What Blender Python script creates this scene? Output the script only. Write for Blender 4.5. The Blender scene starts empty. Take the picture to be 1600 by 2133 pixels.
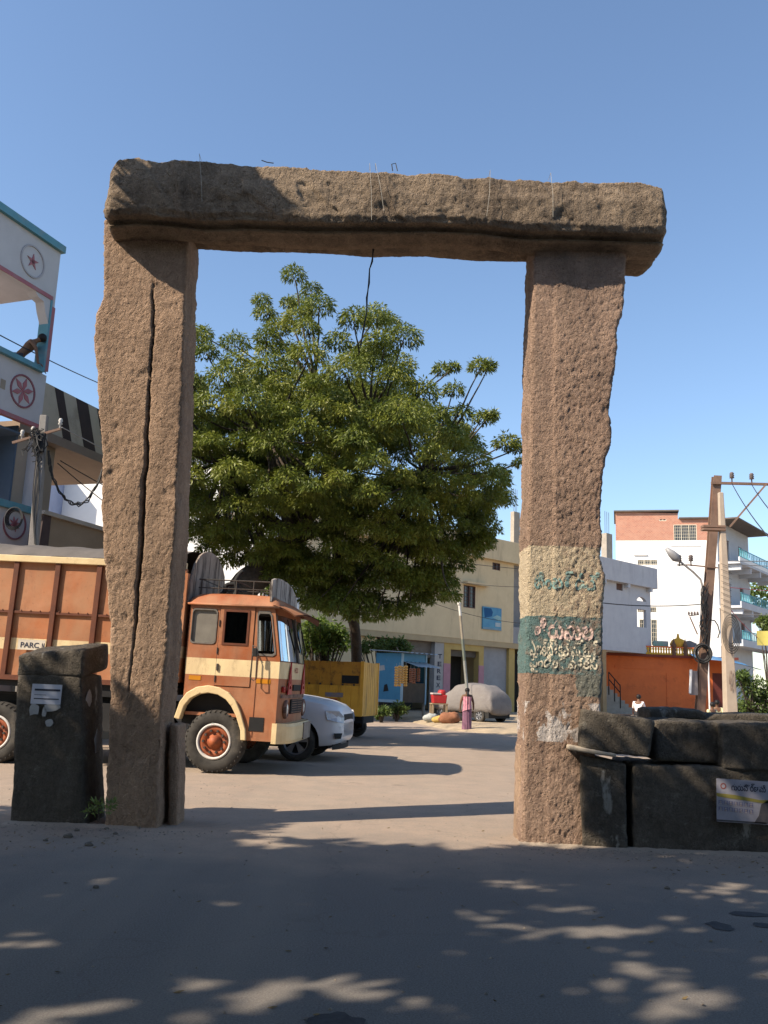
import bpy, bmesh, math, random
import numpy as np
from mathutils import Vector, Matrix, noise
from mathutils.bvhtree import BVHTree
random.seed(7); RNG = np.random.default_rng(11)
R = math.radians
scene = bpy.context.scene
col = scene.collection

# ------------------------------------------------------------------ camera
EYE, FPX, PITCH, ROLL = 1.5, 1850.0, math.atan(360 / 1850.0), R(2.2)
CAM = Vector((0, 0, EYE))
FWD = Vector((0, math.cos(PITCH), math.sin(PITCH)))
_U0 = Vector((0, -math.sin(PITCH), math.cos(PITCH))); _R0 = Vector((1, 0, 0))
RGT = _R0 * math.cos(ROLL) + _U0 * math.sin(ROLL)
UPV = _U0 * math.cos(ROLL) - _R0 * math.sin(ROLL)
cam_data = bpy.data.cameras.new('camera'); cam = bpy.data.objects.new('camera', cam_data); col.objects.link(cam)
cam.matrix_world = Matrix(((RGT.x, UPV.x, -FWD.x, 0), (RGT.y, UPV.y, -FWD.y, 0), (RGT.z, UPV.z, -FWD.z, EYE), (0, 0, 0, 1)))
cam_data.sensor_fit = 'VERTICAL'; cam_data.sensor_height = 24; cam_data.lens = 24 * FPX / 2133
cam_data.clip_start = 0.05; cam_data.clip_end = 3000
scene.camera = cam
# ------------------------------------------------------------------ light
SUN_EL, SUN_AZ = R(40.5), R(27)          # light travels to the right and away from the camera
LDIR = Vector((math.cos(SUN_AZ) * math.cos(SUN_EL), math.sin(SUN_AZ) * math.cos(SUN_EL), -math.sin(SUN_EL)))
world = bpy.data.worlds.new('World'); scene.world = world; world.use_nodes = True
_wn = world.node_tree.nodes; _wl = world.node_tree.links
_sky = _wn.new('ShaderNodeTexSky'); _sky.sky_type = 'NISHITA'; _sky.sun_disc = False
_sky.sun_elevation = SUN_EL; _sky.sun_rotation = math.atan2(-LDIR.x, -LDIR.y)
_sky.air_density = 1.15; _sky.dust_density = 0.9; _sky.ozone_density = 2.8; _sky.altitude = 500
_wn['Background'].inputs['Strength'].default_value = 0.125
_wl.new(_sky.outputs[0], _wn['Background'].inputs['Color'])
_sd = bpy.data.lights.new('sun', 'SUN'); _sd.energy = 5.0; _sd.angle = R(0.53); _sd.color = (1.0, 0.86, 0.68)
sun = bpy.data.objects.new('sun', _sd); col.objects.link(sun)
sun.rotation_euler = LDIR.to_track_quat('-Z', 'Y').to_euler(); sun.location = (-30, -20, 40)
scene.view_settings.view_transform = 'Standard'; scene.view_settings.look = 'None'
scene.view_settings.exposure = 0.78; scene.view_settings.gamma = 1
scene.cycles.max_bounces = 6; scene.cycles.transparent_max_bounces = 8
try: scene.cycles.use_denoising = True
except Exception: pass

# ------------------------------------------------------------------ placing helpers
def ray(px, py): return (FWD * FPX + RGT * (px - 800) + UPV * (1066.5 - py)).normalized()
def P(px, py, Y): d = ray(px, py); return CAM + d * (Y / d.y)
def G(px, py, z=0.0): d = ray(px, py); return CAM + d * ((z - EYE) / d.z)
PM = {}
def mat_of(o): return PM.get(o.name, Matrix.Identity(4))
def tag(o, label=None, cat=None, group=None, kind=None):
    if label: o['label'] = label
    if cat: o['category'] = cat
    if group: o['group'] = group
    if kind: o['kind'] = kind
    return o
def thing(name, label, cat, loc=(0, 0, 0), rz=0.0, group=None, ry=0.0):
    o = bpy.data.objects.new(name, None); col.objects.link(o); o.empty_display_size = .2
    m = Matrix.Translation(Vector(loc)) @ Matrix.Rotation(rz, 4, 'Z') @ Matrix.Rotation(ry, 4, 'Y')
    o.location = Vector(loc); o.rotation_euler = (0, ry, rz)
    PM[o.name] = m
    return tag(o, label, cat, group)
class Frame:
    """a vertical plane in the world: u along it, n into it"""
    def __init__(s, o, ang):
        s.o = Vector((o[0], o[1], 0)); s.a = ang
        s.u = Vector((math.cos(ang), math.sin(ang), 0)); s.n = Vector((-math.sin(ang), math.cos(ang), 0))
    def uz(s, px, py, y=0.0):
        d = ray(px, py); t = (y - s.n.dot(CAM - s.o)) / s.n.dot(d); p = CAM + d * t
        return s.u.dot(p - s.o), p.z
    def U(s, px, py, y=0.0): return s.uz(px, py, y)[0]
    def Z(s, px, py, y=0.0): return s.uz(px, py, y)[1]
    def box(s, a, b, y=0.0):
        u0, z1 = s.uz(a[0], a[1], y); u1, z0 = s.uz(b[0], b[1], y)
        return min(u0, u1), max(u0, u1), min(z0, z1), max(z0, z1)

class MB:
    def __init__(s): s.v = []; s.f = []
    def add(s, vs, fs):
        b = len(s.v); s.v += [tuple(v) for v in vs]; s.f += [tuple(b + i for i in f) for f in fs]; return s
    def box(s, x0, x1, y0, y1, z0, z1):
        return s.add([(x0,y0,z0),(x1,y0,z0),(x1,y1,z0),(x0,y1,z0),(x0,y0,z1),(x1,y0,z1),(x1,y1,z1),(x0,y1,z1)],
              [(0,3,2,1),(4,5,6,7),(0,1,5,4),(1,2,6,5),(2,3,7,6),(3,0,4,7)])
    def prism(s, pts, y0, y1, axis='y'):
        n = len(pts)
        area = sum(pts[i][0]*pts[(i+1)%n][1]-pts[(i+1)%n][0]*pts[i][1] for i in range(n))
        if area < 0: pts = pts[::-1]
        def w(p, t):
            if axis == 'y': return (p[0], t, p[1])
            if axis == 'x': return (t, p[0], p[1])
            return (p[0], p[1], t)
        vs = [w(p, y0) for p in pts] + [w(p, y1) for p in pts]
        fs = [tuple(range(n)), tuple(range(2*n-1, n-1, -1))]
        fs += [(i, i+n, (i+1)%n+n, (i+1)%n) for i in range(n)]
        if axis in 'xz': fs = [f[::-1] for f in fs]
        return s.add(vs, fs)
    def tube(s, path, r, n=8, cap=True):
        path = [Vector(p) for p in path]; m = len(path)
        rs = r if isinstance(r, (list, tuple)) else [r]*m
        t0 = (path[1]-path[0]).normalized(); nx = t0.orthogonal().normalized()
        vs = []
        for i, p in enumerate(path):
            t = (path[min(i+1,m-1)]-path[max(i-1,0)])
            t = t.normalized() if t.length > 1e-9 else t0
            nx = (nx - t*nx.dot(t)); nx = nx.normalized() if nx.length > 1e-6 else t.orthogonal().normalized()
            by = t.cross(nx)
            vs += [p + (nx*math.cos(2*math.pi*k/n) + by*math.sin(2*math.pi*k/n))*rs[i] for k in range(n)]
        fs = [(i*n+k, i*n+(k+1)%n, (i+1)*n+(k+1)%n, (i+1)*n+k) for i in range(m-1) for k in range(n)]
        if cap: fs += [tuple(range(n-1,-1,-1)), tuple((m-1)*n+k for k in range(n))]
        return s.add(vs, fs)
    def lathe(s, prof, c, axis='z', n=24, a0=0.0, a1=2*math.pi):
        """prof: (radius, height along axis)"""
        c = Vector(c); full = abs(a1-a0-2*math.pi) < 1e-6; m = n if full else n+1; vs = []
        for r, h in prof:
            for k in range(m):
                a = a0+(a1-a0)*k/n; p, q = r*math.cos(a), r*math.sin(a)
                vs.append(c + Vector((p,q,h) if axis=='z' else ((p,h,q) if axis=='y' else (h,p,q))))
        fs = []
        for i in range(len(prof)-1):
            for k in range(n): fs.append((i*m+k, i*m+(k+1)%m, (i+1)*m+(k+1)%m, (i+1)*m+k))
        return s.add(vs, fs)
    def ball(s, c, r, n=12, m=8):
        rx, ry, rz = r if isinstance(r, (tuple, list)) else (r, r, r)
        vs = []; 
        for i in range(m+1):
            t = math.pi*i/m
            for k in range(n):
                a = 2*math.pi*k/n
                vs.append((c[0]+rx*math.sin(t)*math.cos(a), c[1]+ry*math.sin(t)*math.sin(a), c[2]+rz*math.cos(t)))
        return s.add(vs, [(i*n+k, (i+1)*n+k, (i+1)*n+(k+1)%n, i*n+(k+1)%n) for i in range(m) for k in range(n)])
    def grid(s, fn, nu, nv):
        vs = [fn(i/nu, j/nv) for i in range(nu+1) for j in range(nv+1)]
        return s.add(vs, [(i*(nv+1)+j, (i+1)*(nv+1)+j, (i+1)*(nv+1)+j+1, i*(nv+1)+j+1) for i in range(nu) for j in range(nv)])
    def wall(s, u0, u1, z0, z1, y0, y1, holes=()):
        us = sorted({u0,u1,*[min(max(h[i],u0),u1) for h in holes for i in (0,1)]}); zs = sorted({z0,z1,*[min(max(h[i],z0),z1) for h in holes for i in (2,3)]})
        full = {}
        for i in range(len(us)-1):
            for j in range(len(zs)-1):
                cu, cz = (us[i]+us[i+1])/2, (zs[j]+zs[j+1])/2
                full[i,j] = not any(h[0]<cu<h[1] and h[2]<cz<h[3] for h in holes)
        for (i,j), ok in full.items():
            if not ok: continue
            a,b,c,d = us[i],us[i+1],zs[j],zs[j+1]
            V = [(a,y0,c),(b,y0,c),(b,y1,c),(a,y1,c),(a,y0,d),(b,y0,d),(b,y1,d),(a,y1,d)]
            F = [(0,1,5,4),(2,3,7,6)]
            if not full.get((i,j-1)): F.append((0,3,2,1))
            if not full.get((i,j+1)): F.append((4,5,6,7))
            if not full.get((i+1,j)): F.append((1,2,6,5))
            if not full.get((i-1,j)): F.append((3,0,4,7))
            s.add(V, F)
        return s
    def build(s, name, mat, parent=None, smooth=False, bevel=0.0, world=False, origin=None, weld=False, seg=2):
        vs = [Vector(v) for v in s.v]
        if world and parent is not None:
            mi = full_mat(parent).inverted(); vs = [mi @ v for v in vs]
        if origin is not None:
            o_ = Vector(origin); vs = [v - o_ for v in vs]
        me = bpy.data.meshes.new(name); me.from_pydata([tuple(v) for v in vs], [], s.f); me.update()
        if weld:
            bm = bmesh.new(); bm.from_mesh(me); bmesh.ops.remove_doubles(bm, verts=bm.verts, dist=1e-5)
            bmesh.ops.recalc_face_normals(bm, faces=bm.faces); bm.to_mesh(me); bm.free()
        ob = bpy.data.objects.new(name, me); col.objects.link(ob)
        if origin is not None: ob.location = Vector(origin)
        if mat: me.materials.append(mat)
        if smooth: me.polygons.foreach_set('use_smooth', [True]*len(me.polygons))
        if parent: ob.parent = parent
        if bevel:
            b = ob.modifiers.new('bevel', 'BEVEL'); b.width = bevel; b.segments = seg; b.limit_method = 'ANGLE'; b.angle_limit = R(40)
        return ob
def full_mat(o):
    m = mat_of(o) if o.name in PM else Matrix.Translation(o.location)
    return (full_mat(o.parent) @ m) if o.parent else m
def copy_tree(o, parent=None, loc=None, rz=None):
    c = o.copy(); col.objects.link(c)
    if parent is not None: c.parent = parent
    for ch in list(o.children): copy_tree(ch, c)
    return c
def structure(o): o['kind'] = 'structure'; return o

# ------------------------------------------------------------------ materials
MATS = {}
def new_mat(name):
    m = bpy.data.materials.new(name); m.use_nodes = True; nt = m.node_tree
    return m, nt, nt.nodes, nt.links, nt.nodes['Principled BSDF']
def nz(N, L, co, scale, detail=6, rough=.6, dist=0.0):
    t = N.new('ShaderNodeTexNoise'); t.inputs['Scale'].default_value = scale; t.inputs['Detail'].default_value = detail
    t.inputs['Roughness'].default_value = rough; t.inputs['Distortion'].default_value = dist; L.new(co, t.inputs['Vector']); return t.outputs['Fac']
def ramp(N, L, fac, stops):
    r = N.new('ShaderNodeValToRGB'); L.new(fac, r.inputs[0]); e = r.color_ramp.elements
    while len(e) < len(stops): e.new(0.5)
    for el, (p, c) in zip(e, stops): el.position = p; el.color = (*c, 1) if len(c) == 3 else c
    return r.outputs[0]
def g3(v): return (v, v, v)
def mixc(N, L, fac, a, b, mode='MIX'):
    m = N.new('ShaderNodeMix'); m.data_type = 'RGBA'; m.blend_type = mode
    if isinstance(fac, (int, float)): m.inputs[0].default_value = fac
    else: L.new(fac, m.inputs[0])
    for i, x in ((6, a), (7, b)):
        if isinstance(x, tuple): m.inputs[i].default_value = (*x[:3], 1)
        else: L.new(x, m.inputs[i])
    return m.outputs[2]
def mth(N, L, op, a, b=0.0, c=None):
    m = N.new('ShaderNodeMath'); m.operation = op
    for i, x in enumerate((a, b) + ((c,) if c is not None else ())):
        if isinstance(x, (int, float)): m.inputs[i].default_value = x
        else: L.new(x, m.inputs[i])
    return m.outputs[0]
def coords(N, scale=(1,1,1), L=None):
    t = N.new('ShaderNodeTexCoord')
    if scale == (1,1,1): return t.outputs['Object']
    mp = N.new('ShaderNodeMapping'); mp.inputs['Scale'].default_value = scale; L.new(t.outputs['Object'], mp.inputs['Vector']); return mp.outputs[0]
def bump(N, L, b, h, strength, dist):
    n = N.new('ShaderNodeBump'); n.inputs['Strength'].default_value = strength; n.inputs['Distance'].default_value = dist
    L.new(h, n.inputs['Height']); L.new(n.outputs[0], b.inputs['Normal'])
def M(name, c1, c2=None, scale=2.0, rough=.85, metal=0.0, bumps=.3, bscale=30.0, bdist=.01, dirt=None, dscale=.8, damt=(.5,.7), streak=False, spec=.3, lo=.35, hi=.65):
    if name in MATS: return MATS[name]
    m, nt, N, L, b = new_mat(name)
    co = coords(N)
    c2 = c2 or tuple(x*.8 for x in c1)
    f = nz(N, L, co, scale, 8, .65)
    c = ramp(N, L, f, [(lo, c1), (hi, c2)])
    if dirt:
        dc = coords(N, (1, 1, .18), L) if streak else co
        d = ramp(N, L, nz(N, L, dc, dscale, 9, .7), [(damt[0], g3(0)), (damt[1], g3(1))])
        c = mixc(N, L, d, c, dirt)
    L.new(c, b.inputs['Base Color']); b.inputs['Roughness'].default_value = rough; b.inputs['Metallic'].default_value = metal
    b.inputs['Specular IOR Level'].default_value = spec
    if bumps: bump(N, L, b, nz(N, L, co, bscale, 6, .6), bumps, bdist)
    MATS[name] = m; return m

def stone_mat(name, c_lo, c_hi, c_dark, painted=None, scale=1.0):
    m, nt, N, L, b = new_mat(name); co = coords(N)
    big = nz(N, L, co, 1.3*scale, 6, .6, .4); mid = nz(N, L, co, 11*scale, 9, .72); fine = nz(N, L, co, 48*scale, 6, .75)
    c = ramp(N, L, mid, [(.3, c_lo), (.7, c_hi)])
    st = nz(N, L, coords(N, (1.6, 1.6, .35), L), 1.6*scale, 8, .7)
    c = mixc(N, L, ramp(N, L, st, [(.48, g3(0)), (.72, g3(.85))]), c, c_dark)
    c = mixc(N, L, ramp(N, L, big, [(.4, g3(0)), (.75, g3(.5))]), c, tuple(x*1.25 for x in c_hi))
    c = mixc(N, L, ramp(N, L, fine, [(.35, g3(.35)), (.55, g3(0))]), c, tuple(x*.35 for x in c_lo))
    sp = N.new('ShaderNodeTexVoronoi'); sp.inputs['Scale'].default_value = 55*scale; L.new(co, sp.inputs['Vector'])
    c = mixc(N, L, ramp(N, L, sp.outputs['Distance'], [(.05, g3(.6)), (.16, g3(0))]), c, tuple(min(1, x*2.2) for x in c_hi))
    ge = N.new('ShaderNodeNewGeometry'); c = mixc(N, L, ramp(N, L, ge.outputs['Pointiness'], [(.53, g3(0)), (.60, g3(.45))]), c, tuple(min(1, x*1.5) for x in c_hi))
    if painted: c = painted(N, L, co, c, mid, fine)
    L.new(c, b.inputs['Base Color']); b.inputs['Roughness'].default_value = .92; b.inputs['Specular IOR Level'].default_value = .15
    pit = ramp(N, L, nz(N, L, coords(N, (1, 1, .7), L), 34*scale, 3, .5), [(.36, g3(0)), (.46, g3(1))])
    h = mth(N, L, 'ADD', mth(N, L, 'MULTIPLY', mid, .45), mth(N, L, 'MULTIPLY', fine, .8)); h = mth(N, L, 'ADD', h, mth(N, L, 'MULTIPLY', pit, .28))
    bump(N, L, b, h, 1.0, .055)
    return m
def glass(name, tint, fac=.12, rough=.06):
    if name in MATS: return MATS[name]
    m, nt, N, L, b = new_mat(name); N.remove(b); out = N['Material Output']
    tr = N.new('ShaderNodeBsdfTransparent'); tr.inputs[0].default_value = (*tint, 1)
    gl = N.new('ShaderNodeBsdfGlossy'); gl.inputs['Roughness'].default_value = rough; gl.inputs[0].default_value = (.55,.62,.68,1)
    fr = N.new('ShaderNodeFresnel'); fr.inputs[0].default_value = 1.28
    mx = N.new('ShaderNodeMixShader'); L.new(mth(N, L, 'ADD', fr.outputs[0], fac), mx.inputs[0]); L.new(tr.outputs[0], mx.inputs[1]); L.new(gl.outputs[0], mx.inputs[2])
    L.new(mx.outputs[0], out.inputs[0]); MATS[name] = m; return m
def leaf_mat(name, c1, c2, c3, trans=.3, scale=1.1):
    m, nt, N, L, b = new_mat(name); co = coords(N)
    c = ramp(N, L, nz(N, L, co, scale, 3, .5), [(.32, c1), (.5, c2), (.68, c3)])
    f = nz(N, L, co, 14, 2, .5); c = mixc(N, L, ramp(N, L, f, [(.4, g3(0)), (.65, g3(.5))]), c, tuple(x*1.7 for x in c2))
    L.new(c, b.inputs['Base Color']); b.inputs['Roughness'].default_value = .5; b.inputs['Specular IOR Level'].default_value = .35
    t = N.new('ShaderNodeBsdfTranslucent'); L.new(mixc(N, L, .5, c, (.25,.32,.04)), t.inputs[0])
    mx = N.new('ShaderNodeMixShader'); mx.inputs[0].default_value = trans
    L.new(b.outputs[0], mx.inputs[1]); L.new(t.outputs[0], mx.inputs[2]); L.new(mx.outputs[0], N['Material Output'].inputs[0]); return m
def banded(name, bands, base, rough=.45, dirt=(.12,.05,.02), damt=(.58,.75), horiz_noise=.0, dscale=2.5):
    """paint with horizontal bands [(z0,z1,colour)] in the object's own height"""
    m, nt, N, L, b = new_mat(name); co = coords(N)
    sx = N.new('ShaderNodeSeparateXYZ'); L.new(co, sx.inputs[0]); z = sx.outputs['Z']
    c = mixc(N, L, ramp(N, L, nz(N, L, co, 1.5, 6), [(.35, g3(0)), (.7, g3(1))]), base, tuple(x*.78 for x in base))
    for z0, z1, bc in bands:
        f = mth(N, L, 'MULTIPLY', mth(N, L, 'GREATER_THAN', z, z0), mth(N, L, 'LESS_THAN', z, z1)); c = mixc(N, L, f, c, bc)
    fade = nz(N, L, co, .9, 7, .6); c = mixc(N, L, ramp(N, L, fade, [(.42, g3(0)), (.66, g3(.38))]), c, (.50,.33,.20))
    d = nz(N, L, coords(N, (1,1,.4), L), dscale, 10, .75)
    c = mixc(N, L, ramp(N, L, d, [(damt[0], g3(0)), (damt[1], g3(.8))]), c, dirt)
    c = mixc(N, L, ramp(N, L, nz(N, L, co, 22, 6, .7), [(.62, g3(0)), (.7, g3(.7))]), c, tuple(x*.5 for x in dirt))
    L.new(c, b.inputs['Base Color']); b.inputs['Roughness'].default_value = rough; b.inputs['Specular IOR Level'].default_value = .3
    du = nz(N, L, coords(N, (.7,.7,.25), L), 3.2, 8, .7); c2 = mixc(N, L, ramp(N, L, du, [(.42, g3(.0)), (.74, g3(.45))]), c, (.30,.20,.12)); L.new(c2, b.inputs['Base Color'])
    L.new(ramp(N, L, du, [(.35, g3(rough)), (.7, g3(.85))]), b.inputs['Roughness'])
    bump(N, L, b, mth(N, L, 'ADD', nz(N, L, co, 2.6, 4), mth(N, L, 'MULTIPLY', nz(N, L, co, 40, 4), .06)), .30, .03); return m

# ------------------------------------------------------------------ text helper
def text_mb(body, h=1.0, bold=0.0):
    cu = bpy.data.curves.new('lettering', 'FONT'); cu.body = body; cu.size = 1.0; cu.resolution_u = 3; cu.offset = bold
    ob = bpy.data.objects.new('lettering', cu); col.objects.link(ob)
    bpy.context.view_layer.update()
    me = bpy.data.meshes.new_from_object(ob.evaluated_get(bpy.context.evaluated_depsgraph_get()))
    vs = [tuple(v.co) for v in me.vertices]; fs = [tuple(p.vertices) for p in me.polygons]
    bpy.data.objects.remove(ob); bpy.data.curves.remove(cu); bpy.data.meshes.remove(me)
    return vs, fs
def text_part(body, name, mat, parent, x0, x1, z0, z1, y, bold=.01, fix_height=True, rev=False):
    """flat lettering fitted into a rectangle of the parent's xz plane, 3 mm proud"""
    vs, fs = text_mb(body, bold=bold)
    if not vs: return None
    a = np.array(vs); lo = a.min(0); hi = a.max(0); s = hi-lo; s[s < 1e-6] = 1
    mb = MB(); pts = [((v[0]-lo[0])/s[0]*(x1-x0)+x0, y, (v[1]-lo[1])/s[1]*(z1-z0)+z0) for v in a]
    mb.add(pts, fs); return mb.build(name, mat, parent)

# ------------------------------------------------------------------ rough stones
def fbm(p, o=4, l=2.1): return noise.fractal(p, 1.0, l, o)
def rough_block(name, q, back, mat, parent, amp=.02, rnd=.05, res=.035, seed=0, world=True, nscale=3.0):
    """q: front quad bl, br, tr, tl (world points); back: vector to the back face"""
    bl, br, tr, tl = [Vector(p) for p in q]; back = Vector(back)
    W = ((br-bl).length+(tr-tl).length)/2; H = ((tl-bl).length+(tr-br).length)/2; D = back.length
    nx, nyy, nzz = max(3, min(70, int(W/res))), max(3, min(40, int(D/res/1.5))), max(3, min(60, int(H/res)))
    def mapp(x, y, z): return bl.lerp(br, x/W).lerp(tl.lerp(tr, x/W), z/H) + back*(y/D)
    bm = bmesh.new(); vmap = {}
    def vert(i, j, k):
        key = (i, j, k)
        if key not in vmap:
            p = Vector((W*i/nx, D*j/nyy, H*k/nzz)); qn = Vector((min(max(p.x, rnd), W-rnd), min(max(p.y, rnd), D-rnd), min(max(p.z, rnd), H-rnd)))
            d = p-qn
            if d.length > 1e-9: p = qn + d.normalized()*min(rnd, d.length)
            nrm = d.normalized() if d.length > 1e-9 else Vector((0, 0, 0))
            wp = mapp(p.x, p.y, p.z); s = wp*nscale + Vector((seed*7.3, seed*3.1, 0))
            a = amp*(fbm(s, 4) + .5*fbm(s*4, 3)) + amp*1.5*noise.noise(s*.5)
            bx = (br-bl).normalized(); bz = (tl-bl).normalized(); by = back.normalized()
            wp = wp + (bx*nrm.x + by*nrm.y + bz*nrm.z)*a
            vmap[key] = bm.verts.new(wp)
        return vmap[key]
    def face(a, b, c, d):
        try: bm.faces.new((a, b, c, d))
        except ValueError: pass
    for i in range(nx):
        for k in range(nzz):
            face(vert(i,0,k), vert(i+1,0,k), vert(i+1,0,k+1), vert(i,0,k+1)); face(vert(i,nyy,k+1), vert(i+1,nyy,k+1), vert(i+1,nyy,k), vert(i,nyy,k))
        for j in range(nyy):
            face(vert(i,j,nzz), vert(i+1,j,nzz), vert(i+1,j+1,nzz), vert(i,j+1,nzz)); face(vert(i,j+1,0), vert(i+1,j+1,0), vert(i+1,j,0), vert(i,j,0))
    for j in range(nyy):
        for k in range(nzz):
            face(vert(nx,j,k), vert(nx,j+1,k), vert(nx,j+1,k+1), vert(nx,j,k+1)); face(vert(0,j,k+1), vert(0,j+1,k+1), vert(0,j+1,k), vert(0,j,k))
    mb = MB(); bm.verts.index_update(); mb.v = [tuple(v.co) for v in bm.verts]; mb.f = [tuple(v.index for v in f.verts) for f in bm.faces]; bm.free()
    return mb.build(name, mat, parent, smooth=True, world=world)
def interp(tab, x):
    if x <= tab[0][0]: return tab[0][1]
    for (a, va), (b, vb) in zip(tab, tab[1:]):
        if x <= b: return va + (vb-va)*(x-a)/(b-a)
    return tab[-1][1]
# ------------------------------------------------------------------ leaves
def leaf_mesh(name, mat, parent, C, Rr, n_of, ll, lw, droop=.6, low=-.35, keep=None, shell=.55, world=True, spread=.5):
    allp = []; base = []
    for c, r in zip(C, Rr):
        n = n_of(r); d = RNG.normal(size=(n*2, 3)); d /= np.linalg.norm(d, axis=1)[:, None]
        d = d[d[:, 2] > low][:n]; n = len(d)
        rad = r*(shell + (1-shell)*RNG.random(n))[:, None]
        base.append(np.array(c) + d*rad*np.array([1, 1, .85])); allp.append(d)
    p = np.concatenate(base); d = np.concatenate(allp)
    if keep is not None: k = keep(p); p = p[k]; d = d[k]
    n = len(p)
    a = d*.8 + np.array([0, 0, -droop]) + RNG.normal(size=(n, 3))*spread; a /= np.linalg.norm(a, axis=1)[:, None]
    s = np.cross(a, RNG.normal(size=(n, 3)) + np.array([0, 0, 1.2])); s /= np.linalg.norm(s, axis=1)[:, None]
    l = ll*(.6+.8*RNG.random(n))[:, None]; w = lw*(.7+.6*RNG.random(n))[:, None]
    v = np.stack([p, p+a*l*.45+s*w, p+a*l, p+a*l*.45-s*w], 1).reshape(-1, 3)
    if world and parent is not None:
        mi = np.array(full_mat(parent).inverted()); v = v @ mi[:3, :3].T + mi[:3, 3]
    me = bpy.data.meshes.new(name); me.vertices.add(4*n); me.vertices.foreach_set('co', v.ravel()); me.loops.add(4*n)
    me.loops.foreach_set('vertex_index', np.arange(4*n, dtype=np.int32)); me.polygons.add(n)
    me.polygons.foreach_set('loop_start', np.arange(0, 4*n, 4, dtype=np.int32)); me.update(calc_edges=True); me.validate()
    me.materials.append(mat); ob = bpy.data.objects.new(name, me); col.objects.link(ob)
    if parent: ob.parent = parent
    return ob
def sag(a, b, s, n=14):
    a, b = Vector(a), Vector(b); return [a.lerp(b, i/n) - Vector((0, 0, s*4*(i/n)*(1-i/n))) for i in range(n+1)]

# ================================================================== ground
def road_mat():
    m, nt, N, L, b = new_mat('road_concrete'); co = coords(N)
    big = nz(N, L, co, .22, 6, .6, .6); mid = nz(N, L, co, 2.2, 9, .7); fine = nz(N, L, co, 40, 6, .75)
    c = ramp(N, L, big, [(.35, (.33,.255,.195)), (.65, (.385,.30,.235))])
    c = mixc(N, L, ramp(N, L, mid, [(.35, g3(.55)), (.6, g3(0))]), c, (.235,.205,.17))
    c = mixc(N, L, ramp(N, L, fine, [(.35, g3(.5)), (.5, g3(0))]), c, (.14,.125,.11))
    c = mixc(N, L, ramp(N, L, fine, [(.6, g3(0)), (.75, g3(.5))]), c, (.47,.41,.34))
    # asphalt worn bare towards the viewer's side of the gate
    sx = N.new('ShaderNodeSeparateXYZ'); L.new(co, sx.inputs[0])
    f = mth(N, L, 'ADD', sx.outputs['Y'], mth(N, L, 'MULTIPLY', mth(N, L, 'SUBTRACT', nz(N, L, co, .6, 6), .5), 5.0))
    f = ramp(N, L, mth(N, L, 'DIVIDE', f, 12.0), [(.58, g3(1)), (.80, g3(.08))])
    asp = ramp(N, L, nz(N, L, co, 90, 5, .9), [(.34, (.052,.052,.052)), (.66, (.235,.222,.208))])
    c = mixc(N, L, mth(N, L, 'MULTIPLY', f, .88), c, asp)
    # hairline cracks
    vo = N.new('ShaderNodeTexVoronoi'); vo.feature = 'DISTANCE_TO_EDGE'; vo.inputs['Scale'].default_value = .28
    wv = N.new('ShaderNodeVectorMath'); wv.operation = 'ADD'; L.new(co, wv.inputs[0]); nn = N.new('ShaderNodeTexNoise'); nn.inputs['Scale'].default_value = 1.3; nn.inputs['Detail'].default_value = 6; L.new(co, nn.inputs['Vector']); L.new(nn.outputs['Color'], wv.inputs[1]); L.new(wv.outputs[0], vo.inputs['Vector'])
    c = mixc(N, L, ramp(N, L, vo.outputs['Distance'], [(.001, g3(.32)), (.004, g3(0))]), c, (.12,.10,.085))
    # tyre-worn lighter lanes running under the gate
    ln = ramp(N, L, nz(N, L, coords(N, (1.1, .06, 1), L), 1.0, 4, .5), [(.50, g3(0)), (.66, g3(.16))]); c = mixc(N, L, ln, c, (.36,.31,.25))
    # dark spots
    c = mixc(N, L, ramp(N, L, nz(N, L, co, 1.1, 3, .4), [(.68, g3(0)), (.74, g3(.5))]), c, (.10,.09,.08))
    L.new(c, b.inputs['Base Color']); b.inputs['Roughness'].default_value = .93; b.inputs['Specular IOR Level'].default_value = .15
    bump(N, L, b, mth(N, L, 'ADD', nz(N, L, co, 90, 5, .9), mth(N, L, 'MULTIPLY', mid, .8)), .6, .014); return m
M_road = road_mat()
M_dirt = M('dirt_ground', (.34,.27,.19), (.24,.19,.14), 1.2, .95, bumps=.6, bscale=12, bdist=.03, dirt=(.16,.13,.09), dscale=2.5)
structure(MB().add([(-900,-300,-.012),(900,-300,-.012),(900,1500,-.012),(-900,1500,-.012)], [(0,1,2,3)]).build('ground', M_dirt))
KERB = [(560,1462),(700,1474),(770,1483),(800,1490),(850,1503),(930,1521),(1000,1527),(1090,1533),(1200,1541),(1400,1556),(1700,1580)]
kp = [G(*k) for k in KERB]
rp = [(-60,-20), (60,-20), (60, kp[-1].y+.3)] + [(p.x, p.y+.4) for p in reversed(kp)] + [(-60, kp[0].y+12)]
structure(MB().add([(x, y, 0) for x, y in rp], [tuple(range(len(rp)))]).build('road', M_road))
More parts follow.
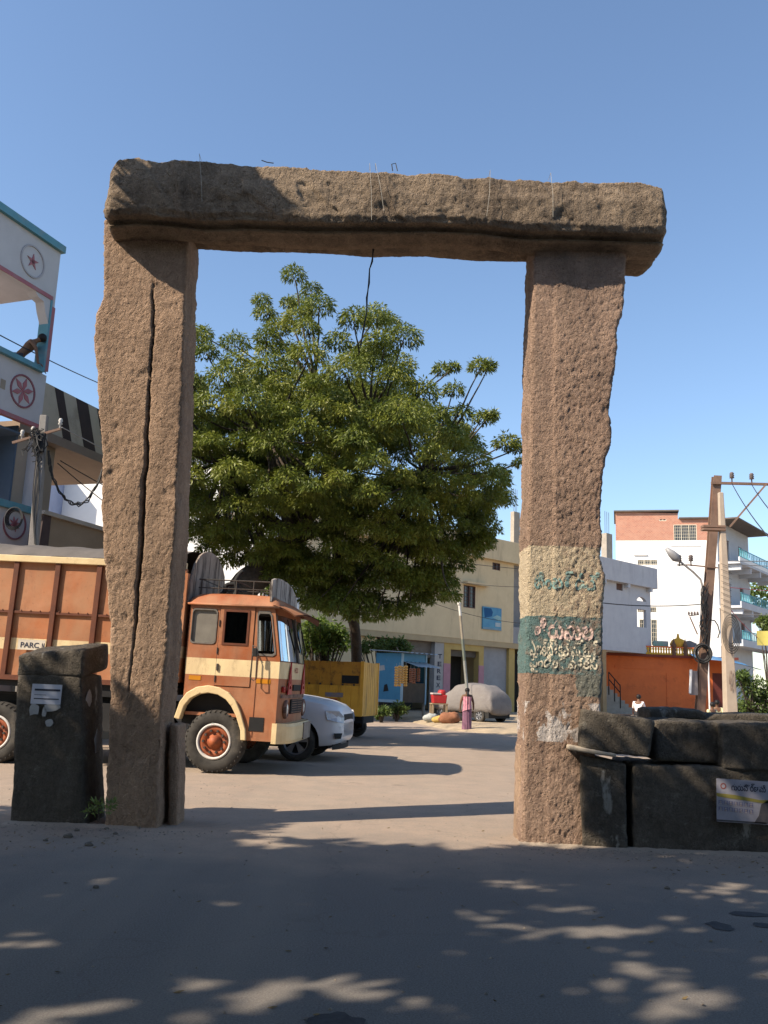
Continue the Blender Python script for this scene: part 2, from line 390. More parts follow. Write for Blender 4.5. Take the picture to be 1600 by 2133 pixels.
# raised sandy verge in front of the shops
vb = MB(); nK = len(kp); far = [(p.x+14, p.y+24) for p in kp]; far[0] = (-30, 75); far[-1] = (70, 80)
for i in range(nK-1):
    a, b_, c_, d_ = kp[i], kp[i+1], far[i+1], far[i]
    rows = [0, .25, .7, 2.0]; hs = [-.01, .05, .11, .16]
    pts = []
    for p, q in ((a, d_), (b_, c_)):
        dd = (Vector((q[0], q[1], 0))-Vector((p.x, p.y, 0))); dd.normalize()
        for r_, h_ in zip(rows, hs): pts.append((p.x+dd.x*r_, p.y+dd.y*r_, h_ + .015*noise.noise(Vector((p.x*2, r_*3, 0)))))
        pts.append((q[0], q[1], .18))
    vb.add(pts, [(k, k+5, k+6, k+1) for k in range(4)])
structure(vb.build('verge', M('verge_sand', (.42,.33,.22), (.30,.24,.17), 1.8, .95, bumps=.6, bscale=14, bdist=.03, dirt=(.2,.17,.12), dscale=1.5), weld=True, smooth=True))

# ================================================================== stone gateway
GX, GY = -.3, 9.4
gate = thing('stone_gateway', 'tall ancient gateway of two granite pillars carrying a rough stone lintel', 'gateway', (GX, GY, 0))
S_brown = stone_mat('granite_brown', (.28,.185,.128), (.53,.37,.26), (.18,.13,.098))
S_lint = stone_mat('granite_lintel', (.17,.128,.094), (.42,.32,.225), (.055,.044,.037), scale=.9)
def lichen(N, L, co, c, mid, fine):
    f = ramp(N, L, nz(N, L, co, 4, 10, .85), [(.54, g3(0)), (.66, g3(.75))]); c = mixc(N, L, f, c, (.30,.275,.23)); return mixc(N, L, ramp(N, L, nz(N, L, coords(N, (1,1,.4), L), 3.1, 6, .6), [(.63, g3(0)), (.67, g3(.8))]), c, (.42,.40,.36))
S_dark = stone_mat('granite_dark', (.074,.064,.053), (.17,.147,.12), (.036,.033,.029), lichen, scale=1.2)
YL, YR = 9.4, 9.3
ZTOP = P(700, 528, 9.9).z + .06
def ztab(tab, Y): return sorted([(P(px, py, Y).z, P(px, py, Y).x) for px, py in tab])
def pillar(name, left, right, Y, thick, ztop, mat, crack=None, strip=None, seed=0, amp=.014):
    tl, tr = ztab(left, Y), ztab(right, Y); ck = ztab(crack, Y) if crack else None
    nF, nS, nB, nZ = 64, 26, 18, 300; mb = MB(); n = nF+nS+nB+nS
    for iz in range(nZ+1):
        z = -.06 + (ztop+.06)*iz/nZ; xl, xr = interp(tl, z), interp(tr, z); w = xr-xl
        xl += .013*fbm(Vector((seed, z*3.2, 3.1)), 5) ; xr += .013*fbm(Vector((seed+9, z*3.2, 7.7)), 5)
        for k in range(n):
            if k < nF: t = k/nF; x, y = xl+w*t, Y; nr = (0, -1)
            elif k < nF+nS: t = (k-nF)/nS; x, y = xr, Y+thick*t; nr = (1, 0)
            elif k < nF+nS+nB: t = (k-nF-nS)/nB; x, y = xr-w*t, Y+thick; nr = (0, 1)
            else: t = (k-nF-nS-nB)/nS; x, y = xl, Y+thick*(1-t); nr = (-1, 0)
            s = Vector((x, y, z))
            rn = .035; qx, qy = min(max(x, xl+rn), xr-rn), min(max(y, Y+rn), Y+thick-rn); dx_, dy_ = x-qx, y-qy; dl_ = math.hypot(dx_, dy_)
            if dl_ > 1e-6: nr = (dx_/dl_, dy_/dl_); m_ = min(dl_, rn); x, y = qx+nr[0]*m_, qy+nr[1]*m_
            s = Vector((x, y, z))
            a = amp*(.6*fbm(s*2.4+Vector((seed*5, 0, 0)), 4)) + amp*.3*noise.noise(s*15) + amp*.5*noise.noise(s*31) + amp*.5*noise.noise(s*55) + amp*.8*noise.noise(s*1.1)
            ch = noise.noise(Vector((x*2.6+z*1.1, y*3, z*3.4-x*.8))+Vector((seed*3,0,0)))
            if ch > .42: a -= min(.012, (ch-.42)*.10)          # spalled flakes
            if strip and k < nF: tt = min(1, max(0, (interp(strip, z)-x)/.03)); a = a*(1-.35*tt) - .014*tt
            if ck and k < nF:
                xc = interp(ck, z) + .012*noise.noise(Vector((0, 0, z*6))); d = x-xc
                xc += .02*noise.noise(Vector((5, 0, z*2.2))); d = x-xc; wd = .007 + .013*max(0, 1-abs(z-3.2)/1.5)*(1+.5*noise.noise(Vector((2,0,z*9))))
                if ck[0][0]-.1 < z < ck[-1][0]:
                    fd = min(1, (ck[-1][0]-z)/.5)*min(1, max(.3, (z-ck[0][0])/.8)); a -= .085*fd*math.exp(-(d/wd)**2)
                    if d > 0: a -= .016*fd*math.exp(-d/.10)
            mb.v.append((x+nr[0]*a, y+nr[1]*a, z))
    for iz in range(nZ):
        for k in range(n): mb.f.append((iz*n+k, iz*n+(k+1)%n, (iz+1)*n+(k+1)%n, (iz+1)*n+k))
    mb.f.append(tuple(nZ*n+k for k in range(n)))
    return mb.build(name, mat, gate, smooth=True, world=True)
L_left = [(214,470),(215,520),(217,600),(214,625),(201,655),(196,700),(200,750),(204,800),(206,860),(212,940),(210,1050),(214,1150),(222,1230),(230,1330),(228,1450),(222,1600),(218,1710)]
L_right = [(391,470),(390,520),(388,600),(383,720),(380,800),(376,900),(371,1000),(363,1150),(355,1250),(347,1360),(338,1480),(332,1600),(328,1710)]
CRK = [(320,560),(320,640),(316,720),(312,800),(307,880),(303,960),(298,1050),(293,1150),(287,1230),(281,1300),(276,1380),(270,1420)]
pillar('pillar', L_left, L_right, YL, .66, ZTOP, S_brown, crack=CRK, seed=1)
# paint and worn scuffs on the right pillar
zc1, zc0 = P(1170,1138,YR).z, P(1170,1284,YR).z; zt0 = P(1170,1404,YR).z; zt1 = P(1230,1452,YR).z
def painted(N, L, co, c, mid, fine):
    sx = N.new('ShaderNodeSeparateXYZ'); L.new(co, sx.inputs[0]); z = sx.outputs['Z']; x = sx.outputs['X']
    n1 = mth(N, L, 'SUBTRACT', nz(N, L, co, 9, 5), .5); zz = mth(N, L, 'ADD', z, mth(N, L, 'MULTIPLY', n1, .05))
    xr = (P(1200,1300,YR).x - GX)
    right = mth(N, L, 'MULTIPLY_ADD', mth(N, L, 'SUBTRACT', x, xr), .22, .0)
    wear = mth(N, L, 'ADD', nz(N, L, co, 10, 8, .75), right)
    def band(a, b): return mth(N, L, 'MULTIPLY', mth(N, L, 'GREATER_THAN', zz, a), mth(N, L, 'LESS_THAN', zz, b))
    cm = mth(N, L, 'MULTIPLY', band(zc0, zc1), ramp(N, L, wear, [(.46, g3(.92)), (.64, g3(.15))]))
    c = mixc(N, L, cm, c, (.62,.52,.37))
    ok = ramp(N, L, wear, [(.43, g3(.92)), (.62, g3(.12))])
    tm = mth(N, L, 'MULTIPLY', band(zt0, zc0), ok); c = mixc(N, L, tm, c, (.125,.225,.225))
    pm = mth(N, L, 'MULTIPLY', mth(N, L, 'MULTIPLY', band(zt1, zt0), mth(N, L, 'GREATER_THAN', mth(N, L, 'ADD', x, mth(N, L, 'MULTIPLY', n1, .2)), xr)), .6); c = mixc(N, L, pm, c, (.12,.19,.18))
    # flaked white posters lower down
    zs0, zs1 = P(1150,1545,YR).z, P(1150,1462,YR).z
    wm = mth(N, L, 'MULTIPLY', band(zs0, zs1), ramp(N, L, nz(N, L, coords(N, (1,1,.55), L), 5.5, 5, .6), [(.53, g3(0)), (.56, g3(.9))]))
    c = mixc(N, L, wm, c, (.62,.57,.54)); return c
S_paint = stone_mat('granite_painted', (.26,.17,.128), (.47,.33,.245), (.17,.13,.102), painted)
Rl = [(1116,470),(1112,545),(1109,700),(1105,900),(1101,1100),(1099,1250),(1097,1400),(1092,1600),(1088,1745)]
Rr = [(1306,470),(1303,570),(1300,640),(1287,690),(1283,760),(1276,800),(1271,850),(1275,920),(1264,955),(1258,1000),(1253,1080),(1256,1120),(1252,1160),(1260,1200),(1257,1300),(1256,1400),(1252,1480),(1240,1600),(1225,1745)]
STR = ztab([(1160,540),(1157,800),(1156,1100),(1154,1300),(1148,1500),(1142,1745)], YR)
pr = pillar('pillar', Rl, Rr, YR, .62, ZTOP, S_paint, strip=STR, seed=4, amp=.018)
pr['label'] = 'right pillar with cream and teal painted bands and faded lettering'
# lettering on the painted bands
bm = bmesh.new(); bm.from_mesh(pr.data); pil_bvh = BVHTree.FromBMesh(bm); bm.free()
def pillar_text(body, px0, px1, py0, py1, mat, bold, skew=0.0):
    vs, fs = text_mb(body, bold=bold)
    a = np.array(vs); lo = a.min(0); hi = a.max(0); s = hi-lo
    A, B = P(px0, py1, YR), P(px1, py0, YR)
    bm = bmesh.new()
    bv = [bm.verts.new(((v[0]-lo[0])/s[0]*(B.x-A.x)+A.x-GX, 0, (v[1]-lo[1])/s[1]*(B.z-A.z)+A.z+skew*(v[0]-lo[0])/s[0])) for v in a]
    for f in fs:
        try: bm.faces.new([bv[i] for i in f])
        except ValueError: pass
    def cut(co, no): bmesh.ops.bisect_plane(bm, geom=bm.verts[:]+bm.edges[:]+bm.faces[:], plane_co=co, plane_no=no)
    st = .012; x = A.x-GX
    while x < B.x-GX: cut((x,0,0),(1,0,0)); x += st
    z = min(A.z, B.z)-.1
    while z < max(A.z, B.z)+.1: cut((0,0,z),(0,0,1)); z += st
    for v in bm.verts:
        h = pil_bvh.ray_cast(Vector((v.co.x, -2, v.co.z)), Vector((0, 1, 0)))
        v.co.y = (h[0].y if h[0] else 0) - .005
    kill = [f for f in bm.faces if noise.noise(Vector(f.calc_center_median())*14) > .34]
    bmesh.ops.delete(bm, geom=kill, context='FACES')
    me = bpy.data.meshes.new('lettering'); bm.to_mesh(me); bm.free(); me.materials.append(mat)
    ob = bpy.data.objects.new('painted_lettering', me); col.objects.link(ob); ob.parent = pr; return ob
T_teal = M('letter_teal', (.15,.27,.26), (.26,.33,.29), 9, .9); T_pink = M('letter_pink', (.62,.45,.40), (.46,.34,.29), 9, .9); T_cream = M('letter_cream', (.62,.56,.42), (.42,.38,.30), 9, .9)
pillar_text('టింబర్ డిపో', 1113, 1250, 1192, 1226, T_teal, .022)
pillar_text('తిరుమల', 1114, 1236, 1290, 1330, T_pink, .03)
pillar_text('ఎలక్ట్రికల్ మోటార్', 1104, 1246, 1334, 1366, T_cream, .022)
pillar_text('వైండింగ్ వర్క్స్', 1103, 1248, 1366, 1400, T_cream, .022)
# lintel
YF, YB = 8.98, 9.98
top = [(212,430),(216,375),(226,345),(248,323),(290,319),(420,327),(520,334),(640,337),(645,341),(780,347),(1000,359),(1200,366),(1352,369),(1384,376),(1390,410),(1396,450)]
tx = [(P(px,py,YF).x, P(px,py,YF).z) for px, py in top]
rgh = [(214,440),(280,436),(350,440),(420,448),(500,446),(640,452),(780,452),(900,452),(1000,456),(1090,468),(1200,470),(1396,476)]
rx = [(P(px,py,YF).x, P(px,py,YF).z) for px, py in rgh]
sof = [(390,517),(650,526),(890,535),(1110,541)]
sxx = [(P(px,py,YB-.08).x, P(px,py,YB-.08).z) for px, py in sof]
zs_mean = sum(z for _, z in sxx)/len(sxx)
x0, x1 = P(213,440,YF).x, P(1394,450,YF).x
def lintel():
    mb = MB(); nX = 330; prev = None; secs = []
    for i in range(nX+1):
        t = i/nX; x = x0+(x1-x0)*t
        zt, zc = interp(tx, x), interp(rx, x); zb = zs_mean + .02*noise.noise(Vector((x*1.5, 0, 0)))
        xr_e = P(1303,560,YR).x
        if x > xr_e-.02: zb -= .13
        e = min(x-x0, x1-x); rnd = min(1, e/.10); rnd = math.sqrt(max(0, 1-(1-rnd)**2)) if rnd < 1 else 1
        ov = .40 - .05*math.sin(x*2.1)
        key = [(YB, zt-.04), (YF+.18, zt), (YF+.03, zt-.05), (YF, (zt+zc)/2), (YF+.015, zc+.03), (YF+.06, zc-.035), (YF+.20, zc-.06), (YF+.14, zc-.10), (YF+ov, zc-.16), (YF+ov+.02, zb+.02), (YF+ov+.05, zb), (YB-.04, zb), (YB, zb+.04)]
        npts = [10, 4, 14, 14, 4, 5, 3, 4, 8, 3, 14, 3, 12]; ring = []
        for a in range(len(key)):
            p, q = key[a], key[(a+1)%len(key)]
            for k in range(npts[a]): s = k/npts[a]; ring.append((p[0]+(q[0]-p[0])*s, p[1]+(q[1]-p[1])*s))
        cy, cz = (YF+YB)/2, (zt+zb)/2; out = []
        for (y, z) in ring:
            y, z = cy+(y-cy)*(.80+.20*rnd), cz+(z-cz)*(.86+.14*rnd)
            s = Vector((x, y, z)); d = Vector((0, y-cy, z-cz)).normalized()
            amp = .024 if z > zc-.02 and y < YF+.3 else .010
            a = amp*(fbm(s*2.6, 4)*.9 + .35*noise.noise(s*9) + .4*noise.noise(s*24) + .35*noise.noise(s*45)) + .014*noise.noise(s*1.2)
            ch = noise.noise(Vector((x*3.2+z*2.0, y*2, z*2.2)))
            if ch > .15 and amp > .02: a -= min(.022, (ch-.15)*.16)
            xe = .05*fbm(Vector((3, y*4, z*4)), 3)*(1-rnd)
            out.append((x+xe, y+d.y*a, z+d.z*a))
        secs.append(out)
    n = len(secs[0])
    for s in secs: mb.v += s
    for i in range(nX):
        for k in range(n): mb.f.append((i*n+k, i*n+(k+1)%n, (i+1)*n+(k+1)%n, (i+1)*n+k))
    for base, sg in ((0, 1), (nX*n, -1)):   # end caps, built as shrinking rings
        ring = [Vector(v) for v in mb.v[base:base+n]]; c = sum(ring, Vector())/n; last = list(range(base, base+n))
        for q in range(1, 9):
            s = 1-q/8; st = len(mb.v)
            if q == 8: mb.v.append(tuple(c - Vector((sg*.05, 0, 0)))); cur = [st]*n
            else:
                for r in ring:
                    p = c.lerp(r, s); p.x -= sg*(.05*(1-s*s) + .03*fbm(p*4, 3)); mb.v.append(tuple(p))
                cur = list(range(st, st+n))
            for k in range(n):
                f = (last[k], cur[k], cur[(k+1)%n], last[(k+1)%n]) if q < 8 else (last[k], st, last[(k+1)%n])
                mb.f.append(f if sg > 0 else f[::-1])
            last = cur
    ob = mb.build('lintel', S_lint, gate, smooth=True, world=True)
    bm = bmesh.new(); bm.from_mesh(ob.data); bmesh.ops.recalc_face_normals(bm, faces=bm.faces); bm.to_mesh(ob.data); bm.free()
lintel()
# low guard stones at the feet of the pillars
a, b = G(352, 1698), G(374, 1692)
rough_block('guard_stone', [(P(350,1690,9.62).x, 9.62, -.04), (P(374,1690,9.62).x, 9.62, -.04), (P(373,1510,9.62).x, 9.62, P(373,1508,9.62).z), (P(350,1510,9.62).x, 9.62, P(350,1505,9.62).z)], (0,.4,0), S_brown, gate, amp=.012, rnd=.03, seed=3)
rough_block('guard_stone', [(P(1080,1742,9.55).x, 9.55, -.04), (P(1102,1742,9.55).x, 9.55, -.04), (P(1102,1550,9.55).x, 9.55, P(1102,1550,9.55).z), (P(1083,1550,9.55).x, 9.55, P(1083,1550,9.55).z)], (0,.35,0), S_brown, gate, amp=.012, rnd=.03, seed=5)
# threads and the hanging wire
M_thread = M('pale_thread', (.45,.42,.36), rough=.9, bumps=0); M_wire = M('black_cable', (.02,.02,.022), (.035,.035,.035), rough=.6, bumps=0)
for k, (a, b_) in enumerate([((415,326),(421,420)),((770,346),(774,458)),((1021,360),(1014,450)),((1147,366),(1152,452)),((782,346),(800,440))]):
    p, q = P(a[0],a[1],YF-.03), P(b_[0],b_[1],YF-.06)
    mb = MB(); mb.tube([p + Vector((0, .12, .02)), p + Vector((0,-.01,.03)), p.lerp(q,.5)+Vector((.01,-.02,0)), q], .0022, 5)
    tag(mb.build('hanging_thread', M_thread, origin=p), ['pale thread at the left end of the lintel face','pale thread hanging over the middle of the lintel','thin thread right of the lintel middle','pale thread near the right end of the lintel','slack looping thread beside the middle thread of the lintel'][k], 'thread', 'threads on the lintel')
wp = [P(x, y, 9.6) for x, y in ((780,470),(777,520),(776,545),(770,560),(768,590),(765,620),(764,650),(756,690),(752,720))]
mb = MB(); mb.tube(wp, .008, 6); mb.tube([p+Vector((.012*math.sin(i*2.1), 0, 0)) for i, p in enumerate(wp)], .006, 6)
tag(mb.build('hanging_wire', M_wire, origin=wp[0]), 'twisted black wire dangling from the underside of the lintel', 'wire')
for k, pts in enumerate([((545,334),(556,338),(570,340)),((818,356),(816,342),(824,340),(828,356))]):
    tag(MB().tube([P(x, y, YF+.12) for x, y in pts], .006, 5).build('dry_twig', M_wire, origin=P(*pts[0], YF+.12)), ['dark twig lying on top of the lintel, left of the middle','bent wire loop standing on top of the lintel near the middle'][k], 'twig')

# ================================================================== stones beside the gate
fb = G(25, 1712).y
plinth = thing('stone_plinth', 'dark weathered stone plinth with a cap stone left of the gate', 'plinth', (P(110,1600,fb).x, fb, 0))
def fq(px0t, px1t, px0b, px1b, yt0, yt1, yb0, yb1, Y):
    a = [P(px0b, yb0, Y), P(px1b, yb1, Y), P(px1t, yt1, Y), P(px0t, yt0, Y)]; return a
q = fq(36, 170, 20, 178, 1404, 1404, 1700, 1710, fb); q[0].z = q[1].z = -.03
rough_block('base_stone', q, (.02, .62, 0), S_dark, plinth, amp=.013, rnd=.025, seed=6)
q = fq(34, 176, 32, 172, 1362, 1352, 1410, 1411, fb)
rough_block('cap_stone', q, (.06, .66, .10), S_dark, plinth, amp=.016, rnd=.035, seed=7)
M_paper = M('paper_pale', (.52,.54,.62), (.44,.46,.55), 3, .9, bumps=.1); M_ink = M('ink_dark', (.04,.045,.07), rough=.9, bumps=0)
n0, n1 = P(68,1424,fb-.03), P(126,1468,fb-.03)
nt_ = thing('paper_notice', 'white printed paper notice pasted on the plinth left of the gate', 'notice', (n0.x, n0.y, n1.z))
wn, hn = n1.x-n0.x, n0.z-n1.z
MB().box(0, wn, -.003, 0, 0, hn).build('sheet', M_paper, nt_)
mi = MB(); mi.box(.1*wn, .95*wn, -.0058, -.0032, .66*hn, .76*hn); mi.box(.1*wn, .93*wn, -.0058, -.0032, .24*hn, .29*hn); mi.box(.1*wn,.5*wn,-.0058,-.0032,.45*hn,.47*hn)
mi.build('printed_lines', M_ink, nt_)
for k, (cx, cy, sx, sy) in enumerate([(70,1477,14,14),(107,1474,20,12),(92,1484,5,12),(104,1505,10,8),(178,1462,16,26),(198,1548,14,28)]):
    y = fb-.012 if cx < 170 else fb+.1
    c = P(cx, cy, fb-.028 if cx < 170 else fb-.0)
    pts = [(math.cos(i*.7)*sx/200*(.6+.6*random.random()), math.sin(i*.7)*sy/200*(.6+.6*random.random())) for i in range(9)]
    sc_ = MB().prism(pts, -.002, .002)
    o = sc_.build('paper_scrap', M('paper_scrap', (.40,.40,.41), (.3,.3,.3), 8, .95), origin=None)
    o.location = c
    if cx >= 170: o.rotation_euler = (0, 0, R(80)); o.location = (P(cx, cy, fb+.12).x+.02, fb+.14, c.z)
    tag(o, ['torn paper scrap under the left corner of the notice','torn paper scrap under the right corner of the notice','thin sliver of torn paper between two scraps on the plinth','small torn paper bit lowest below the notice on the plinth','torn poster scrap high on the right side of the plinth','torn poster scrap low on the right side of the plinth'][k], 'scrap', 'paper scraps on the plinth')
# right wall
fw = G(1400, 1772).y
wallR = thing('stone_wall', 'low wall of big dark dressed stones right of the gate', 'wall', (3.2, fw, 0))
def stone(px, Y, back, seed, amp=.016, rnd=.05, name='stone'):
    rnd *= .5
    q = [P(x, y, Y) for x, y in px]
    if px[0][1] > 1755:
        q[0].z = q[1].z = -.03
    return rough_block(name, q, back, S_dark, wallR, amp=amp, rnd=rnd, seed=seed)
stone([(1213,1768),(1307,1770),(1306,1592),(1210,1572)], fw, (.02,.8,0), 11, rnd=.04)
stone([(1320,1770),(1640,1790),(1640,1606),(1318,1590)], fw+.02, (0,.8,0), 12, rnd=.04)
stone([(1212,1560),(1355,1582),(1366,1500),(1214,1476)], fw-.04, (0,.6,0), 13, rnd=.05)
stone([(1368,1582),(1502,1592),(1500,1504),(1366,1500)], fw+.14, (0,.6,0), 14, rnd=.05)
stone([(1506,1604),(1660,1612),(1660,1508),(1500,1506)], fw-.0, (0,.7,0), 15, rnd=.05)
stone([(1354,1502),(1480,1500),(1470,1482),(1352,1474)], fw+.75, (0,.5,0), 16, rnd=.05)
stone([(1462,1502),(1680,1514),(1680,1490),(1490,1486)], fw+.72, (0,.6,0), 17, rnd=.06)
stone([(1652,1792),(1930,1800),(1930,1622),(1652,1612)], fw+.0, (0,.8,0), 19, rnd=.04)
stone([(1672,1610),(1820,1620),(1820,1520),(1668,1512)], fw+.03, (0,.7,0), 20, rnd=.05)
stone([(1830,1620),(1960,1626),(1960,1530),(1830,1522)], fw-.02, (0,.7,0), 21, rnd=.05)
sl = rough_block('slab', [P(1187,1563,fw-.08), P(1284,1578,fw-.08), P(1284,1570,fw-.08), P(1187,1552,fw-.08)], (0,.3,0), M('pale_slab', (.42,.36,.28), (.33,.28,.22), 5, .9), wallR, amp=.006, rnd=.015, seed=18)
sl['label'] = 'thin pale slab wedged between two stones'
# poster
p0 = P(1490,1621,fw-.035); p1 = P(1622,1716,fw-.035); wn, hn = p1.x-p0.x, p0.z-p1.z
po = thing('printed_poster', 'torn printed poster with rows of small portraits on the stone wall', 'poster', (p0.x, p0.y, p1.z)); po.rotation_euler.y = R(1.5); PM[po.name] = PM[po.name] @ Matrix.Rotation(R(1.5), 4, 'Y')
MB().box(0, wn, -.003, 0, 0, hn).build('sheet', M('poster_paper', (.30,.29,.33), (.24,.235,.27), 4, .85), po)
MB().prism([(0,.66*hn),(0,.60*hn),(.02*wn,.58*hn),(.75*wn,.49*hn),(.95*wn,.52*hn),(.95*wn,.58*hn),(.7*wn,.56*hn),(.3*wn,.64*hn)], -.006, -.0035).build('yellow_band', M('poster_yellow', (.27,.23,.06), rough=.9, bumps=0), po)
mp = MB(); 
for r_ in range(2):
    for c_ in range(7):
        x, z = (.03+.082*c_)*wn, (.40-.15*r_)*hn - .01*c_*hn*.4; mp.add([(x,-.004,z),(x+.068*wn,-.004,z),(x+.068*wn,-.004,z+.10*hn),(x,-.004,z+.10*hn)], [(0,1,2,3)])
tag(mp.build('portrait_tiles', M('poster_blue', (.10,.11,.20), (.2,.2,.28), 30, .9, bumps=0), po), kind='stuff')
mh = MB()
for r_ in range(2):
    for c_ in range(7):
        x, z = (.03+.082*c_+.034)*wn, (.40-.15*r_)*hn - .01*c_*hn*.4
        mh.prism([(x+math.cos(t)*.018*wn, z+.065*hn+math.sin(t)*.024*hn) for t in np.linspace(0, 6.0, 9)], -.0062, -.0052)
        mh.prism([(x-.028*wn, z+.002), (x+.028*wn, z+.002), (x+.018*wn, z+.035*hn), (x-.018*wn, z+.035*hn)], -.0062, -.0052)
tag(mh.build('portrait_figures', M('poster_figures', (.26,.19,.16), (.34,.32,.34), 60, .9, bumps=0), po), kind='stuff')
mq = MB(); mq.prism([(.60*wn,.02*hn),(.98*wn,.02*hn),(.98*wn,.50*hn),(.82*wn,.56*hn),(.72*wn,.46*hn),(.68*wn,.2*hn)], -.006, -.0035); mq.box(0,.8*wn,-.006,-.0035,.015*hn,.05*hn)
mq.build('dark_figure', M('poster_dark', (.05,.05,.06), (.09,.08,.08), 9, .9, bumps=0), po)
text_part('గురుపౌర్ణమి', 'title_lettering', M_ink, po, .24*wn, .80*wn, .74*hn, .93*hn, -.0045, bold=.02)
mr = MB(); mr.lathe([(.045*hn*1.6,0),(.028*hn*1.6,0)], (.11*wn,-.0045,.83*hn), 'y', 20); mr.build('round_emblem', M('poster_red', (.25,.08,.07), rough=.9, bumps=0), po)
# loose stones on the ground
M_peb = M('pebble', (.07,.065,.06), (.16,.14,.12), 6, .95)
for k, (x, y, s) in enumerate([(142,1745,.035),(160,1731,.022),(222,1728,.02),(185,1762,.03),(240,1738,.02),(200,1850,.018),(95,1752,.02),(300,1722,.025),(1390,1852,.02)]):
    p = G(x, y); mb = MB(); mb.ball((0,0,s*.4), (s*1.3, s, s*.75), 8, 6)
    mb.v = [tuple(Vector(v)*(1+.25*noise.noise(Vector(v)*40+Vector((k*9,0,0))))) for v in mb.v]
    o = mb.build('pebble', M_peb); o.location = p
    tag(o, ['largest pebble in front of the plinth','small pebble just behind the largest one before the plinth','small pebble in front of the weeds by the plinth','pebble nearest the viewer among those before the plinth','small pebble left of the left pillar foot','lone pebble on the shaded road left of the middle','leftmost pebble before the plinth','pebble at the foot of the left pillar','lone pebble on the road before the stone wall'][k], 'pebble', 'pebbles on the ground')

# ================================================================== the neem tree
TY = 23.0
T0 = G(470, 1530); T0 = Vector((P(478, 1400, TY).x, TY, 0))
tree = thing('neem_tree', 'large leafy neem tree with a leaning trunk behind the orange lorry', 'tree', tuple(T0))
M_bark = M('bark', (.085,.066,.05), (.05,.04,.032), 5, .95, bumps=.9, bscale=9, bdist=.05)
M_leaf = leaf_mat('neem_leaves', (.040,.064,.014), (.118,.140,.020), (.205,.205,.032), .22)
def curve(pts, n=18):
    pts = [Vector(p) for p in pts]; out = []; m = len(pts)
    for i in range(m-1):
        p0, p1, p2, p3 = pts[max(i-1,0)], pts[i], pts[i+1], pts[min(i+2,m-1)]
        for k in range(n):
            t = k/n; out.append(.5*((2*p1)+(p2-p0)*t+(2*p0-5*p1+4*p2-p3)*t*t+(3*p1-p0-3*p2+p3)*t**3))
    out.append(pts[-1]); return out
def limb(mb, pts, r0, r1, n=9, wob=.03):
    c = curve(pts, 7); c = [p + Vector((noise.noise(p*1.7), noise.noise(p*1.7+Vector((9,0,0))), 0))*wob for p in c]; m = len(c)
    mb.tube(c, [r0+(r1-r0)*i/(m-1) for i in range(m)], n)
fork = P(612, 1120, TY)
mb = MB(); limb(mb, [T0+Vector((0,0,-.1)), P(497,1260,TY), P(548,1190,TY), fork], .46, .32, 12, .05)
mb.build('trunk', M_bark, tree, smooth=True, world=True)
mb = MB(); limb(mb, [Vector((P(745,1400,27).x, 27, -.05)), P(742,1340,27), P(722,1230,26), P(690,1060,TY+.5), P(680,900,TY)], .17, .13, 10)
mb.build('trunk', M_bark, tree, smooth=True, world=True)
poly = [(398,690),(440,745),(520,725),(560,690),(600,640),(650,625),(700,665),(745,655),(795,665),(848,690),(866,745),(882,800),(915,848),(950,885),(985,930),(1008,965),(1035,1015),(1038,1080),(1003,1150),(962,1185),(905,1245),(868,1262),(800,1268),(740,1272),(680,1262),(625,1240),(575,1200),(520,1165),(478,1150),(420,1130),(385,1080),(310,1010),(290,870),(340,770)]
def inside(x, y, pg):
    r = False; j = len(pg)-1
    for i in range(len(pg)):
        xi, yi = pg[i]; xj, yj = pg[j]
        if (yi > y) != (yj > y) and x < (xj-xi)*(y-yi)/(yj-yi)+xi: r = not r
        j = i
    return r
cl = []
out = [(612,575,28),(600,632,17),(648,605,24),(545,628,22),(552,655,26),(422,697,24),(430,735,24),(490,718,32),(555,705,24),(640,685,26),(665,640,32),(738,668,32),(785,665,22),(842,705,36),(800,728,28),(920,772,20),(945,766,14),(1000,766,26),(1018,764,16),(945,815,24),(962,862,26),(1008,872,24),(1025,865,14),(985,960,36),(1055,925,28),(1075,935,20),(1085,965,16),(1042,985,22),(1022,1040,34),(1012,1100,34),(985,1140,32),(960,1180,30),(902,1240,34),(940,1245,20),(855,1272,26),(432,1150,26),(472,1172,26),(402,1105,24),(490,1135,26),(640,1050,50),(560,1060,40),(680,1030,45),(840,880,60),(780,880,50),(640,880,45),(520,850,50),(450,850,50),(430,930,40),(570,930,45),(640,1110,30),(560,770,40),(470,790,40),(720,780,45),(640,745,40),(820,790,40),(880,820,35),(700,1272,26),(740,1284,26),(780,1286,24),(822,1280,24),(655,1262,26),(610,1235,26),(560,1195,26),(520,1170,24),(410,1060,34),(400,1000,34),(395,930,34),(405,860,34),(400,800,30),(1000,1120,30),(930,1215,28),(880,1250,28),(450,1120,26)]
depth_of = lambda x, y: 3.6*math.sqrt(max(0.05, 1-((x-690)/410)**2*.8-((y-960)/420)**2*.8)) - max(0, (y-1000)/280)*3.6 - max(0, (x-820)/220)*max(0, (y-880)/200)*1.2
for x, y, r in out:
    edge = not inside(x, y, poly)
    dz = random.uniform(-.6,.6) if edge else -depth_of(x, y)*random.uniform(.75, 1.0)
    cl.append((P(x, y, TY+dz), r/1850*TY*1.05))
tries = 0; NB = len(cl)
while tries < 6000 and len(cl) < NB+190:      # outer clumps kept apart, so dark gaps stay between them
    tries += 1; x, y = random.uniform(290, 1040), random.uniform(620, 1275)
    if not inside(x, y, poly) or (y < 760 and random.random() < .5): continue
    c = P(x, y, TY-depth_of(x, y)*random.uniform(.78, 1.0)); r = random.uniform(.30,.50)
    if all((c-c2).length > .78*(r+r2) for c2, r2 in cl): cl.append((c, r))
print('outer clumps', len(cl)-NB)
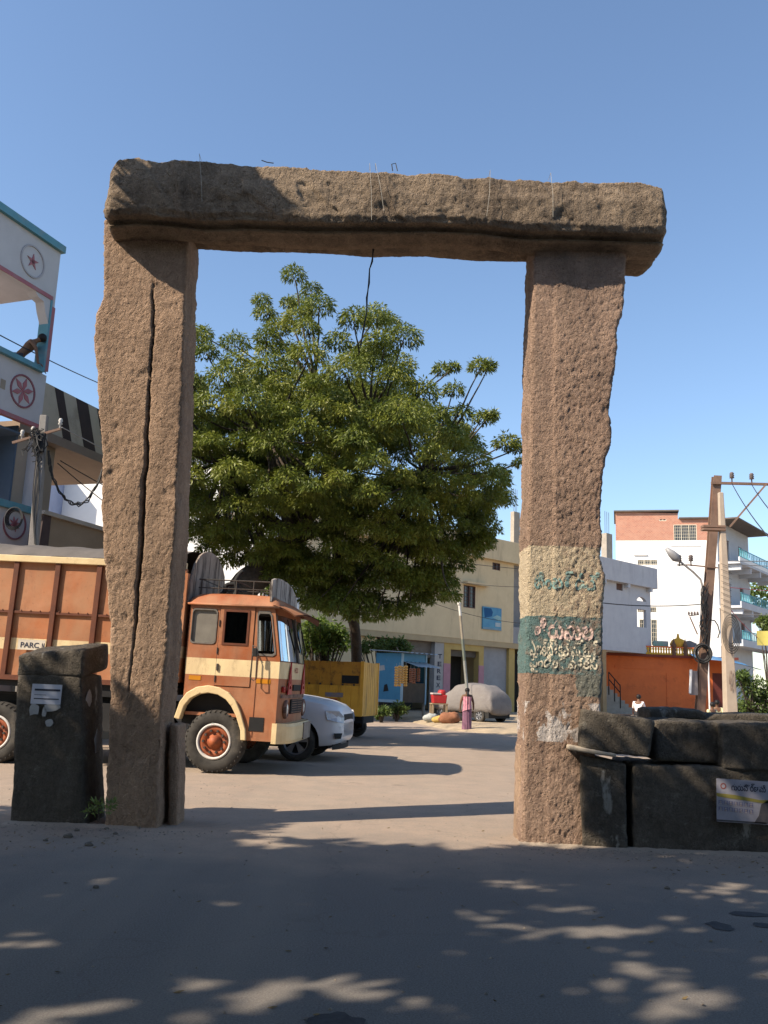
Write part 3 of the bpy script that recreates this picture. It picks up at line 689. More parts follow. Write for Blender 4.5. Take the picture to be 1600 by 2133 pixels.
NI = len(cl)+330
while len(cl) < NI:
    x, y = random.uniform(290, 1040), random.uniform(620, 1275)
    if not inside(x, y, poly): continue
    if y < 800 and random.random() < .8: continue
    d = depth_of(x, y); dz = random.uniform(-.4*max(.5, d), 3.0)
    cl.append((P(x, y, TY+dz), random.uniform(.30,.55)))
cl = [(c, r) for c, r in cl if c.z > 2.4]
leaf_mesh('crown', M_leaf, tree, [c for c, r in cl], [r for c, r in cl], lambda r: int(200+2700*r*r), .115, .0175, droop=.9, low=-.3, shell=.5)
mb = MB()
ends = sorted(cl, key=lambda t: t[0].z)
mains = [P(560,900,TY-.8), P(660,800,TY), P(770,870,TY-.6), P(880,980,TY+.3), P(470,960,TY+.2), P(690,950,TY+1.5)]
for m_ in mains: limb(mb, [fork, fork.lerp(m_, .5)+Vector((0,0,-.25)), m_], .2, .07, 8)
for c, r in cl[:75] + random.sample(cl[75:], 110):
    m_ = min(mains, key=lambda q: (q-c).length + max(0, q.z-c.z)*.8)
    limb(mb, [m_, m_.lerp(c, .55)+Vector((0,0,-.2)), c], .05, .012, 5, .06)
mb.build('branches', M_bark, tree, smooth=True, world=True)

# ================================================================== shade tree beside the viewpoint (its shadow covers the foreground)
bnd = sorted([(G(x, y).x, G(x, y).y) for x, y in ((-300,1640),(0,1640),(380,1650),(520,1700),(640,1742),(760,1768),(880,1762),(960,1770),(1215,1768),(1600,1780),(2000,1800))])
holes = []
for px, py, sx, sy in [(60,1972,110,22),(1350,2035,120,42),(1100,1838,75,10),(1150,1945,110,10),(1330,1935,80,12),(640,2050,190,22),(700,1720,160,6),(560,1760,90,8),(600,1735,120,8),(1450,1858,70,9),(1540,1845,60,6),(1120,2118,60,16),(60,2112,90,24),(420,2035,60,10),(1560,1990,60,12),(940,2100,80,10),(1240,1975,50,8),(1500,2085,60,16),(1380,1900,50,6),(1050,1905,70,8),(1220,1890,60,7),(1480,1930,50,9),(1570,1880,50,7),(1000,1985,60,9),(300,1925,60,6),(180,1840,70,6),(480,1880,60,5),(860,2075,80,12),(1420,2110,80,12),(250,2090,70,10),(500,2100,80,12),(1180,2060,60,14),(760,1985,60,6)]:
    a, b_, c_, d_ = G(px-sx, py), G(px+sx, py), G(px, py-sy), G(px, py+sy)
    holes.append((G(px, py).x, G(px, py).y, (b_.x-a.x)/2*1.15+.03, abs(c_.y-d_.y)/2*1.35+.05))
Lx, Ly, Lz = LDIR
bx_ = np.array([b[0] for b in bnd]); by_ = np.array([b[1] for b in bnd])
def shade_keep(p):
    k = np.ones(len(p), bool)
    def hit(Y): s = (Y-p[:,1])/Ly; return p[:,0]+Lx*s, p[:,2]+Lz*s
    hx, hz = hit(9.35); k &= ~((hx > -3.15)&(hx < -1.95)&(hz > 1.3)&(hz < 6.4)); k &= ~((hx > 1.45)&(hx < 2.42)&(hz > -.03)&(hz < 6.4))
    k &= ~((hx > 2.35)&(hx < 2.75)&(hz > 1.35)&(hz < 6.4))
    hx, hz = hit(9.0); k &= ~((hx > -3.2)&(hx < 3.4)&(hz > 6.0)&(hz < 7.6)) | ((hx < -1.55+.8*(6.9-hz)*0)&(hz > 6.25)&(hz < 6.88)&(hx < -1.5))
    s = -p[:,2]/Lz; gx, gy = p[:,0]+Lx*s, p[:,1]+Ly*s
    wx, wz = hit(fw); onwall = (wx > 2.3)&(wx < 7)&(wz > 0)&(wz < 1.5)
    lint = (hx < -1.5)&(hx > -3.2)&(hz > 6.25)&(hz < 6.88)
    px_, pz_ = hit(fb); onpl = (px_ > -4.0)&(px_ < -2.8)&(pz_ > 0)&(pz_ < 2.0)
    lim = np.interp(gx, bx_, by_) + .12*np.sin(gx*5.1) + .08*np.sin(gx*11.3)
    k &= (gy < lim)|onwall|lint|onpl
    for cx, cy, rx_, ry_ in holes:
        q = ((gx-cx)/rx_)**2+((gy-cy)/ry_)**2; k &= ~((q < 1.0)&(RNG.random(len(p)) < .93)&~onwall)
    q = p - np.array(CAM); f = q @ np.array(FWD); u = q @ np.array(RGT); v = q @ np.array(UPV)
    f2 = np.maximum(f, .01); k &= ~((f > 0)&(np.abs(u/f2*FPX) < 930)&(np.abs(v/f2*FPX) < 1250))
    return k
def shade_keep2(p):
    return shade_keep(p) | (shade_view(p) & (p[:,1] < -1.0) & ((p[:,1] - p[:,2]*Ly/Lz) < 2.4))
def shade_view(p):
    q = p - np.array(CAM); f = q @ np.array(FWD); u = q @ np.array(RGT); v = q @ np.array(UPV); f2 = np.maximum(f, .01)
    return ~((f > 0)&(np.abs(u/f2*FPX) < 930)&(np.abs(v/f2*FPX) < 1250))
st = thing('shade_tree', 'broad leafy shade tree beside the viewpoint, left of the picture', 'tree', (-9.5,-2.0,0))
sc_c, sc_r = [], []
for i_ in range(34*24):
    gx, gy = -9+17*((i_%34)+random.random())/34, -1.5+11.7*((i_//34)+random.random())/24
    if gy > np.interp(gx, bx_, by_)+1.6: continue
    t = random.uniform(6.0, 8.6)/ (-Lz); sc_c.append(Vector((gx-Lx*t, gy-Ly*t, -Lz*t))); sc_r.append(random.uniform(.4,.65))
for _ in range(26):
    hx, hz = random.uniform(-3.1,-1.6), random.uniform(6.3,6.8); t = random.uniform(3.5,5.0); sc_c.append(Vector((hx-Lx*t, 9.0-Ly*t, hz-Lz*t))); sc_r.append(.4)
leaf_mesh('crown', M_leaf, st, sc_c, sc_r, lambda r: 120, .27, .085, droop=.3, low=-1.1, keep=shade_keep, shell=.05)
mb = MB(); base = Vector((-9.5,-2,0)); fk = Vector((-9.0,-1.6,4.0)); limb(mb, [base+Vector((0,0,-.1)), Vector((-9.6,-1.9,2)), fk], .38, .28, 10)
mb.build('trunk', M_bark, st, smooth=True, world=True)
mb = MB()
for tgt in [(-12,-3,6.5),(-6,-2.5,7),(-10,1.5,7),(-3.5,-2.8,7.2),(-7,0.6,7.4)]: limb(mb, [fk, fk.lerp(Vector(tgt),.5)+Vector((0,0,.3)), tgt], .16, .04, 7)
mb.build('branches', M_bark, st, smooth=True, world=True)

# second, unseen tree added behind the viewpoint to cut sky fill on the gate
st2 = thing('shade_tree', 'unseen tall tree added behind the viewpoint to dim the sky light', 'tree', (3.5,-8.5,0))
c2_, r2_ = [], []
for i_ in range(20*14):
    gx, gy = -11+22*((i_%20)+random.random())/20, -15+15.5*((i_//20)+random.random())/14
    q_ = ((gx)/12)**2+((gy+7.5)/8.5)**2
    if q_ > 1: continue
    c2_.append(Vector((gx, gy, 6.2+3.2*(1-q_)**.5+random.uniform(-.8,.6)))); r2_.append(random.uniform(.5,.8))
leaf_mesh('crown', M_leaf, st2, c2_, r2_, lambda r: 110, .30, .10, droop=.3, low=-1.1, keep=shade_keep2, shell=.05)
mb = MB(); limb(mb, [Vector((3.5,-8.5,-.1)), Vector((3.3,-8.4,2.5)), Vector((3.0,-8,5))], .4, .28, 10); mb.build('trunk', M_bark, st2, smooth=True, world=True)
mb = MB()
for tgt in [(-4,-8,8),(0,-4,8.4),(6,-4,8),(8,-9,8),(2,-13,8)]: limb(mb, [Vector((3,-8,5)), Vector((3,-8,5)).lerp(Vector(tgt),.5)+Vector((0,0,.4)), tgt], .18, .04, 7)
mb.build('branches', M_bark, st2, smooth=True, world=True)
# loose grit lying on the road near the stones
mb = MB(); rg = random.Random(3)
for i_ in range(2600):
    if rg.random() < .6:
        bx0, by0 = rg.choice([(P(110,1700,fb).x, fb), (-2.5, 9.3), (1.9, 9.2), (2.6, fw), (3.6, fw), (4.6, fw)]); x, y = bx0+rg.gauss(0,.55), by0-abs(rg.gauss(0,.30))-.02
    else: x, y = rg.uniform(-5, 5), rg.uniform(3.2, 14)
    s_ = .004+.010*rg.random()**3; a = rg.random()*6.3; ca, sa = math.cos(a)*s_, math.sin(a)*s_
    mb.add([(x+ca*1.3,y+sa*1.3,.001),(x-sa,y+ca,.001),(x-ca*1.2,y-sa*1.2,.001),(x+sa,y-ca,.001),(x+ca*.2,y+sa*.2,s_*.9)], [(0,1,4),(1,2,4),(2,3,4),(3,0,4)])
tag(mb.build('road_grit', M('grit', (.30,.25,.20), (.12,.11,.10), 40, .95, bumps=0)), 'fine loose grit scattered on the road around the stones', 'grit', kind='stuff')
# dust heaped along the feet of the stones
def drift(lab, pts, w, h):
    mb = MB(); n = len(pts); mb.grid(lambda u, v: (interp([(i/(n-1), p[0]) for i, p in enumerate(pts)], u), interp([(i/(n-1), p[1]) for i, p in enumerate(pts)], u) - w*v*(1+.5*noise.noise(Vector((u*9, w, 0)))), h*(1-v)**2*(.6+.6*abs(noise.noise(Vector((u*14, 3, h*50)))))+.002*(1-v)-.001), 60, 8)
    return structure(mb.build('dust_drift', M('drift_dust', (.33,.27,.21), (.26,.215,.17), 5, .95, bumps=.5, bscale=30, bdist=.01), smooth=True))
drift('', [(P(16,1705,fb).x, fb+.02), (P(182,1710,fb).x, fb+.02)], .22, .02); drift('', [(-3.0, 9.42), (-2.35, 9.42)], .2, .02); drift('', [(P(1080,1745,YR).x, YR+.02), (P(1222,1745,YR).x, YR+.02)], .2, .025); drift('', [(P(1212,1768,fw).x, fw+.03), (P(1640,1785,fw).x, fw+.03)], .24, .022)

# unseen house row, added behind the viewpoint to block bright low sky
hs = thing('added_house_row', 'unseen plain house row added behind the viewpoint to block low sky', 'house', (0,-17,0))
M_hs = M('house_plaster', (.30,.26,.21), (.25,.215,.175), 1.2, .9, bumps=.15)
hh = [(-18+6*k, -16.4+6*k, 1.0, 2.4) for k in range(7)] + [(-18+6*k, -16.4+6*k, 4.6, 6.0) for k in range(7)] + [(-15.2+12*k, -14.0+12*k, 0, 2.2) for k in range(3)]
MB().wall(-24, 24, 0, 9.0, -.3, 0, hh).build('wall', M_hs, hs); MB().box(-24.3, 24.3, -7, .5, 9.0, 9.25).build('roof', M_hs, hs); MB().box(-24, 24, -7, -6.7, 0, 9).build('rear_wall', M_hs, hs)
for h_ in hh: MB().box(h_[0], h_[1], -.25, -.2, h_[2], h_[3]).build('door' if h_[2] == 0 else 'window', M('house_joinery', (.05,.04,.035), bumps=0), hs)
# dry leaves and dark tar stains on the near road
mb = MB(); rg = random.Random(8)
for i_ in range(340):
    x, y = rg.uniform(-5, 6), rg.uniform(2.6, 10.5)
    if rg.random() < .35: x, y = rg.choice([-3.3, -2.4, 2.8, 4.2])+rg.gauss(0,.5), rg.uniform(8.0, 8.8)
    s_ = rg.uniform(.012,.03); a = rg.random()*6.3; ca, sa = math.cos(a), math.sin(a); h_ = rg.uniform(.004,.014)
    mb.add([(x-ca*s_,y-sa*s_,.003),(x-sa*s_*.4,y+ca*s_*.4,.003+h_*.6),(x+ca*s_,y+sa*s_,.003+h_),(x+sa*s_*.4,y-ca*s_*.4,.003)], [(0,1,2),(0,2,3)])
tag(mb.build('fallen_leaves', M('dry_leaf', (.20,.14,.06), (.10,.075,.04), 30, .9, bumps=0)), 'dry leaf litter scattered over the shaded road', 'leaves', kind='stuff')
for cx, cy, rx_, ry_ in ((1500,1930,22,9),(1560,1905,38,5),(700,2128,60,16),(1590,1928,20,5)):
    c = G(cx, cy); ex, ey = abs(G(cx+rx_, cy).x-c.x), abs(G(cx, cy-ry_).y-c.y)
    mb = MB(); pts = [(c.x+ex*math.cos(t)*(1+.5*noise.noise(Vector((t*1.7, cx, 0)))), c.y+ey*math.sin(t)*(1+.5*noise.noise(Vector((t*1.7, cy, 5)))), .004) for t in np.linspace(0, 2*math.pi, 25)[:-1]]
    mb.add(pts, [tuple(range(24))]); structure(mb.build('tar_stain', M('tar_dark', (.025,.025,.027), (.05,.05,.052), 20, .8, bumps=.3)))

# ================================================================== vehicles
M_tyre = M('tyre_rubber', (.028,.026,.024), (.06,.055,.048), 6, .9, bumps=.3, bscale=40, dirt=(.12,.10,.08), dscale=3, damt=(.55,.8))
M_black = M('matt_black', (.012,.012,.013), (.02,.02,.02), rough=.8, bumps=0)
M_dkmetal = M('dark_metal', (.04,.035,.03), (.07,.055,.045), 6, .7, bumps=.2)
def wheel(parent, c, Rr, W, hubmat, ringmat=None, rim=.55, face=-1, nuts=10, spokes=0, group=None):
    """a wheel whose outer face looks along -y (face=-1) or +y"""
    w = bpy.data.objects.new('wheel', None); col.objects.link(w); w.parent = parent; w.location = c; PM[w.name] = Matrix.Translation(Vector(c))
    w.empty_display_size = .1
    f = face; s = Rr
    mb = MB(); mb.lathe([(rim*s, f*W*.42),(rim*s*1.04, f*W*.5),(s*.80, f*W*.52),(s*.93, f*W*.46),(s*.985, f*W*.36),(s, f*W*.2),(s, -f*W*.2),(s*.985, -f*W*.36),(s*.9, -f*W*.5),(rim*s, -f*W*.45),(rim*s, f*W*.42)], (0,0,0), 'y', 44)
    for k in range(36):   # tread lugs
        a = 2*math.pi*k/36
        for sd in (1, -1):
            p0 = Vector((math.cos(a)*s*.992, sd*W*.3, math.sin(a)*s*.992)); p1 = Vector((math.cos(a+.05)*s*.93, sd*W*.49, math.sin(a+.05)*s*.93)); mb.tube([p0, p1], .012*s/.5, 4)
    mb.build('tyre', M_tyre, w, smooth=True, weld=False)
    d = W*.42
    if ringmat: MB().lathe([(rim*s*1.03, f*d*1.15),(rim*s*.99, f*d*1.3),(rim*s*.9, f*d*1.25),(rim*s*.86, f*d*.7)], (0,0,0), 'y', 40).build('rim', ringmat, w, smooth=True)
    if spokes:
        MB().lathe([(rim*s, f*d),(rim*s*.93, f*d*1.05),(rim*s*.9, f*d*.55)], (0,0,0), 'y', 36).build('rim', hubmat, w, smooth=True)
        MB().lathe([(rim*s*.95, f*d*.35),(0.001, f*d*.35)], (0,0,0), 'y', 30).build('brake_disc', M_black, w)
        for k in range(spokes):
            a = 2*math.pi*k/spokes+.3; da = .30; m2 = MB(); r0, r1 = rim*s*.18, rim*s*.93
            m2.add([(math.cos(a-da*1.6)*r0, f*d*.95, math.sin(a-da*1.6)*r0),(math.cos(a+da*1.6)*r0, f*d*.95, math.sin(a+da*1.6)*r0),(math.cos(a+da)*r1, f*d*1.02, math.sin(a+da)*r1),(math.cos(a-da)*r1, f*d*1.02, math.sin(a-da)*r1),
                    (math.cos(a-da*1.6)*r0, f*d*.6, math.sin(a-da*1.6)*r0),(math.cos(a+da*1.6)*r0, f*d*.6, math.sin(a+da*1.6)*r0),(math.cos(a+da)*r1, f*d*.6, math.sin(a+da)*r1),(math.cos(a-da)*r1, f*d*.6, math.sin(a-da)*r1)], [(0,1,2,3),(0,4,5,1),(1,5,6,2),(2,6,7,3),(3,7,4,0)])
            m2.build('spoke', hubmat, w)
        MB().lathe([(rim*s*.22, f*d*.7),(rim*s*.22, f*d*1.05),(rim*s*.12, f*d*1.12),(.001, f*d*1.12)], (0,0,0), 'y', 16).build('hub', hubmat, w, smooth=True)
    else:
        MB().lathe([(rim*s*.9, f*d*.72),(rim*s*.82, f*d*1.05),(rim*s*.70, f*d*1.1),(rim*s*.52, f*d*.8),(rim*s*.42, f*d*.75),(rim*s*.40, f*d*1.05),(rim*s*.26, f*d*1.2),(rim*s*.24, f*d*1.45),(.001, f*d*1.5)], (0,0,0), 'y', 36).build('hub', hubmat, w, smooth=True)
        m3 = MB()
        for k in range(nuts):
            a = 2*math.pi*k/nuts; cc = Vector((math.cos(a)*rim*s*.62, f*d*.95, math.sin(a)*rim*s*.62)); m3.tube([cc, cc+Vector((0, f*.05, 0))], .02*s/.5, 6)
        tag(m3.build('lug_nuts', M_dkmetal, w), kind='stuff')
    return w

# ------------------------------------------------------------------ the lorry
base = G(438, 1612)
LX, LY = base.x, base.y; SC = LY/14.2
lorry = thing('goods_lorry', 'orange goods lorry with cream band and tall box body parked behind the gate', 'truck', (LX, LY+.02, 0), R(-5), ry=R(.9))
ORANGE = (.335,.100,.036); CREAM = (.70,.55,.31)
M_cab = banded('lorry_paint', [(1.55, 1.82, CREAM)], ORANGE, .4, dirt=(.13,.055,.03), damt=(.52,.74))
M_boxp = banded('lorry_box_paint', [(1.80, 1.99, CREAM)], (.39,.135,.05), .5, dirt=(.20,.09,.05), damt=(.54,.78))
M_post = M('lorry_post_brown', (.13,.04,.018), (.09,.03,.015), 5, .6)
M_cream = M('lorry_cream', CREAM, (.58,.44,.24), 3, .5, dirt=(.25,.15,.08), dscale=5, damt=(.6,.72))
M_wood = M('weathered_board', (.38,.35,.32), (.27,.24,.22), 3, .9, bumps=.5, bscale=18, dirt=(.06,.05,.045), dscale=7, damt=(.52,.6), streak=True)
M_wood2 = M('old_brown_board', (.34,.28,.23), (.24,.19,.15), 3, .9, bumps=.5, bscale=18, dirt=(.05,.04,.035), dscale=5, damt=(.5,.65), streak=True)
M_tarp = M('grey_tarpaulin', (.13,.115,.105), (.085,.077,.07), 2, .8)
W = 2.35
def sides(fn, name, mat, parent, **k):
    for y, s in ((0, 1), (W, -1)):
        mb = MB(); fn(mb, y, s); mb.build(name, mat, parent, **k)
arch = [(-.67,.84),(-.60,1.10),(-.50,1.25),(-.34,1.35),(-.15,1.385),(.035,1.36),(.20,1.285),(.32,1.17),(.42,.98),(.52,.71),(.535,.55)]
arch_in = [(-.58,.82),(-.52,1.04),(-.43,1.16),(-.30,1.235),(-.14,1.265),(.02,1.245),(.16,1.175),(.26,1.07),(.35,.92),(.44,.70),(.455,.55)]
mid = [((a[0]+b[0])/2, (a[1]+b[1])/2) for a, b in zip(arch, arch_in)]
def xe(z): return .99 if z < 1.83 else .99 - (z-1.83)*.17     # front edge of the cab side
def cabside(mb, y, s):
    y0, y1 = (y, y+.05*s) if s > 0 else (y-.05, y)
    lo = [(-.58, 1.9), *[m for m in mid if m[0] > -.58], (.5,.55), (.99,.55), (.99,1.83), (.985,1.9)]
    mb.prism(lo, y0, y1)
    for q in ([(-.58,1.9),(-.53,1.9),(-.53,2.70),(-.58,2.70)], [(-.11,1.9),(.0,1.9),(.0,2.70),(-.11,2.70)], [(.44,1.9),(.60,1.9),(.555,2.62),(.555,2.70),(.44,2.70)],
              [(.90,1.9),(xe(1.9),1.9),(xe(2.7),2.70),(.76,2.70)], [(-.53,1.9),(-.11,1.9),(-.11,2.06),(-.53,2.06)], [(-.53,2.62),(-.11,2.62),(-.11,2.70),(-.53,2.70)], [(.0,2.62),(.44,2.62),(.44,2.70),(.0,2.70)], [(.555,2.62),(.79,2.62),(.78,2.70),(.555,2.70)], [(0,1.9),(.44,1.9),(.44,2.05),(0,2.05)]):
        mb.prism(q, y0, y1)
cab = MB(); cabside(cab, 0, 1); cabside(cab, W, -1)
cab.box(-.58,-.53,.05,W-.05,1.0,2.70); cab.box(-.53,.95,.05,W-.05,.9,.95)
# curved front
def fx(z, y): e = abs(2*y/W-1); return xe(z) + .10*(1-e**4) - .03*e**12
cab.grid(lambda u, v: (fx(.55+1.28*u, W*v), W*v, .55+1.28*u), 12, 26)
cab.grid(lambda u, v: (fx(2.58+.12*u, W*v), W*v, 2.58+.12*u), 2, 26)
cab.build('cab_shell', M_cab, lorry, smooth=False)
def rim_pts(pts, grow): c = (sum(p[0] for p in pts)/len(pts), sum(p[1] for p in pts)/len(pts)); return [(c[0]+(p[0]-c[0])*(1+grow), c[1]+(p[1]-c[1])*(1+grow)) for p in pts]
def rrect(x0, x1, z0, z1, r, n=4):
    pts = []
    for cx, cz, a in ((x1-r,z0+r,-90),(x1-r,z1-r,0),(x0+r,z1-r,90),(x0+r,z0+r,180)):
        for k in range(n+1): t = R(a+90*k/n); pts.append((cx+r*math.cos(t), cz+r*math.sin(t)))
    return pts
def ringprism(mb, outer, inner, y0, y1):
    n = len(outer); vs = [(p[0],y0,p[1]) for p in outer]+[(p[0],y0,p[1]) for p in inner]+[(p[0],y1,p[1]) for p in outer]+[(p[0],y1,p[1]) for p in inner]; fs = []
    for i in range(n):
        j = (i+1)%n; fs += [(i,j,n+j,n+i),(2*n+i,3*n+i,3*n+j,2*n+j),(i,2*n+i,2*n+j,j),(n+i,n+j,3*n+j,3*n+i)]
    mb.add(vs, fs)
G_dust = M('dusty_pane', (.20,.185,.155), (.15,.135,.115), 3, .35, bumps=.05, spec=.6); G_dark = glass('window_glass', (.5,.53,.53), .0); M_rubber = M('grey_seal', (.16,.14,.12), (.1,.09,.08), 8, .7)
M_curtain = M('dark_curtain', (.035,.03,.024), (.075,.066,.05), 9, .9, bumps=.5)
rw = rrect(-.53,-.12,2.07,2.61,.06); ow = [(min(max(p[0],-.535),-.105), p[1]) for p in rim_pts(rw, .07)]
mb = MB(); mb.prism(rw, .025, .035); mb.build('rear_window', G_dust, lorry)
mb = MB(); ringprism(mb, ow, rim_pts(rw, -.02), -.012, .03); mb.build('window_seal', M_rubber, lorry)
qw = [(.625,1.93),(.86,1.93),(.90,1.96),(.895,2.02),(.80,2.55),(.76,2.60),(.60,2.60),(.575,2.56),(.61,1.96)]
mb = MB(); mb.prism(qw, .022, .03); mb.build('quarter_window', G_dark, lorry)
mb = MB(); ringprism(mb, rim_pts(qw, .09), rim_pts(qw, -.03), -.012, .03); mb.build('window_seal', M_rubber, lorry)
door = MB().wall(-.06,.52,1.39,2.69,-.014,-.001,[(.02,.42,2.07,2.61)]).build('door', M_cab, lorry, bevel=.004)
mb = MB(); ringprism(mb, [(-.068,1.382),(.528,1.382),(.528,2.698),(-.068,2.698)], [(-.05,1.40),(.51,1.40),(.51,2.68),(-.05,2.68)], -.004, -.0015); mb.build('door_gap', M_black, lorry)
mb = MB(); ringprism(mb, [(.0,2.05),(.44,2.05),(.44,2.63),(.0,2.63)], [(.035,2.085),(.405,2.085),(.405,2.595),(.035,2.595)], -.024, .018); mb.build('window_frame', M_post, door)
for zz in (1.5,1.95,2.4): MB().tube([(-.062,-.02,zz-.05),(-.062,-.02,zz+.05)], .012, 6).build('hinge', M_dkmetal, door)
mb = MB(); mb.prism([(.02,2.07),(.42,2.07),(.42,2.61),(.02,2.61)], .02, .026); mb.build('door_glass', G_dark, door)
mb = MB(); mb.grid(lambda u, v: (-.02+.5*u, .09+.02*math.sin(u*26+3*math.sin(v*3)*(u-.5)), 2.0+.66*v), 40, 8); mb.build('curtain', M_curtain, lorry, smooth=True)
mb = MB(); mb.box(-.05,-.02,-.04,-.014,1.63,1.74); mb.build('door_handle', M_dkmetal, door, bevel=.004)
mb = MB(); mb.box(-.50,-.30,-.006,-.002,1.46,1.53); mb.build('amber_reflector', M('amber', (.55,.22,.02), rough=.3, bumps=0), lorry)
mb = MB(); mb.box(.62,.86,-.006,-.002,1.46,1.53); mb.build('amber_reflector', MATS['amber'], lorry)
mb = MB(); mb.box(.615,.625,-.006,-.002,.6,1.88); mb.box(-.065,-.058,-.006,-.002,1.38,1.41); mb.build('panel_seam', M_post, lorry)
def fender(mb, y, s):
    y0, y1 = (y-.06, y+.12) if s > 0 else (y-.12, y+.06)
    mb.prism(arch + arch_in[::-1], y0, y1)
sides(fender, 'wheel_arch', M_cream, lorry, bevel=.012)
mb = MB(); mb.box(-.6,.5,.14,W-.14,.75,1.3); mb.build('wheel_well', M_black, lorry)
# roof and sun visor
def roof(u, v):
    x, y = -.62+1.56*u, -.03+(W+.06)*v; e = max(abs(2*v-1)**12, abs(2*u-1)**10); return (x, y, 2.70+.20*(1-e)+ .02*math.sin(u*3.1))
mb = MB(); mb.grid(roof, 30, 30); mb.box(-.62,.94,-.05,-.02,2.685,2.715); mb.box(-.62,.94,W+.02,W+.05,2.685,2.715); mb.box(-.6,.9,0,W,2.69,2.70)
rf = mb.build('roof', M_cab, lorry, smooth=True)
def visor(u, v): y = -.04+(W+.08)*v; e = abs(2*v-1); return (.80+.52*u - .13*u*e**3, y, 2.80-.05*u-.11*u*u - .06*e**4)
mb = MB(); mb.grid(visor, 8, 24); mb.grid(lambda u, v: tuple(Vector(visor(u, v))-Vector((0,0,.02))), 8, 24); mb.build('sun_visor', M_cab, lorry, smooth=True)
mb = MB(); mb.grid(lambda u, v: (fx(1.84+.74*u, .06+(W-.12)*v)-.01, .06+(W-.12)*v, 1.84+.74*u), 8, 24); mb.build('windscreen', glass('windscreen_glass', (.25,.31,.36), .0, .03), lorry, smooth=True)
for yy in (.04, W/2, W-.04):
    mb = MB(); mb.tube([(fx(1.84, yy)+.005, yy, 1.82), (fx(2.58, yy)+.005, yy, 2.60)], .022, 6); mb.build('windscreen_pillar', M_rubber, lorry)
for yy, tilt in ((.75,.25),(1.55,.2)):
    mb = MB(); mb.tube([(fx(2.56,yy)+.03, yy, 2.57), (fx(2.25,yy+tilt)+.03, yy+tilt, 2.24)], .010, 5); mb.tube([(fx(2.38,yy+.1)+.035, yy+.08, 2.40),(fx(2.05,yy+tilt+.2)+.035, yy+tilt+.22, 2.02)], .016, 5); mb.build('wiper', M_black, lorry)
# front face fittings
M_rust = M('rusty_front', (.17,.085,.06), (.26,.15,.11), 5, .7, dirt=(.06,.035,.03), dscale=6, damt=(.5,.6))
def onfront(y, z, d=.012): return fx(z, y)+d
for yy in (.46, 1.70):
    x = onfront(yy, 1.4); tri = [(yy-.17,1.30),(yy+.17,1.30),(yy,1.84)]
    mb = MB()
    inn = [(yy-.075,1.39),(yy+.075,1.39),(yy,1.63)]
    n=3; vs=[(x,*p) for p in tri]+[(x,*p) for p in inn]+[(x+.02,*p) for p in tri]+[(x+.02,*p) for p in inn]; fs=[]
    for i in range(3): j=(i+1)%3; fs += [(6+i,6+j,9+j,9+i),(i,j,6+j,6+i),(3+i,9+i,9+j,3+j)]
    mb.add(vs, fs); mb.box(x, x+.018, yy-.06, yy+.06, 1.44, 1.48); mb.build('red_triangle', M('red_reflector', (.42,.03,.03), (.3,.02,.02), 9, .4), lorry)
for yy in (.36, 1.95):
    x = onfront(yy, 1.08); mb = MB(); mb.lathe([(.15,-.02),(.15,.02),(.115,.035),(.11,.0)], (x, yy, 1.06), 'x', 20); h = mb.build('headlight', M_rust, lorry, smooth=True)
    mb = MB(); mb.lathe([(.11,.012),(.07,.03),(.001,.038)], (x, yy, 1.06), 'x', 20); mb.build('lens', M('lamp_lens', (.62,.60,.55), rough=.15, bumps=0, spec=.8), h, smooth=True)
for z0, z1, y0, y1 in ((.98,1.22,.62,1.66), (1.36,1.46,.75,1.45)):
    x = onfront(W/2, 1.1); MB().box(x-.02, x+.012, y0, y1, z0, z1).build('grille', M_black, lorry, bevel=.01)
for k in range(6):
    z = 1.0+.04*k; MB().box(onfront(W/2,1.1)+.013, onfront(W/2,1.1)+.022, .64, 1.64, z, z+.012).build('grille_bar', M_rust, lorry)
x = onfront(W/2, 1.25); mb = MB(); mb.grid(lambda u, v: (fx(1.24+.06*u, .1+(W-.2)*v)+.012, .1+(W-.2)*v, 1.24+.06*u), 2, 22); mb.build('trim_strip', M_rust, lorry)
MB().box(onfront(.2,1.4,.0)-.02, onfront(.2,1.4,.035), .12, .30, 1.33, 1.43).build('marker_lamp', M('lamp_red', (.35,.02,.02), rough=.25, bumps=0), lorry, bevel=.02)
text_part('4220', 'model_lettering', MATS['lamp_red'], None, 0, .3, 0, .09, 0, bold=.02)
t_ = bpy.data.objects['model_lettering']; t_.parent = lorry; t_.rotation_euler = (0, 0, R(90)); t_.location = (onfront(.95,1.7,.014), .82, 1.66)
# bumper
bp = MB(); bp.grid(lambda u, v: (1.02+.21*(1-abs(2*v-1)**7)*(1 if .12 < u < .88 else .9), -.02+(W+.04)*v, .52+.32*u), 6, 30); bp.box(.94,1.02,-.02,.06,.52,.84); bp.box(.94,1.02,W-.06,W+.02,.52,.84)
bp.grid(lambda u, v: (.98+(.25-.21*abs(2*v-1)**7)*u*.8, -.02+(W+.04)*v, .84), 2, 30); bp.build('bumper', M_cream, lorry, smooth=False)
MB().box(1.225,1.242,1.28,2.02,.54,.82).build('number_plate_board', M_wood2, lorry)
mb = MB(); mb.box(.56,.80,-.008,.01,.70,.92); mb.build('step_recess', M_black, lorry)
mb = MB(); mb.box(.5,.97,.05,W-.05,.55,.60); mb.build('cab_floor', M_black, lorry)
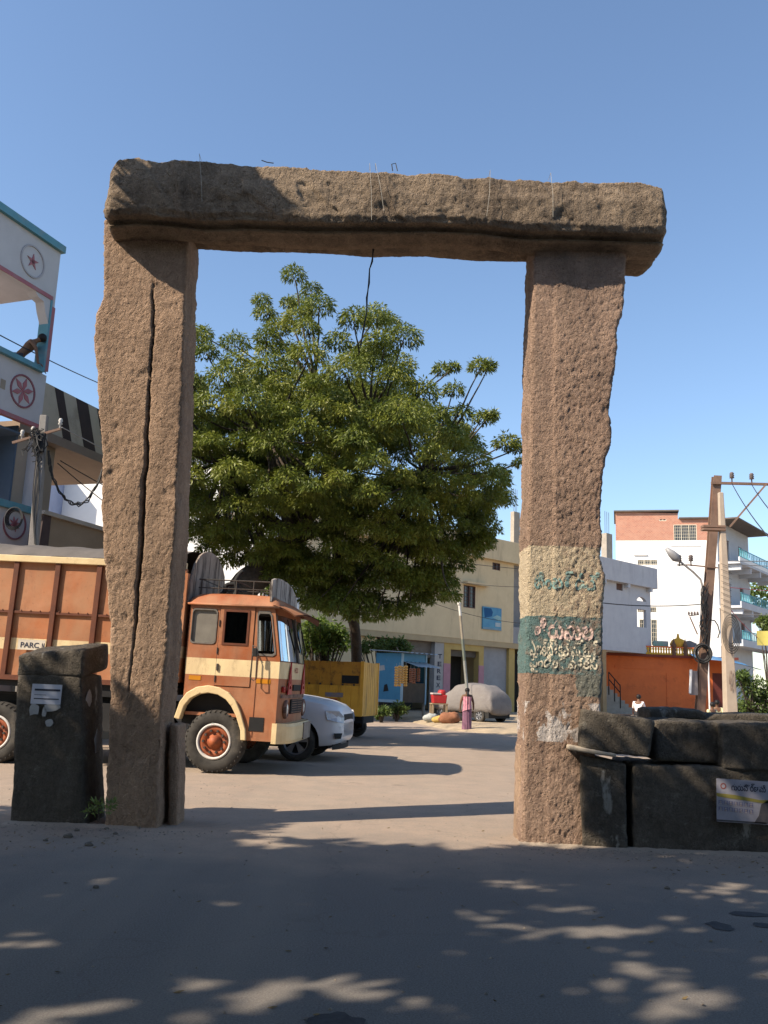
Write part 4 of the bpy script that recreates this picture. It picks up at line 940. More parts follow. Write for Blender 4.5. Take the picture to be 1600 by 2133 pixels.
# mirror bracket on the door edge
mb = MB(); mb.tube([(.53,-.05,2.06),(.55,-.10,1.9),(.54,-.11,1.55),(.60,-.12,1.50),(.64,-.13,1.52),(.63,-.12,1.92),(.60,-.10,2.04),(.53,-.05,2.06)], .009, 6); mb.tube([(.53,0,2.0),(.55,-.1,1.95)], .01, 6); mb.build('mirror_bracket', M_dkmetal, lorry)
mb = MB(); mb.box(.555,.625,-.135,-.115,1.88,2.02); mb.build('mirror', M_black, lorry, bevel=.01)
# seats and wheel inside, seen through the glass
mb = MB(); mb.box(-.45,-.05,.15,W-.15,1.45,1.6); mb.box(-.5,-.38,.15,W-.15,1.6,2.2); mb.build('seat', M_curtain, lorry, bevel=.03)
mb = MB(); mb.tube([(.62+.03*math.sin(t), 1.75+.23*math.cos(t), 1.86+.21*math.sin(t)) for t in np.linspace(0, 2*math.pi, 22)], .016, 6); mb.tube([(.62,1.75,1.86),(.8,1.75,1.5)], .02, 6); mb.build('steering_wheel', M_black, lorry)
# boards on the roof
for k in range(10):
    y0 = .02+k*.232; ym = y0+.116; h0 = lambda y: .45*max(.05, 1-abs((y-1.0)/1.45)**2.6)**.5
    mb = MB(); mb.prism([(y0,2.80),(y0+.222,2.80),(y0+.222,2.80+h0(y0+.222)),(y0,2.80+h0(y0))], .74+.006*(k%2), .77+.006*(k%2), 'x'); mb.build('board_plank', M_wood, lorry)
for k in range(11):
    y0 = .0+k*.215; h0 = lambda y: .82*max(.02, 1-abs((y-W/2)/(W/2+.02))**2.2)**.5
    mb = MB(); mb.prism([(y0,2.72),(y0+.207,2.72),(y0+.207,2.9+h0(y0+.207)),(y0,2.9+h0(y0))], -.66+.006*(k%2), -.63+.006*(k%2), 'x'); mb.build('headboard_plank', M_wood2, lorry)
mb = MB()
for yy in (.25, W-.25):
    mb.tube([(-.55,yy,3.14),(.7,yy,3.14)], .011, 6); mb.tube([(-.55,yy,3.0),(.7,yy,3.0)], .009, 6)
    for x in (-.5,-.2,.1,.4,.68): mb.tube([(x,yy,2.84),(x,yy,3.14)], .011, 6)
for x in (-.5,.1,.68): mb.tube([(x,.25,3.14),(x,W-.25,3.14)], .009, 6)
mb.build('roof_rack', M_dkmetal, lorry)
mb = MB(); limb(mb, [(-.02,.6,2.88),(.02,.62,3.02),(-.02,.62,3.15),(.04,.64,3.30),(.10,.64,3.36)], .045, .035, 7, .0); limb(mb, [(-.28,.62,2.88),(-.2,.62,2.98),(-.16,.62,3.1),(.0,.62,3.12)], .045, .035, 7, .0)
fl = mb.build('forked_log', M_black, None, smooth=True); fl.matrix_world = PM[lorry.name]; tag(fl, 'black forked log lying on the roof of the orange lorry', 'log')
# box body
BX0, BX1 = -.68, -5.1; pitch = .73; xs = [BX0-.06-pitch*k for k in range(7)]
for y, s in ((0.0, 1), (W+.06, -1)):
    for k in range(6):
        xa, xb = xs[k], xs[k+1]
        for z0, z1 in ((1.38,2.41),(2.44,3.27)):
            mb = MB(); mb.grid(lambda u, v: (xa-.02+(xb-xa+.04)*u, y+s*(.02 + .012*math.sin(math.pi*u)*math.sin(math.pi*v)*(1 if k%2 else -.6)), z0+(z1-z0)*v), 8, 8); mb.build('side_panel', M_boxp, lorry, smooth=True)
    for k in range(7):
        mb = MB(); a, b_ = (y-.035, y+.05) if s > 0 else (y-.05, y+.035); mb.box(xs[k]-.045, xs[k]+.045, a, b_, 1.36, 3.27); mb.build('side_post', M_post if k else M_boxp, lorry, bevel=.006)
    a, b_ = (y-.02, y+.06) if s > 0 else (y-.06, y+.02)
    mb = MB(); mb.box(xs[-1], xs[0], a, b_, 2.405, 2.445); 
    for q in range(26): xx = xs[0]-.1-q*.165; mb.ball((xx, a if s > 0 else b_, 2.45), .014, 6, 4)
    mb.build('side_rail', M_post, lorry)
    a, b_ = (y-.06, y+.08) if s > 0 else (y-.08, y+.06)
    mb = MB(); mb.box(xs[-1], xs[0]+.02, a, b_, 3.27, 3.38); mb.build('top_rail', M_cream, lorry, bevel=.008)
    mb = MB(); mb.box(xs[-1], xs[0], a+.01, b_-.01, 1.30, 1.38); mb.build('bottom_rail', M_post, lorry)
mb = MB(); mb.box(BX0-.04, BX0+.02, -.06, .12, 1.4, 3.2); mb.box(BX0-.04, BX0+.02, W-.06, W+.12, 1.4, 3.2); mb.box(BX0-.05, BX0-.01, .1, W-.04, 1.4, 3.1); mb.build('front_bulkhead', M_boxp, lorry)
mb = MB(); mb.box(xs[-1]-.02, xs[-1]+.02, 0, W+.06, 1.38, 3.27); mb.build('tail_board', M_boxp, lorry)
mb = MB(); mb.grid(lambda u, v: (xs[-1]-.05+(xs[0]+.02-xs[-1])*u, -.05+(W+.16)*v, 3.38+.30*math.sqrt(max(0, 1-(2*v-1)**2))+.012*math.sin(u*40)), 40, 20); mb.build('tarpaulin', M_tarp, lorry, smooth=True)
mb = MB(); mb.box(xs[-1], .7, .55,.65,.85,1.05); mb.box(xs[-1], .7, W-.65,W-.55,.85,1.05); mb.box(xs[-1], BX0, .02, W, 1.2,1.31); mb.tube([(0,.2,.5),(0,W-.2,.5)],.07,8); mb.tube([(-3.7,.2,.45),(-3.7,W-.2,.45)],.09,8); mb.box(-2.6,-1.7,.12,.55,.55,1.0); mb.build('chassis', M_black, lorry)
M_hub = M('hub_orange', (.36,.10,.035), (.22,.06,.03), 7, .6, dirt=(.05,.03,.02), dscale=6, damt=(.55,.65)); M_ring = M('white_ring', (.6,.58,.55), (.5,.47,.43), 6, .6)
for yy, f in ((.16,-1),(W-.16,1)):
    wheel(lorry, (0,yy,.5), .5, .28, M_hub, M_ring, .56, f, 10); wheel(lorry, (-3.7,yy,.43), .5, .28, M_hub, M_ring, .56, f, 10); wheel(lorry, (-3.7,yy-f*.32,.43), .5, .26, M_hub, M_ring, .56, f, 10)
# white name board on the body
mb = MB(); mb.box(-3.45,-2.98,-.052,-.042,1.80,1.97); nb = mb.build('name_board', M('board_white', (.58,.52,.42), (.45,.4,.33), 5, .8, dirt=(.1,.08,.06), dscale=6, damt=(.58,.7)), lorry)
text_part('PARC', 'lettering', M_ink, nb, -3.40, -3.08, 1.835, 1.925, -.056, bold=.02)
text_part('N', 'lettering', M_ink, nb, -3.03, -2.99, 1.835, 1.925, -.056, bold=.02)

# ------------------------------------------------------------------ lofted car bodies
def loft(mb, secs, close=True):
    n = len(secs[0]); b = len(mb.v)
    for s in secs: mb.v += [tuple(p) for p in s]
    for i in range(len(secs)-1):
        for k in range(n): mb.f.append((b+i*n+k, b+i*n+(k+1)%n, b+(i+1)*n+(k+1)%n, b+(i+1)*n+k))
    if close: mb.f.append(tuple(b+k for k in range(n))[::-1]); mb.f.append(tuple(b+(len(secs)-1)*n+k for k in range(n)))
def csec(x, z0, z1, hw, cy):
    h = [(hw*.90,z0),(hw*.97,z0+.06),(hw,z0+.22),(hw,z1-.30),(hw*.985,z1-.16),(hw*.94,z1-.06),(hw*.80,z1-.012),(hw*.4,z1+.012)]
    pts = [(x, cy+y, z) for y, z in h] + [(x, cy-y, z) for y, z in h[::-1]]; return pts
def add_arch(ob, xc, zc, r, cy):
    mb = MB(); mb.lathe([(.001,-1.5),(r,-1.5),(r,1.5),(.001,1.5)], (xc, cy, zc), 'y', 28); c = mb.build('arch_cutter', None, None, weld=True)
    return c
wc = G(632, 1588); CW = 1.78
car = thing('white_car', 'white car with its bonnet showing behind the orange lorry', 'car', (wc.x-.18, wc.y+.12, 0), R(-8))
M_white = M('car_white', (.60,.62,.66), (.57,.59,.63), 2, .3, bumps=0, spec=.6)
cy = CW/2
st_ = [(.87,.52,.78,.56),(.85,.44,.90,.70),(.79,.36,1.0,.80),(.67,.32,1.085,.86),(.47,.3,1.15,.885),(.1,.3,1.21,.89),(-.35,.3,1.26,.89),(-.5,.3,1.27,.89),(-1.4,.3,1.27,.89),(-2.6,.3,1.27,.89),(-3.4,.3,1.25,.88),(-3.65,.34,1.2,.85),(-3.78,.42,1.1,.75)]
mb = MB(); loft(mb, [csec(x, a, b, hw, cy) for x, a, b, hw in st_])
body = mb.build('body', M_white, car, smooth=True, weld=True)
def cut_arches(body, cuts, cy, W2):
    """wheel arches cut straight into the mesh"""
    tmp = []
    for xc, zc, r in cuts:
        mb = MB(); mb.lathe([(.0005,-W2),(r,-W2),(r,W2),(.0005,W2)], (xc, cy, zc), 'y', 32); c = mb.build('arch_cutter', None, None, weld=True); c.parent = body.parent; tmp.append(c)
        md = body.modifiers.new('arch', 'BOOLEAN'); md.operation = 'DIFFERENCE'; md.object = c; md.solver = 'EXACT'
    bpy.context.view_layer.update(); me = bpy.data.meshes.new_from_object(body.evaluated_get(bpy.context.evaluated_depsgraph_get()))
    body.modifiers.clear(); body.data = me
    for c in tmp: bpy.data.objects.remove(c)
    for p in me.polygons: p.use_smooth = True
    md = body.modifiers.new('edges', 'EDGE_SPLIT'); md.split_angle = R(38)
cut_arches(body, [(0,.38,.45),(-2.75,.38,.45)], cy, 1.5)
mb = MB(); loft(mb, [csec(x, a, b, hw, cy) for x, a, b, hw in [(-.5,1.2,1.27,.80),(-.95,1.2,1.62,.72),(-1.25,1.2,1.74,.70),(-2.7,1.2,1.74,.70),(-3.2,1.2,1.62,.70),(-3.5,1.2,1.3,.74)]])
mb.build('cabin_glass', M('car_glass_dark', (.02,.025,.03), rough=.08, bumps=0, spec=.8), car, smooth=True)
mb = MB(); loft(mb, [csec(x, 1.70, b, hw, cy) for x, b, hw in [(-1.1,1.73,.60),(-1.35,1.77,.69),(-2.6,1.77,.69),(-2.9,1.73,.62)]]); mb.build('roof', M_white, car, smooth=True)
mb = MB(); mb.box(-3.3,.6,.2,CW-.2,.25,.8); mb.build('underbody', M_black, car)
M_alloy = M('alloy_grey', (.30,.31,.33), (.24,.25,.27), 4, .35, metal=.6, bumps=0)
for xx in (0,-2.75):
    for yy, f in ((.10,-1),(CW-.10,1)): wheel(car, (xx,yy,.37), .37, .22, M_alloy, None, .66, f, spokes=5)
def on_side(x, z, stx, d=.006): hw = interp(sorted([(s[0], s[3]) for s in stx]), x); return cy-hw-d
M_lamp = M('headlamp_clear', (.36,.38,.42), (.5,.52,.55), 25, .12, bumps=.3, bscale=60, spec=.9)
def patch(name, mat, pts, cyy, d=.045):
    """a panel laid over the bonnet corner: (x, y, z) points, pushed out a little"""
    mb = MB(); c = Vector((.2, cyy, .7)); vs = [Vector(p) for p in pts]; vs = [v + (v-c).normalized()*d for v in vs]; n = len(vs); m_ = sum(vs, Vector())/n + ((sum(vs, Vector())/n)-c).normalized()*.02
    mb.add(vs+[m_], [(i, (i+1)%n, n) for i in range(n)]); return mb.build(name, mat, car)
for s in (1, -1):
    yo = lambda y: cy - s*(cy-y)
    patch('headlight', M_lamp, [(.54,yo(.035),.96),(.58,yo(.03),.80),(.76,yo(.09),.76),(.845,yo(.27),.74),(.85,yo(.30),.84),(.785,yo(.13),.955)], cy)
    patch('fog_lamp', M_black, [(.71,yo(.055),.56),(.74,yo(.06),.46),(.825,yo(.19),.46),(.84,yo(.22),.56)], cy)
patch('grille', M_black, [(.85,.38,.78),(.85,CW-.38,.78),(.84,CW-.38,.90),(.84,.38,.90)], cy, .02)
mb = MB(); mb.grid(lambda u, v: (.70+.12*(1-abs(2*v-1)**3), .08+(CW-.16)*v, .24+.10*u), 2, 16); mb.build('front_spoiler', M_black, car)

# ------------------------------------------------------------------ yellow cargo carrier
yc = G(748, 1541)
M_yel = M('carrier_yellow', (.74,.38,.04), (.64,.31,.03), 2.5, .5, dirt=(.20,.09,.02), dscale=4, damt=(.5,.75), streak=True)
yv = thing('cargo_carrier', 'yellow open cargo carrier standing beyond the white car', 'carrier', (P(752,1500,yc.y).x, yc.y, 0), R(-16))
zb_, zt_ = P(750,1488,yc.y).z, P(750,1379,yc.y).z; zm = P(720,1428,yc.y).z; BL, BW = 2.9, 1.5
for k in range(9):
    x0_ = -BL+k*BL/9; mb = MB(); mb.box(x0_+.004, x0_+BL/9-.004, .0, .03, zb_, zm); mb.build('lower_side_plank', M_yel, yv, bevel=.004)
    if k < 9: mb = MB(); mb.box(x0_+.003, x0_+BL/9-.003, .035, .06, zm-.05, zt_); mb.build('upper_side_plank', M('carrier_yellow_dark', (.55,.26,.03), (.45,.20,.025), 3, .6, dirt=(.1,.05,.02), dscale=4), yv, bevel=.003)
for k in range(8):
    y0_ = k*BW/8; mb = MB(); mb.box(-.02,.02,y0_+.008,y0_+BW/8-.008, zb_-.02, zt_); mb.build('tail_plank', M_yel, yv, bevel=.004)
for ya_ in (-.03, BW-.05): MB().box(-.06,.035,ya_,ya_+.08,zb_-.05,zt_+.02).build('corner_post', MATS['carrier_yellow'], yv)
mb = MB(); mb.box(-BL,.0,BW-.04,BW,zb_,zt_); mb.box(-BL-.03,-BL,0,BW,zb_,zt_); mb.build('far_side', M_yel, yv)
mb = MB(); mb.box(-BL,0,.0,BW,zb_-.06,zb_); mb.build('load_floor', M_yel, yv)
mb = MB()
for k in range(8): xk = -.25-.33*k; mb.box(xk-.02, xk+.02, -.02, .03, zm, zm+.05)
tag(mb.build('latches', M_dkmetal, yv), kind='stuff')
MB().box(-.62,-.12,.028,.034,zm+.06,zm+.28).build('black_grille', M_black, yv)
MB().box(-1.5,-.72,-.006,-.001,zb_+.34,zb_+.40).build('red_stripe', M('stripe_red', (.42,.05,.02), bumps=0), yv)
MB().box(-1.08,-.55,-.006,-.001,zb_+.44,zb_+.56).build('blue_patch', M('patch_blue', (.16,.17,.26), (.3,.2,.1), 8, bumps=0), yv)
mb = MB(); mb.box(-BL,.0,.25,BW-.25,zb_-.25,zb_-.06); mb.box(-BL-1.2,-BL,.2,BW-.2,.35,.6); mb.build('chassis', M_black, yv)
mb = MB(); mb.prism([(-BL-1.35,.4),(-BL-.1,.4),(-BL-.1,1.9),(-BL-.9,1.9),(-BL-1.3,1.15)], .1, BW-.1); mb.build('cab', M_yel, yv, bevel=.05)
for yy, f in ((.12,-1),(BW-.12,1)): wheel(yv, (-.55,yy,.3), .3, .18, M_dkmetal, None, .5, f, 5)
wheel(yv, (-BL-.7,BW/2,.3), .3, .18, M_dkmetal, None, .5, -1, 5)
mb = MB(); mb.tube([(.0,.1,zb_-.05),(.03,.12,zb_-.35),(-.1,.16,zb_-.4)], .03, 6); mb.build('mud_flap', M_black, yv)

# ================================================================== buildings
M_glassd = M('dark_pane', (.025,.03,.035), (.04,.045,.05), rough=.12, bumps=0, spec=.7)
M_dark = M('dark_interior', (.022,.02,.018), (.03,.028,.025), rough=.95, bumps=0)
def bframe(name, label, cat, fr): return thing(name, label, cat, (fr.o.x, fr.o.y, 0), fr.a)
def grille_window(parent, u0, u1, z0, z1, y, frame_mat, bar_mat, nv=2, nb=8, name='window', depth=.12, shade=None):
    w = MB(); t = .05; w.box(u0, u0+t, y-.02, y+.06, z0, z1); w.box(u1-t, u1, y-.02, y+.06, z0, z1); w.box(u0+t, u1-t, y-.02, y+.06, z0, z0+t); w.box(u0+t, u1-t, y-.02, y+.06, z1-t, z1)
    for k in range(1, nv): uu = u0+(u1-u0)*k/nv; w.box(uu-t/2, uu+t/2, y-.02, y+.06, z0+t, z1-t)
    wo = w.build(name, frame_mat, parent)
    MB().box(u0+t, u1-t, y+.065, y+.085, z0+t, z1-t).build('pane', M_glassd, wo)
    b = MB()
    for k in range(1, nb): zz = z0+(z1-z0)*k/nb; b.box(u0+t, u1-t, y+.02, y+.032, zz-.012, zz+.012)
    nvb = max(2, int((u1-u0)/.16))
    for k in range(1, nvb): uu = u0+(u1-u0)*k/nvb; b.box(uu-.01, uu+.01, y+.034, y+.046, z0+t, z1-t)
    tag(b.build('grille_bars', bar_mat, wo), kind='stuff')
    if shade: MB().box(u0-.15, u1+.15, y-.45, y-.02, z1+.06, z1+.14).build('sunshade', shade, parent)
    return wo
# ------------------------------------------------------------------ cream building
FC = Frame((-.5, 47.0), R(42.5))
cb = bframe('cream_building', 'two storey cream building with shops below, behind the covered car', 'building', FC)
M_crm = M('cream_plaster', (.64,.51,.32), (.57,.45,.28), 1.2, .9, bumps=.15, dirt=(.34,.27,.18), dscale=1.0, damt=(.55,.78), streak=True)
M_yelw = M('yellow_plaster', (.46,.33,.12), (.40,.28,.10), 2, .9, bumps=.15); M_pink = M('pink_plaster', (.42,.22,.26), (.36,.19,.22), 2, .9, bumps=.15)
M_shut = M('shutter_grey', (.20,.18,.16), (.16,.14,.12), 3, .6, bumps=.0)
M_brnw = M('brown_frame', (.13,.07,.05), (.10,.05,.04), 4, .7); M_wht = M('white_plaster', (.72,.71,.68), (.66,.65,.62), 1.5, .9, bumps=.15, dirt=(.5,.48,.45), dscale=1.2, damt=(.6,.85), streak=True)
uL = FC.U(600,1320); zs = FC.Z(920,1326); ztop = FC.Z(1060,1130); u1 = FC.U(1070,1250)
win = FC.box((966,1218),(990,1268)); vent = FC.box((1026,1171),(1042,1189)); win2 = FC.box((880,1190),(905,1236))
MB().wall(uL, u1, zs, ztop-.9, 0, .25, [win, vent, win2]).build('upper_wall', M_crm, cb)
MB().box(uL-.1, u1+.8, -.35, .3, FC.Z(1040,1170), ztop).build('parapet', M_crm, cb, bevel=.02)
MB().box(uL, u1+3.2, .02, .5, zs-.32, zs).build('floor_slab', M('cream_shade', (.42,.33,.2), (.36,.28,.17), 1.5, .9), cb)
grille_window(cb, *win, .02, M_brnw, M_brnw, 2, 6, shade=None); MB().box(win[0]-.1, win[1]+.9, -.4, -.005, win[3]+.05, win[3]+.2).build('sunshade', M_crm, cb)
grille_window(cb, *win2, .02, M_brnw, M_brnw, 2, 6); grille_window(cb, *vent, .02, M_brnw, M_brnw, 2, 3, name='ventilator')
# recess at the right end
MB().box(u1, u1+3.0, 1.2, 1.4, zs, ztop-.9).build('recess_wall', M('grey_plaster', (.30,.30,.31), (.25,.25,.26), 2, .9), cb)
MB().box(u1-.2, u1, .25, 1.3, zs, ztop-.9).build('recess_return', M_crm, cb); MB().box(u1, u1+3.0, .0, .12, zs, zs+1.0).build('recess_parapet', MATS['grey_plaster'], cb); MB().box(u1+2.6, u1+3.2, 0, 1.2, zs, ztop-.6).build('end_pier', M_crm, cb)
# ground floor openings
zg = .17
def bay(a, b, mat, y0=.3, y1=.6, z1=None, name='pier'): return MB().box(FC.U(a,1400), FC.U(b,1400), y0, y1, zg, (z1 or zs-.32)).build(name, mat, cb)
bay(768, 790, M_crm); bay(908, 927, M('dull_white', (.36,.35,.34), (.31,.30,.29), 2, .9), .12, .5); bay(927, 941, M_yelw, .1, .5); bay(1000, 1010, M_yelw, .1, .5); bay(1010, 1066, MATS['grey_plaster'], .35, .6, name='blank_wall'); bay(1064, 1076, M_yelw, .15, .5); bay(1093, 1112, M_crm, .1, .5)
zl = FC.Z(935,1352); MB().box(FC.U(941,1400), FC.U(1000,1400), .1, .5, zl, zs-.32).build('lintel_band', M_yelw, cb)
zpk = FC.Z(935,1382)
for a, b in ((926.5,940.5),(999.5,1010.5)): MB().box(FC.U(a,1400), FC.U(b,1400), .085, .11, zg, zpk).build('pink_dado', M_pink, cb)
sh = MB(); ua, ub = FC.U(941,1400), FC.U(1000,1400); zsh = FC.Z(970,1368)
sh.grid(lambda u, v: (ua+(ub-ua)*u, .36+.02*math.sin(v*70), zsh+(zl-zsh)*v), 1, 90); sh.build('rolling_shutter', M_shut, cb, smooth=True)
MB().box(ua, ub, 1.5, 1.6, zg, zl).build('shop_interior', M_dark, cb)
ua, ub = FC.U(826,1400), FC.U(908,1400); zsh = FC.Z(870,1368); ztp = FC.Z(870,1334)
sh = MB(); sh.grid(lambda u, v: (ua+(ub-ua)*u, .42+.02*math.sin(v*80), zsh+(ztp-zsh)*v), 1, 90); sh.build('rolling_shutter', M_shut, cb, smooth=True)
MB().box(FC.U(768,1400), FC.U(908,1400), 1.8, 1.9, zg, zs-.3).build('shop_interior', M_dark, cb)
MB().box(FC.U(776,1400), FC.U(906,1400), .25, .42, ztp, zs-.32).build('sign_fascia', M('fascia_dull', (.24,.17,.15), (.17,.12,.11), 3, .9), cb)
sg = text_part('TEREX', 'fascia_lettering', M_ink, cb, FC.U(772,1325,.2), FC.U(832,1325,.2), ztp+.05, zs-.36, .244, bold=.02)
MB().box(FC.U(1078,1400), FC.U(1093,1400), .5, .6, zg, zs-.6).build('dark_door', M_dark, cb)
MB().box(FC.U(600,1400), FC.U(768,1400), .4, .6, zg, zs-.32).build('blank_wall', M_crm, cb)
MB().box(uL, u1+3.2, 4.5, 4.7, 0, ztop-.3).build('rear_wall', M_crm, cb); MB().box(uL, uL+.2, .25, 4.5, 0, ztop-.9).build('side_wall', M_crm, cb); MB().box(uL, u1+3.0, .3, 4.5, ztop-1.0, ztop-.85).build('roof_slab', M_crm, cb); MB().box(u1+3.0, u1+3.2, 1.2, 4.5, 0, ztop-.9).build('side_wall', M_crm, cb)
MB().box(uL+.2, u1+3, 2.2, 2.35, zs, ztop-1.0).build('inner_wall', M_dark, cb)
for k, ch in enumerate('TEREX'):
    cx = [917,916,915,914,913][k]; yy = [1367,1383,1398,1412,1427][k]
    b_ = FC.box((cx-4.5, yy-5), (cx+3.5, yy+5), .12); text_part(ch, 'sign_letter', M_ink, cb, b_[0], b_[1], b_[2], b_[3], .115, bold=.03)
# roof stub columns with starter bars
for px, yt, yb, yr in ((1073,1067,1135,1018),):
    a, b_ = FC.U(px-6, 1100, 1.0), FC.U(px+6, 1100, 1.0); z0, z1, z2 = FC.Z(px, yb+8, 1.0), FC.Z(px, yt, 1.0), FC.Z(px, yr, 1.0)
    MB().box(a, b_, .85, 1.15, min(z0, ztop-.9), z1).build('roof_column', M('raw_concrete', (.36,.32,.27), (.28,.25,.21), 3, .95), cb)
    for k in range(3):
        MB().tube([(a+.03+(b_-a-.06)*k/2, .9+.1*k, z1-.1), (a+.03+(b_-a-.06)*k/2+.03*(k-1), .9+.1*k, z2)], .014, 5).build('starter_bar', M_dkmetal, cb)
bl_ = FC.box((1004,1263),(1042,1314)); M_bl = M('poster_sky_blue', (.05,.20,.36), (.10,.30,.42), 1.2, .5, bumps=0)
pb = thing('blue_billboard', 'blue advertising board on the cream building between windows and shops', 'billboard', FC.o + FC.u*bl_[0] + FC.n*(-.06) + Vector((0,0,bl_[2])), FC.a)
bw, bh = bl_[1]-bl_[0], bl_[3]-bl_[2]
MB().box(0, bw, -.03, .05, 0, bh).build('panel', M_bl, pb); MB().box(.0*bw, bw, -.045, -.032, .0, .09*bh).build('footer_strip', M('board_footer', (.20,.33,.42), bumps=0), pb)
MB().prism([(.5*bw,.55*bh),(.98*bw,.42*bh),(.98*bw,.62*bh),(.75*bw,.68*bh)], -.042, -.032).build('pale_shape', M('board_pale', (.30,.45,.45), (.22,.38,.42), 5, bumps=0), pb); MB().box(.66*bw,.95*bw,-.045,-.032,.16*bh,.34*bh).build('pale_square', M('board_white2', (.45,.52,.55), bumps=0), pb)
MB().prism([(.05*bw,.95*bh),(.42*bw,.95*bh),(.52*bw,.8*bh),(.48*bw,.6*bh),(.1*bw,.5*bh)], -.043, -.032).build('dark_shape', M('board_deep', (.02,.10,.24), bumps=0), pb)
# ------------------------------------------------------------------ grey building over the orange wall
FG = Frame((FC.o + FC.u*16.5 + FC.n*.5)[:2], R(43))
gb = bframe('grey_building', 'pale grey upper storey with an arched corner opening beside the right pillar', 'building', FG)
M_gry = M('grey_white_plaster', (.50,.50,.52), (.44,.44,.47), 1.2, .9, bumps=.12, dirt=(.33,.33,.35), dscale=1.5, damt=(.55,.8), streak=True)
ga, gc = FG.U(1130,1300), FG.U(1356,1300); gz0, gz1 = FG.Z(1300,1350), FG.Z(1330,1186)
hA = FG.box((1325,1240),(1347,1254)); hB = FG.box((1327,1268),(1347,1308)); hw = FG.box((1284,1214),(1298,1231)); hC = (hA[0]+.35, hA[1]-.35, FG.Z(1336,1234), hA[3])
MB().wall(ga, gc, gz0, gz1-.5, 0, .25, [hA, hB, hw]).build('upper_wall', M_gry, gb)
# arch head over the opening
cx_, w_ = (hA[0]+hA[1])/2, (hA[1]-hA[0])/2
MB().box(ga-.2, gc+.4, -.4, .3, FG.Z(1330,1222), gz1+.25).build('parapet', M_gry, gb, bevel=.02)
for k in range(5): uu = ga+.6+k*(gc-ga-1)/4; MB().box(uu-.15, uu+.15, -.36, -.003, FG.Z(1330,1222)-.28, FG.Z(1330,1222)-.003).build('bracket', M_gry, gb)
arch_pts = [(hA[0], hA[3]+.003)] + [(cx_-w_*math.cos(t), hA[3]-.55+.5*math.sin(t)) for t in np.linspace(0, math.pi, 10)] + [(hA[1], hA[3]+.003)]
MB().prism(arch_pts, -.01, .24).build('arch_head', M_gry, gb)
MB().box(hw[0], hw[1], .1, .14, hw[2], hw[3]).build('ventilator', M_brnw, gb)
MB().box(ga, gc, .0, 4.5, gz0-.25, gz0-.003).build('floor_slab', M_gry, gb); MB().box(ga, ga+.2, .25, 4.5, 0, gz1-.5).build('side_wall', M_gry, gb)
MB().box(ga, FG.U(1310,1300), 4.4, 4.6, gz0, gz1-.5).build('rear_wall', M_gry, gb); MB().box(ga, gc, .25, 4.5, gz1-.7, gz1-.502).build('roof_slab', M_gry, gb)
a_ = FG.U(1257,1400); MB().box(a_, a_+.45, .05, .5, .1, gz0-.25).build('column', M('ochre_plaster', (.40,.27,.14), (.33,.22,.12), 2, .9), gb); MB().box(ga, a_, .3, .5, .1, gz0-.25).build('ground_wall', MATS['ochre_plaster'], gb)
a, b_ = FG.U(1260,1140,.6), FG.U(1272,1140,.6); z1, z2 = FG.Z(1266,1112,.6), FG.Z(1266,1066,.6)
MB().box(a, b_, .45, .9, gz1-.5, z1).build('roof_column', MATS['raw_concrete'], gb)
for k in range(3): MB().tube([(a+.05+(b_-a-.1)*k/2, .6+.05*k, z1-.1), (a+.05+(b_-a-.1)*k/2, .6+.05*k, z2)], .018, 5).build('starter_bar', M_dkmetal, gb)
# ------------------------------------------------------------------ orange temple wall
FO = Frame((P(1262,1400,66.5).x, 66.5), R(2))
ow = bframe('orange_wall_building', 'low orange walled building with yellow parapet railing, under the grey storey', 'building', FO)
M_org = M('orange_plaster', (.66,.165,.05), (.58,.14,.045), 1.4, .9, bumps=.15, dirt=(.28,.07,.03), dscale=1.3, damt=(.55,.8))
oa, ob_ = FO.U(1262,1400), FO.U(1530,1400); oz = FO.Z(1350,1368)
MB().box(oa, ob_, 0, .3, .1, oz).build('wall', M_org, ow); MB().box(oa, ob_+.2, -.35, .3, oz, oz+.18).build('cornice', M('maroon_band', (.20,.05,.03), (.16,.04,.03), 2, .9), ow)
MB().box(oa, ob_, 2.8, 3.0, .1, oz).build('rear_wall', M_org, ow); MB().box(oa, ob_, .3, 2.8, oz-.2, oz-.003).build('roof_slab', M_org, ow)
b4 = FO.box((1388,1402),(1452,1478)); MB().box(b4[0], b4[1], -.05, -.003, .1, b4[3]).build('raised_panel', M_org, ow)
b4 = FO.box((1280,1386),(1362,1394)); MB().box(b4[0], b4[1], -.05, -.003, b4[2], b4[3]).build('moulding', M_org, ow)
b4 = FO.box((1484,1402),(1512,1480)); MB().box(b4[0], b4[1], -.02, .02, .1, b4[3]).build('door', M('maroon_door', (.13,.03,.025), (.1,.025,.02), 3, .7), ow)
M_ylr = M('railing_yellow', (.70,.40,.04), (.6,.32,.03), 3, .7)
r0, r1 = FO.U(1264,1360), FO.U(1450,1360); zr = oz+.18; zr1 = FO.Z(1400,1350)
MB().box(r0, r1, -.2, -.05, zr1, zr1+.1).build('rail_top', MATS['orange_plaster'], ow); MB().box(r0, r1, -.2, -.05, zr+.002, zr+.12).build('rail_base', M_ylr, ow)
nb_ = 34
for k in range(nb_): u = r0+(k+.5)*(r1-r0)/nb_; MB().lathe([(.05,0),(.10,.10*(zr1-zr)),(.05,.5*(zr1-zr)),(.09,.8*(zr1-zr)),(.05,zr1-zr)], (u,-.12,zr), 'z', 7).build('baluster', M_ylr, ow, smooth=True)
for px in (1402,1426): u = FO.U(px,1350); MB().lathe([(.16,zr),(.16,zr1+.1),(.22,zr1+.15),(.1,zr1+.4),(.001,zr1+.75)], (u,-.15,0), 'z', 10).build('finial', M('finial_dark', (.12,.07,.05), (.2,.1,.06), 4), ow, smooth=True)
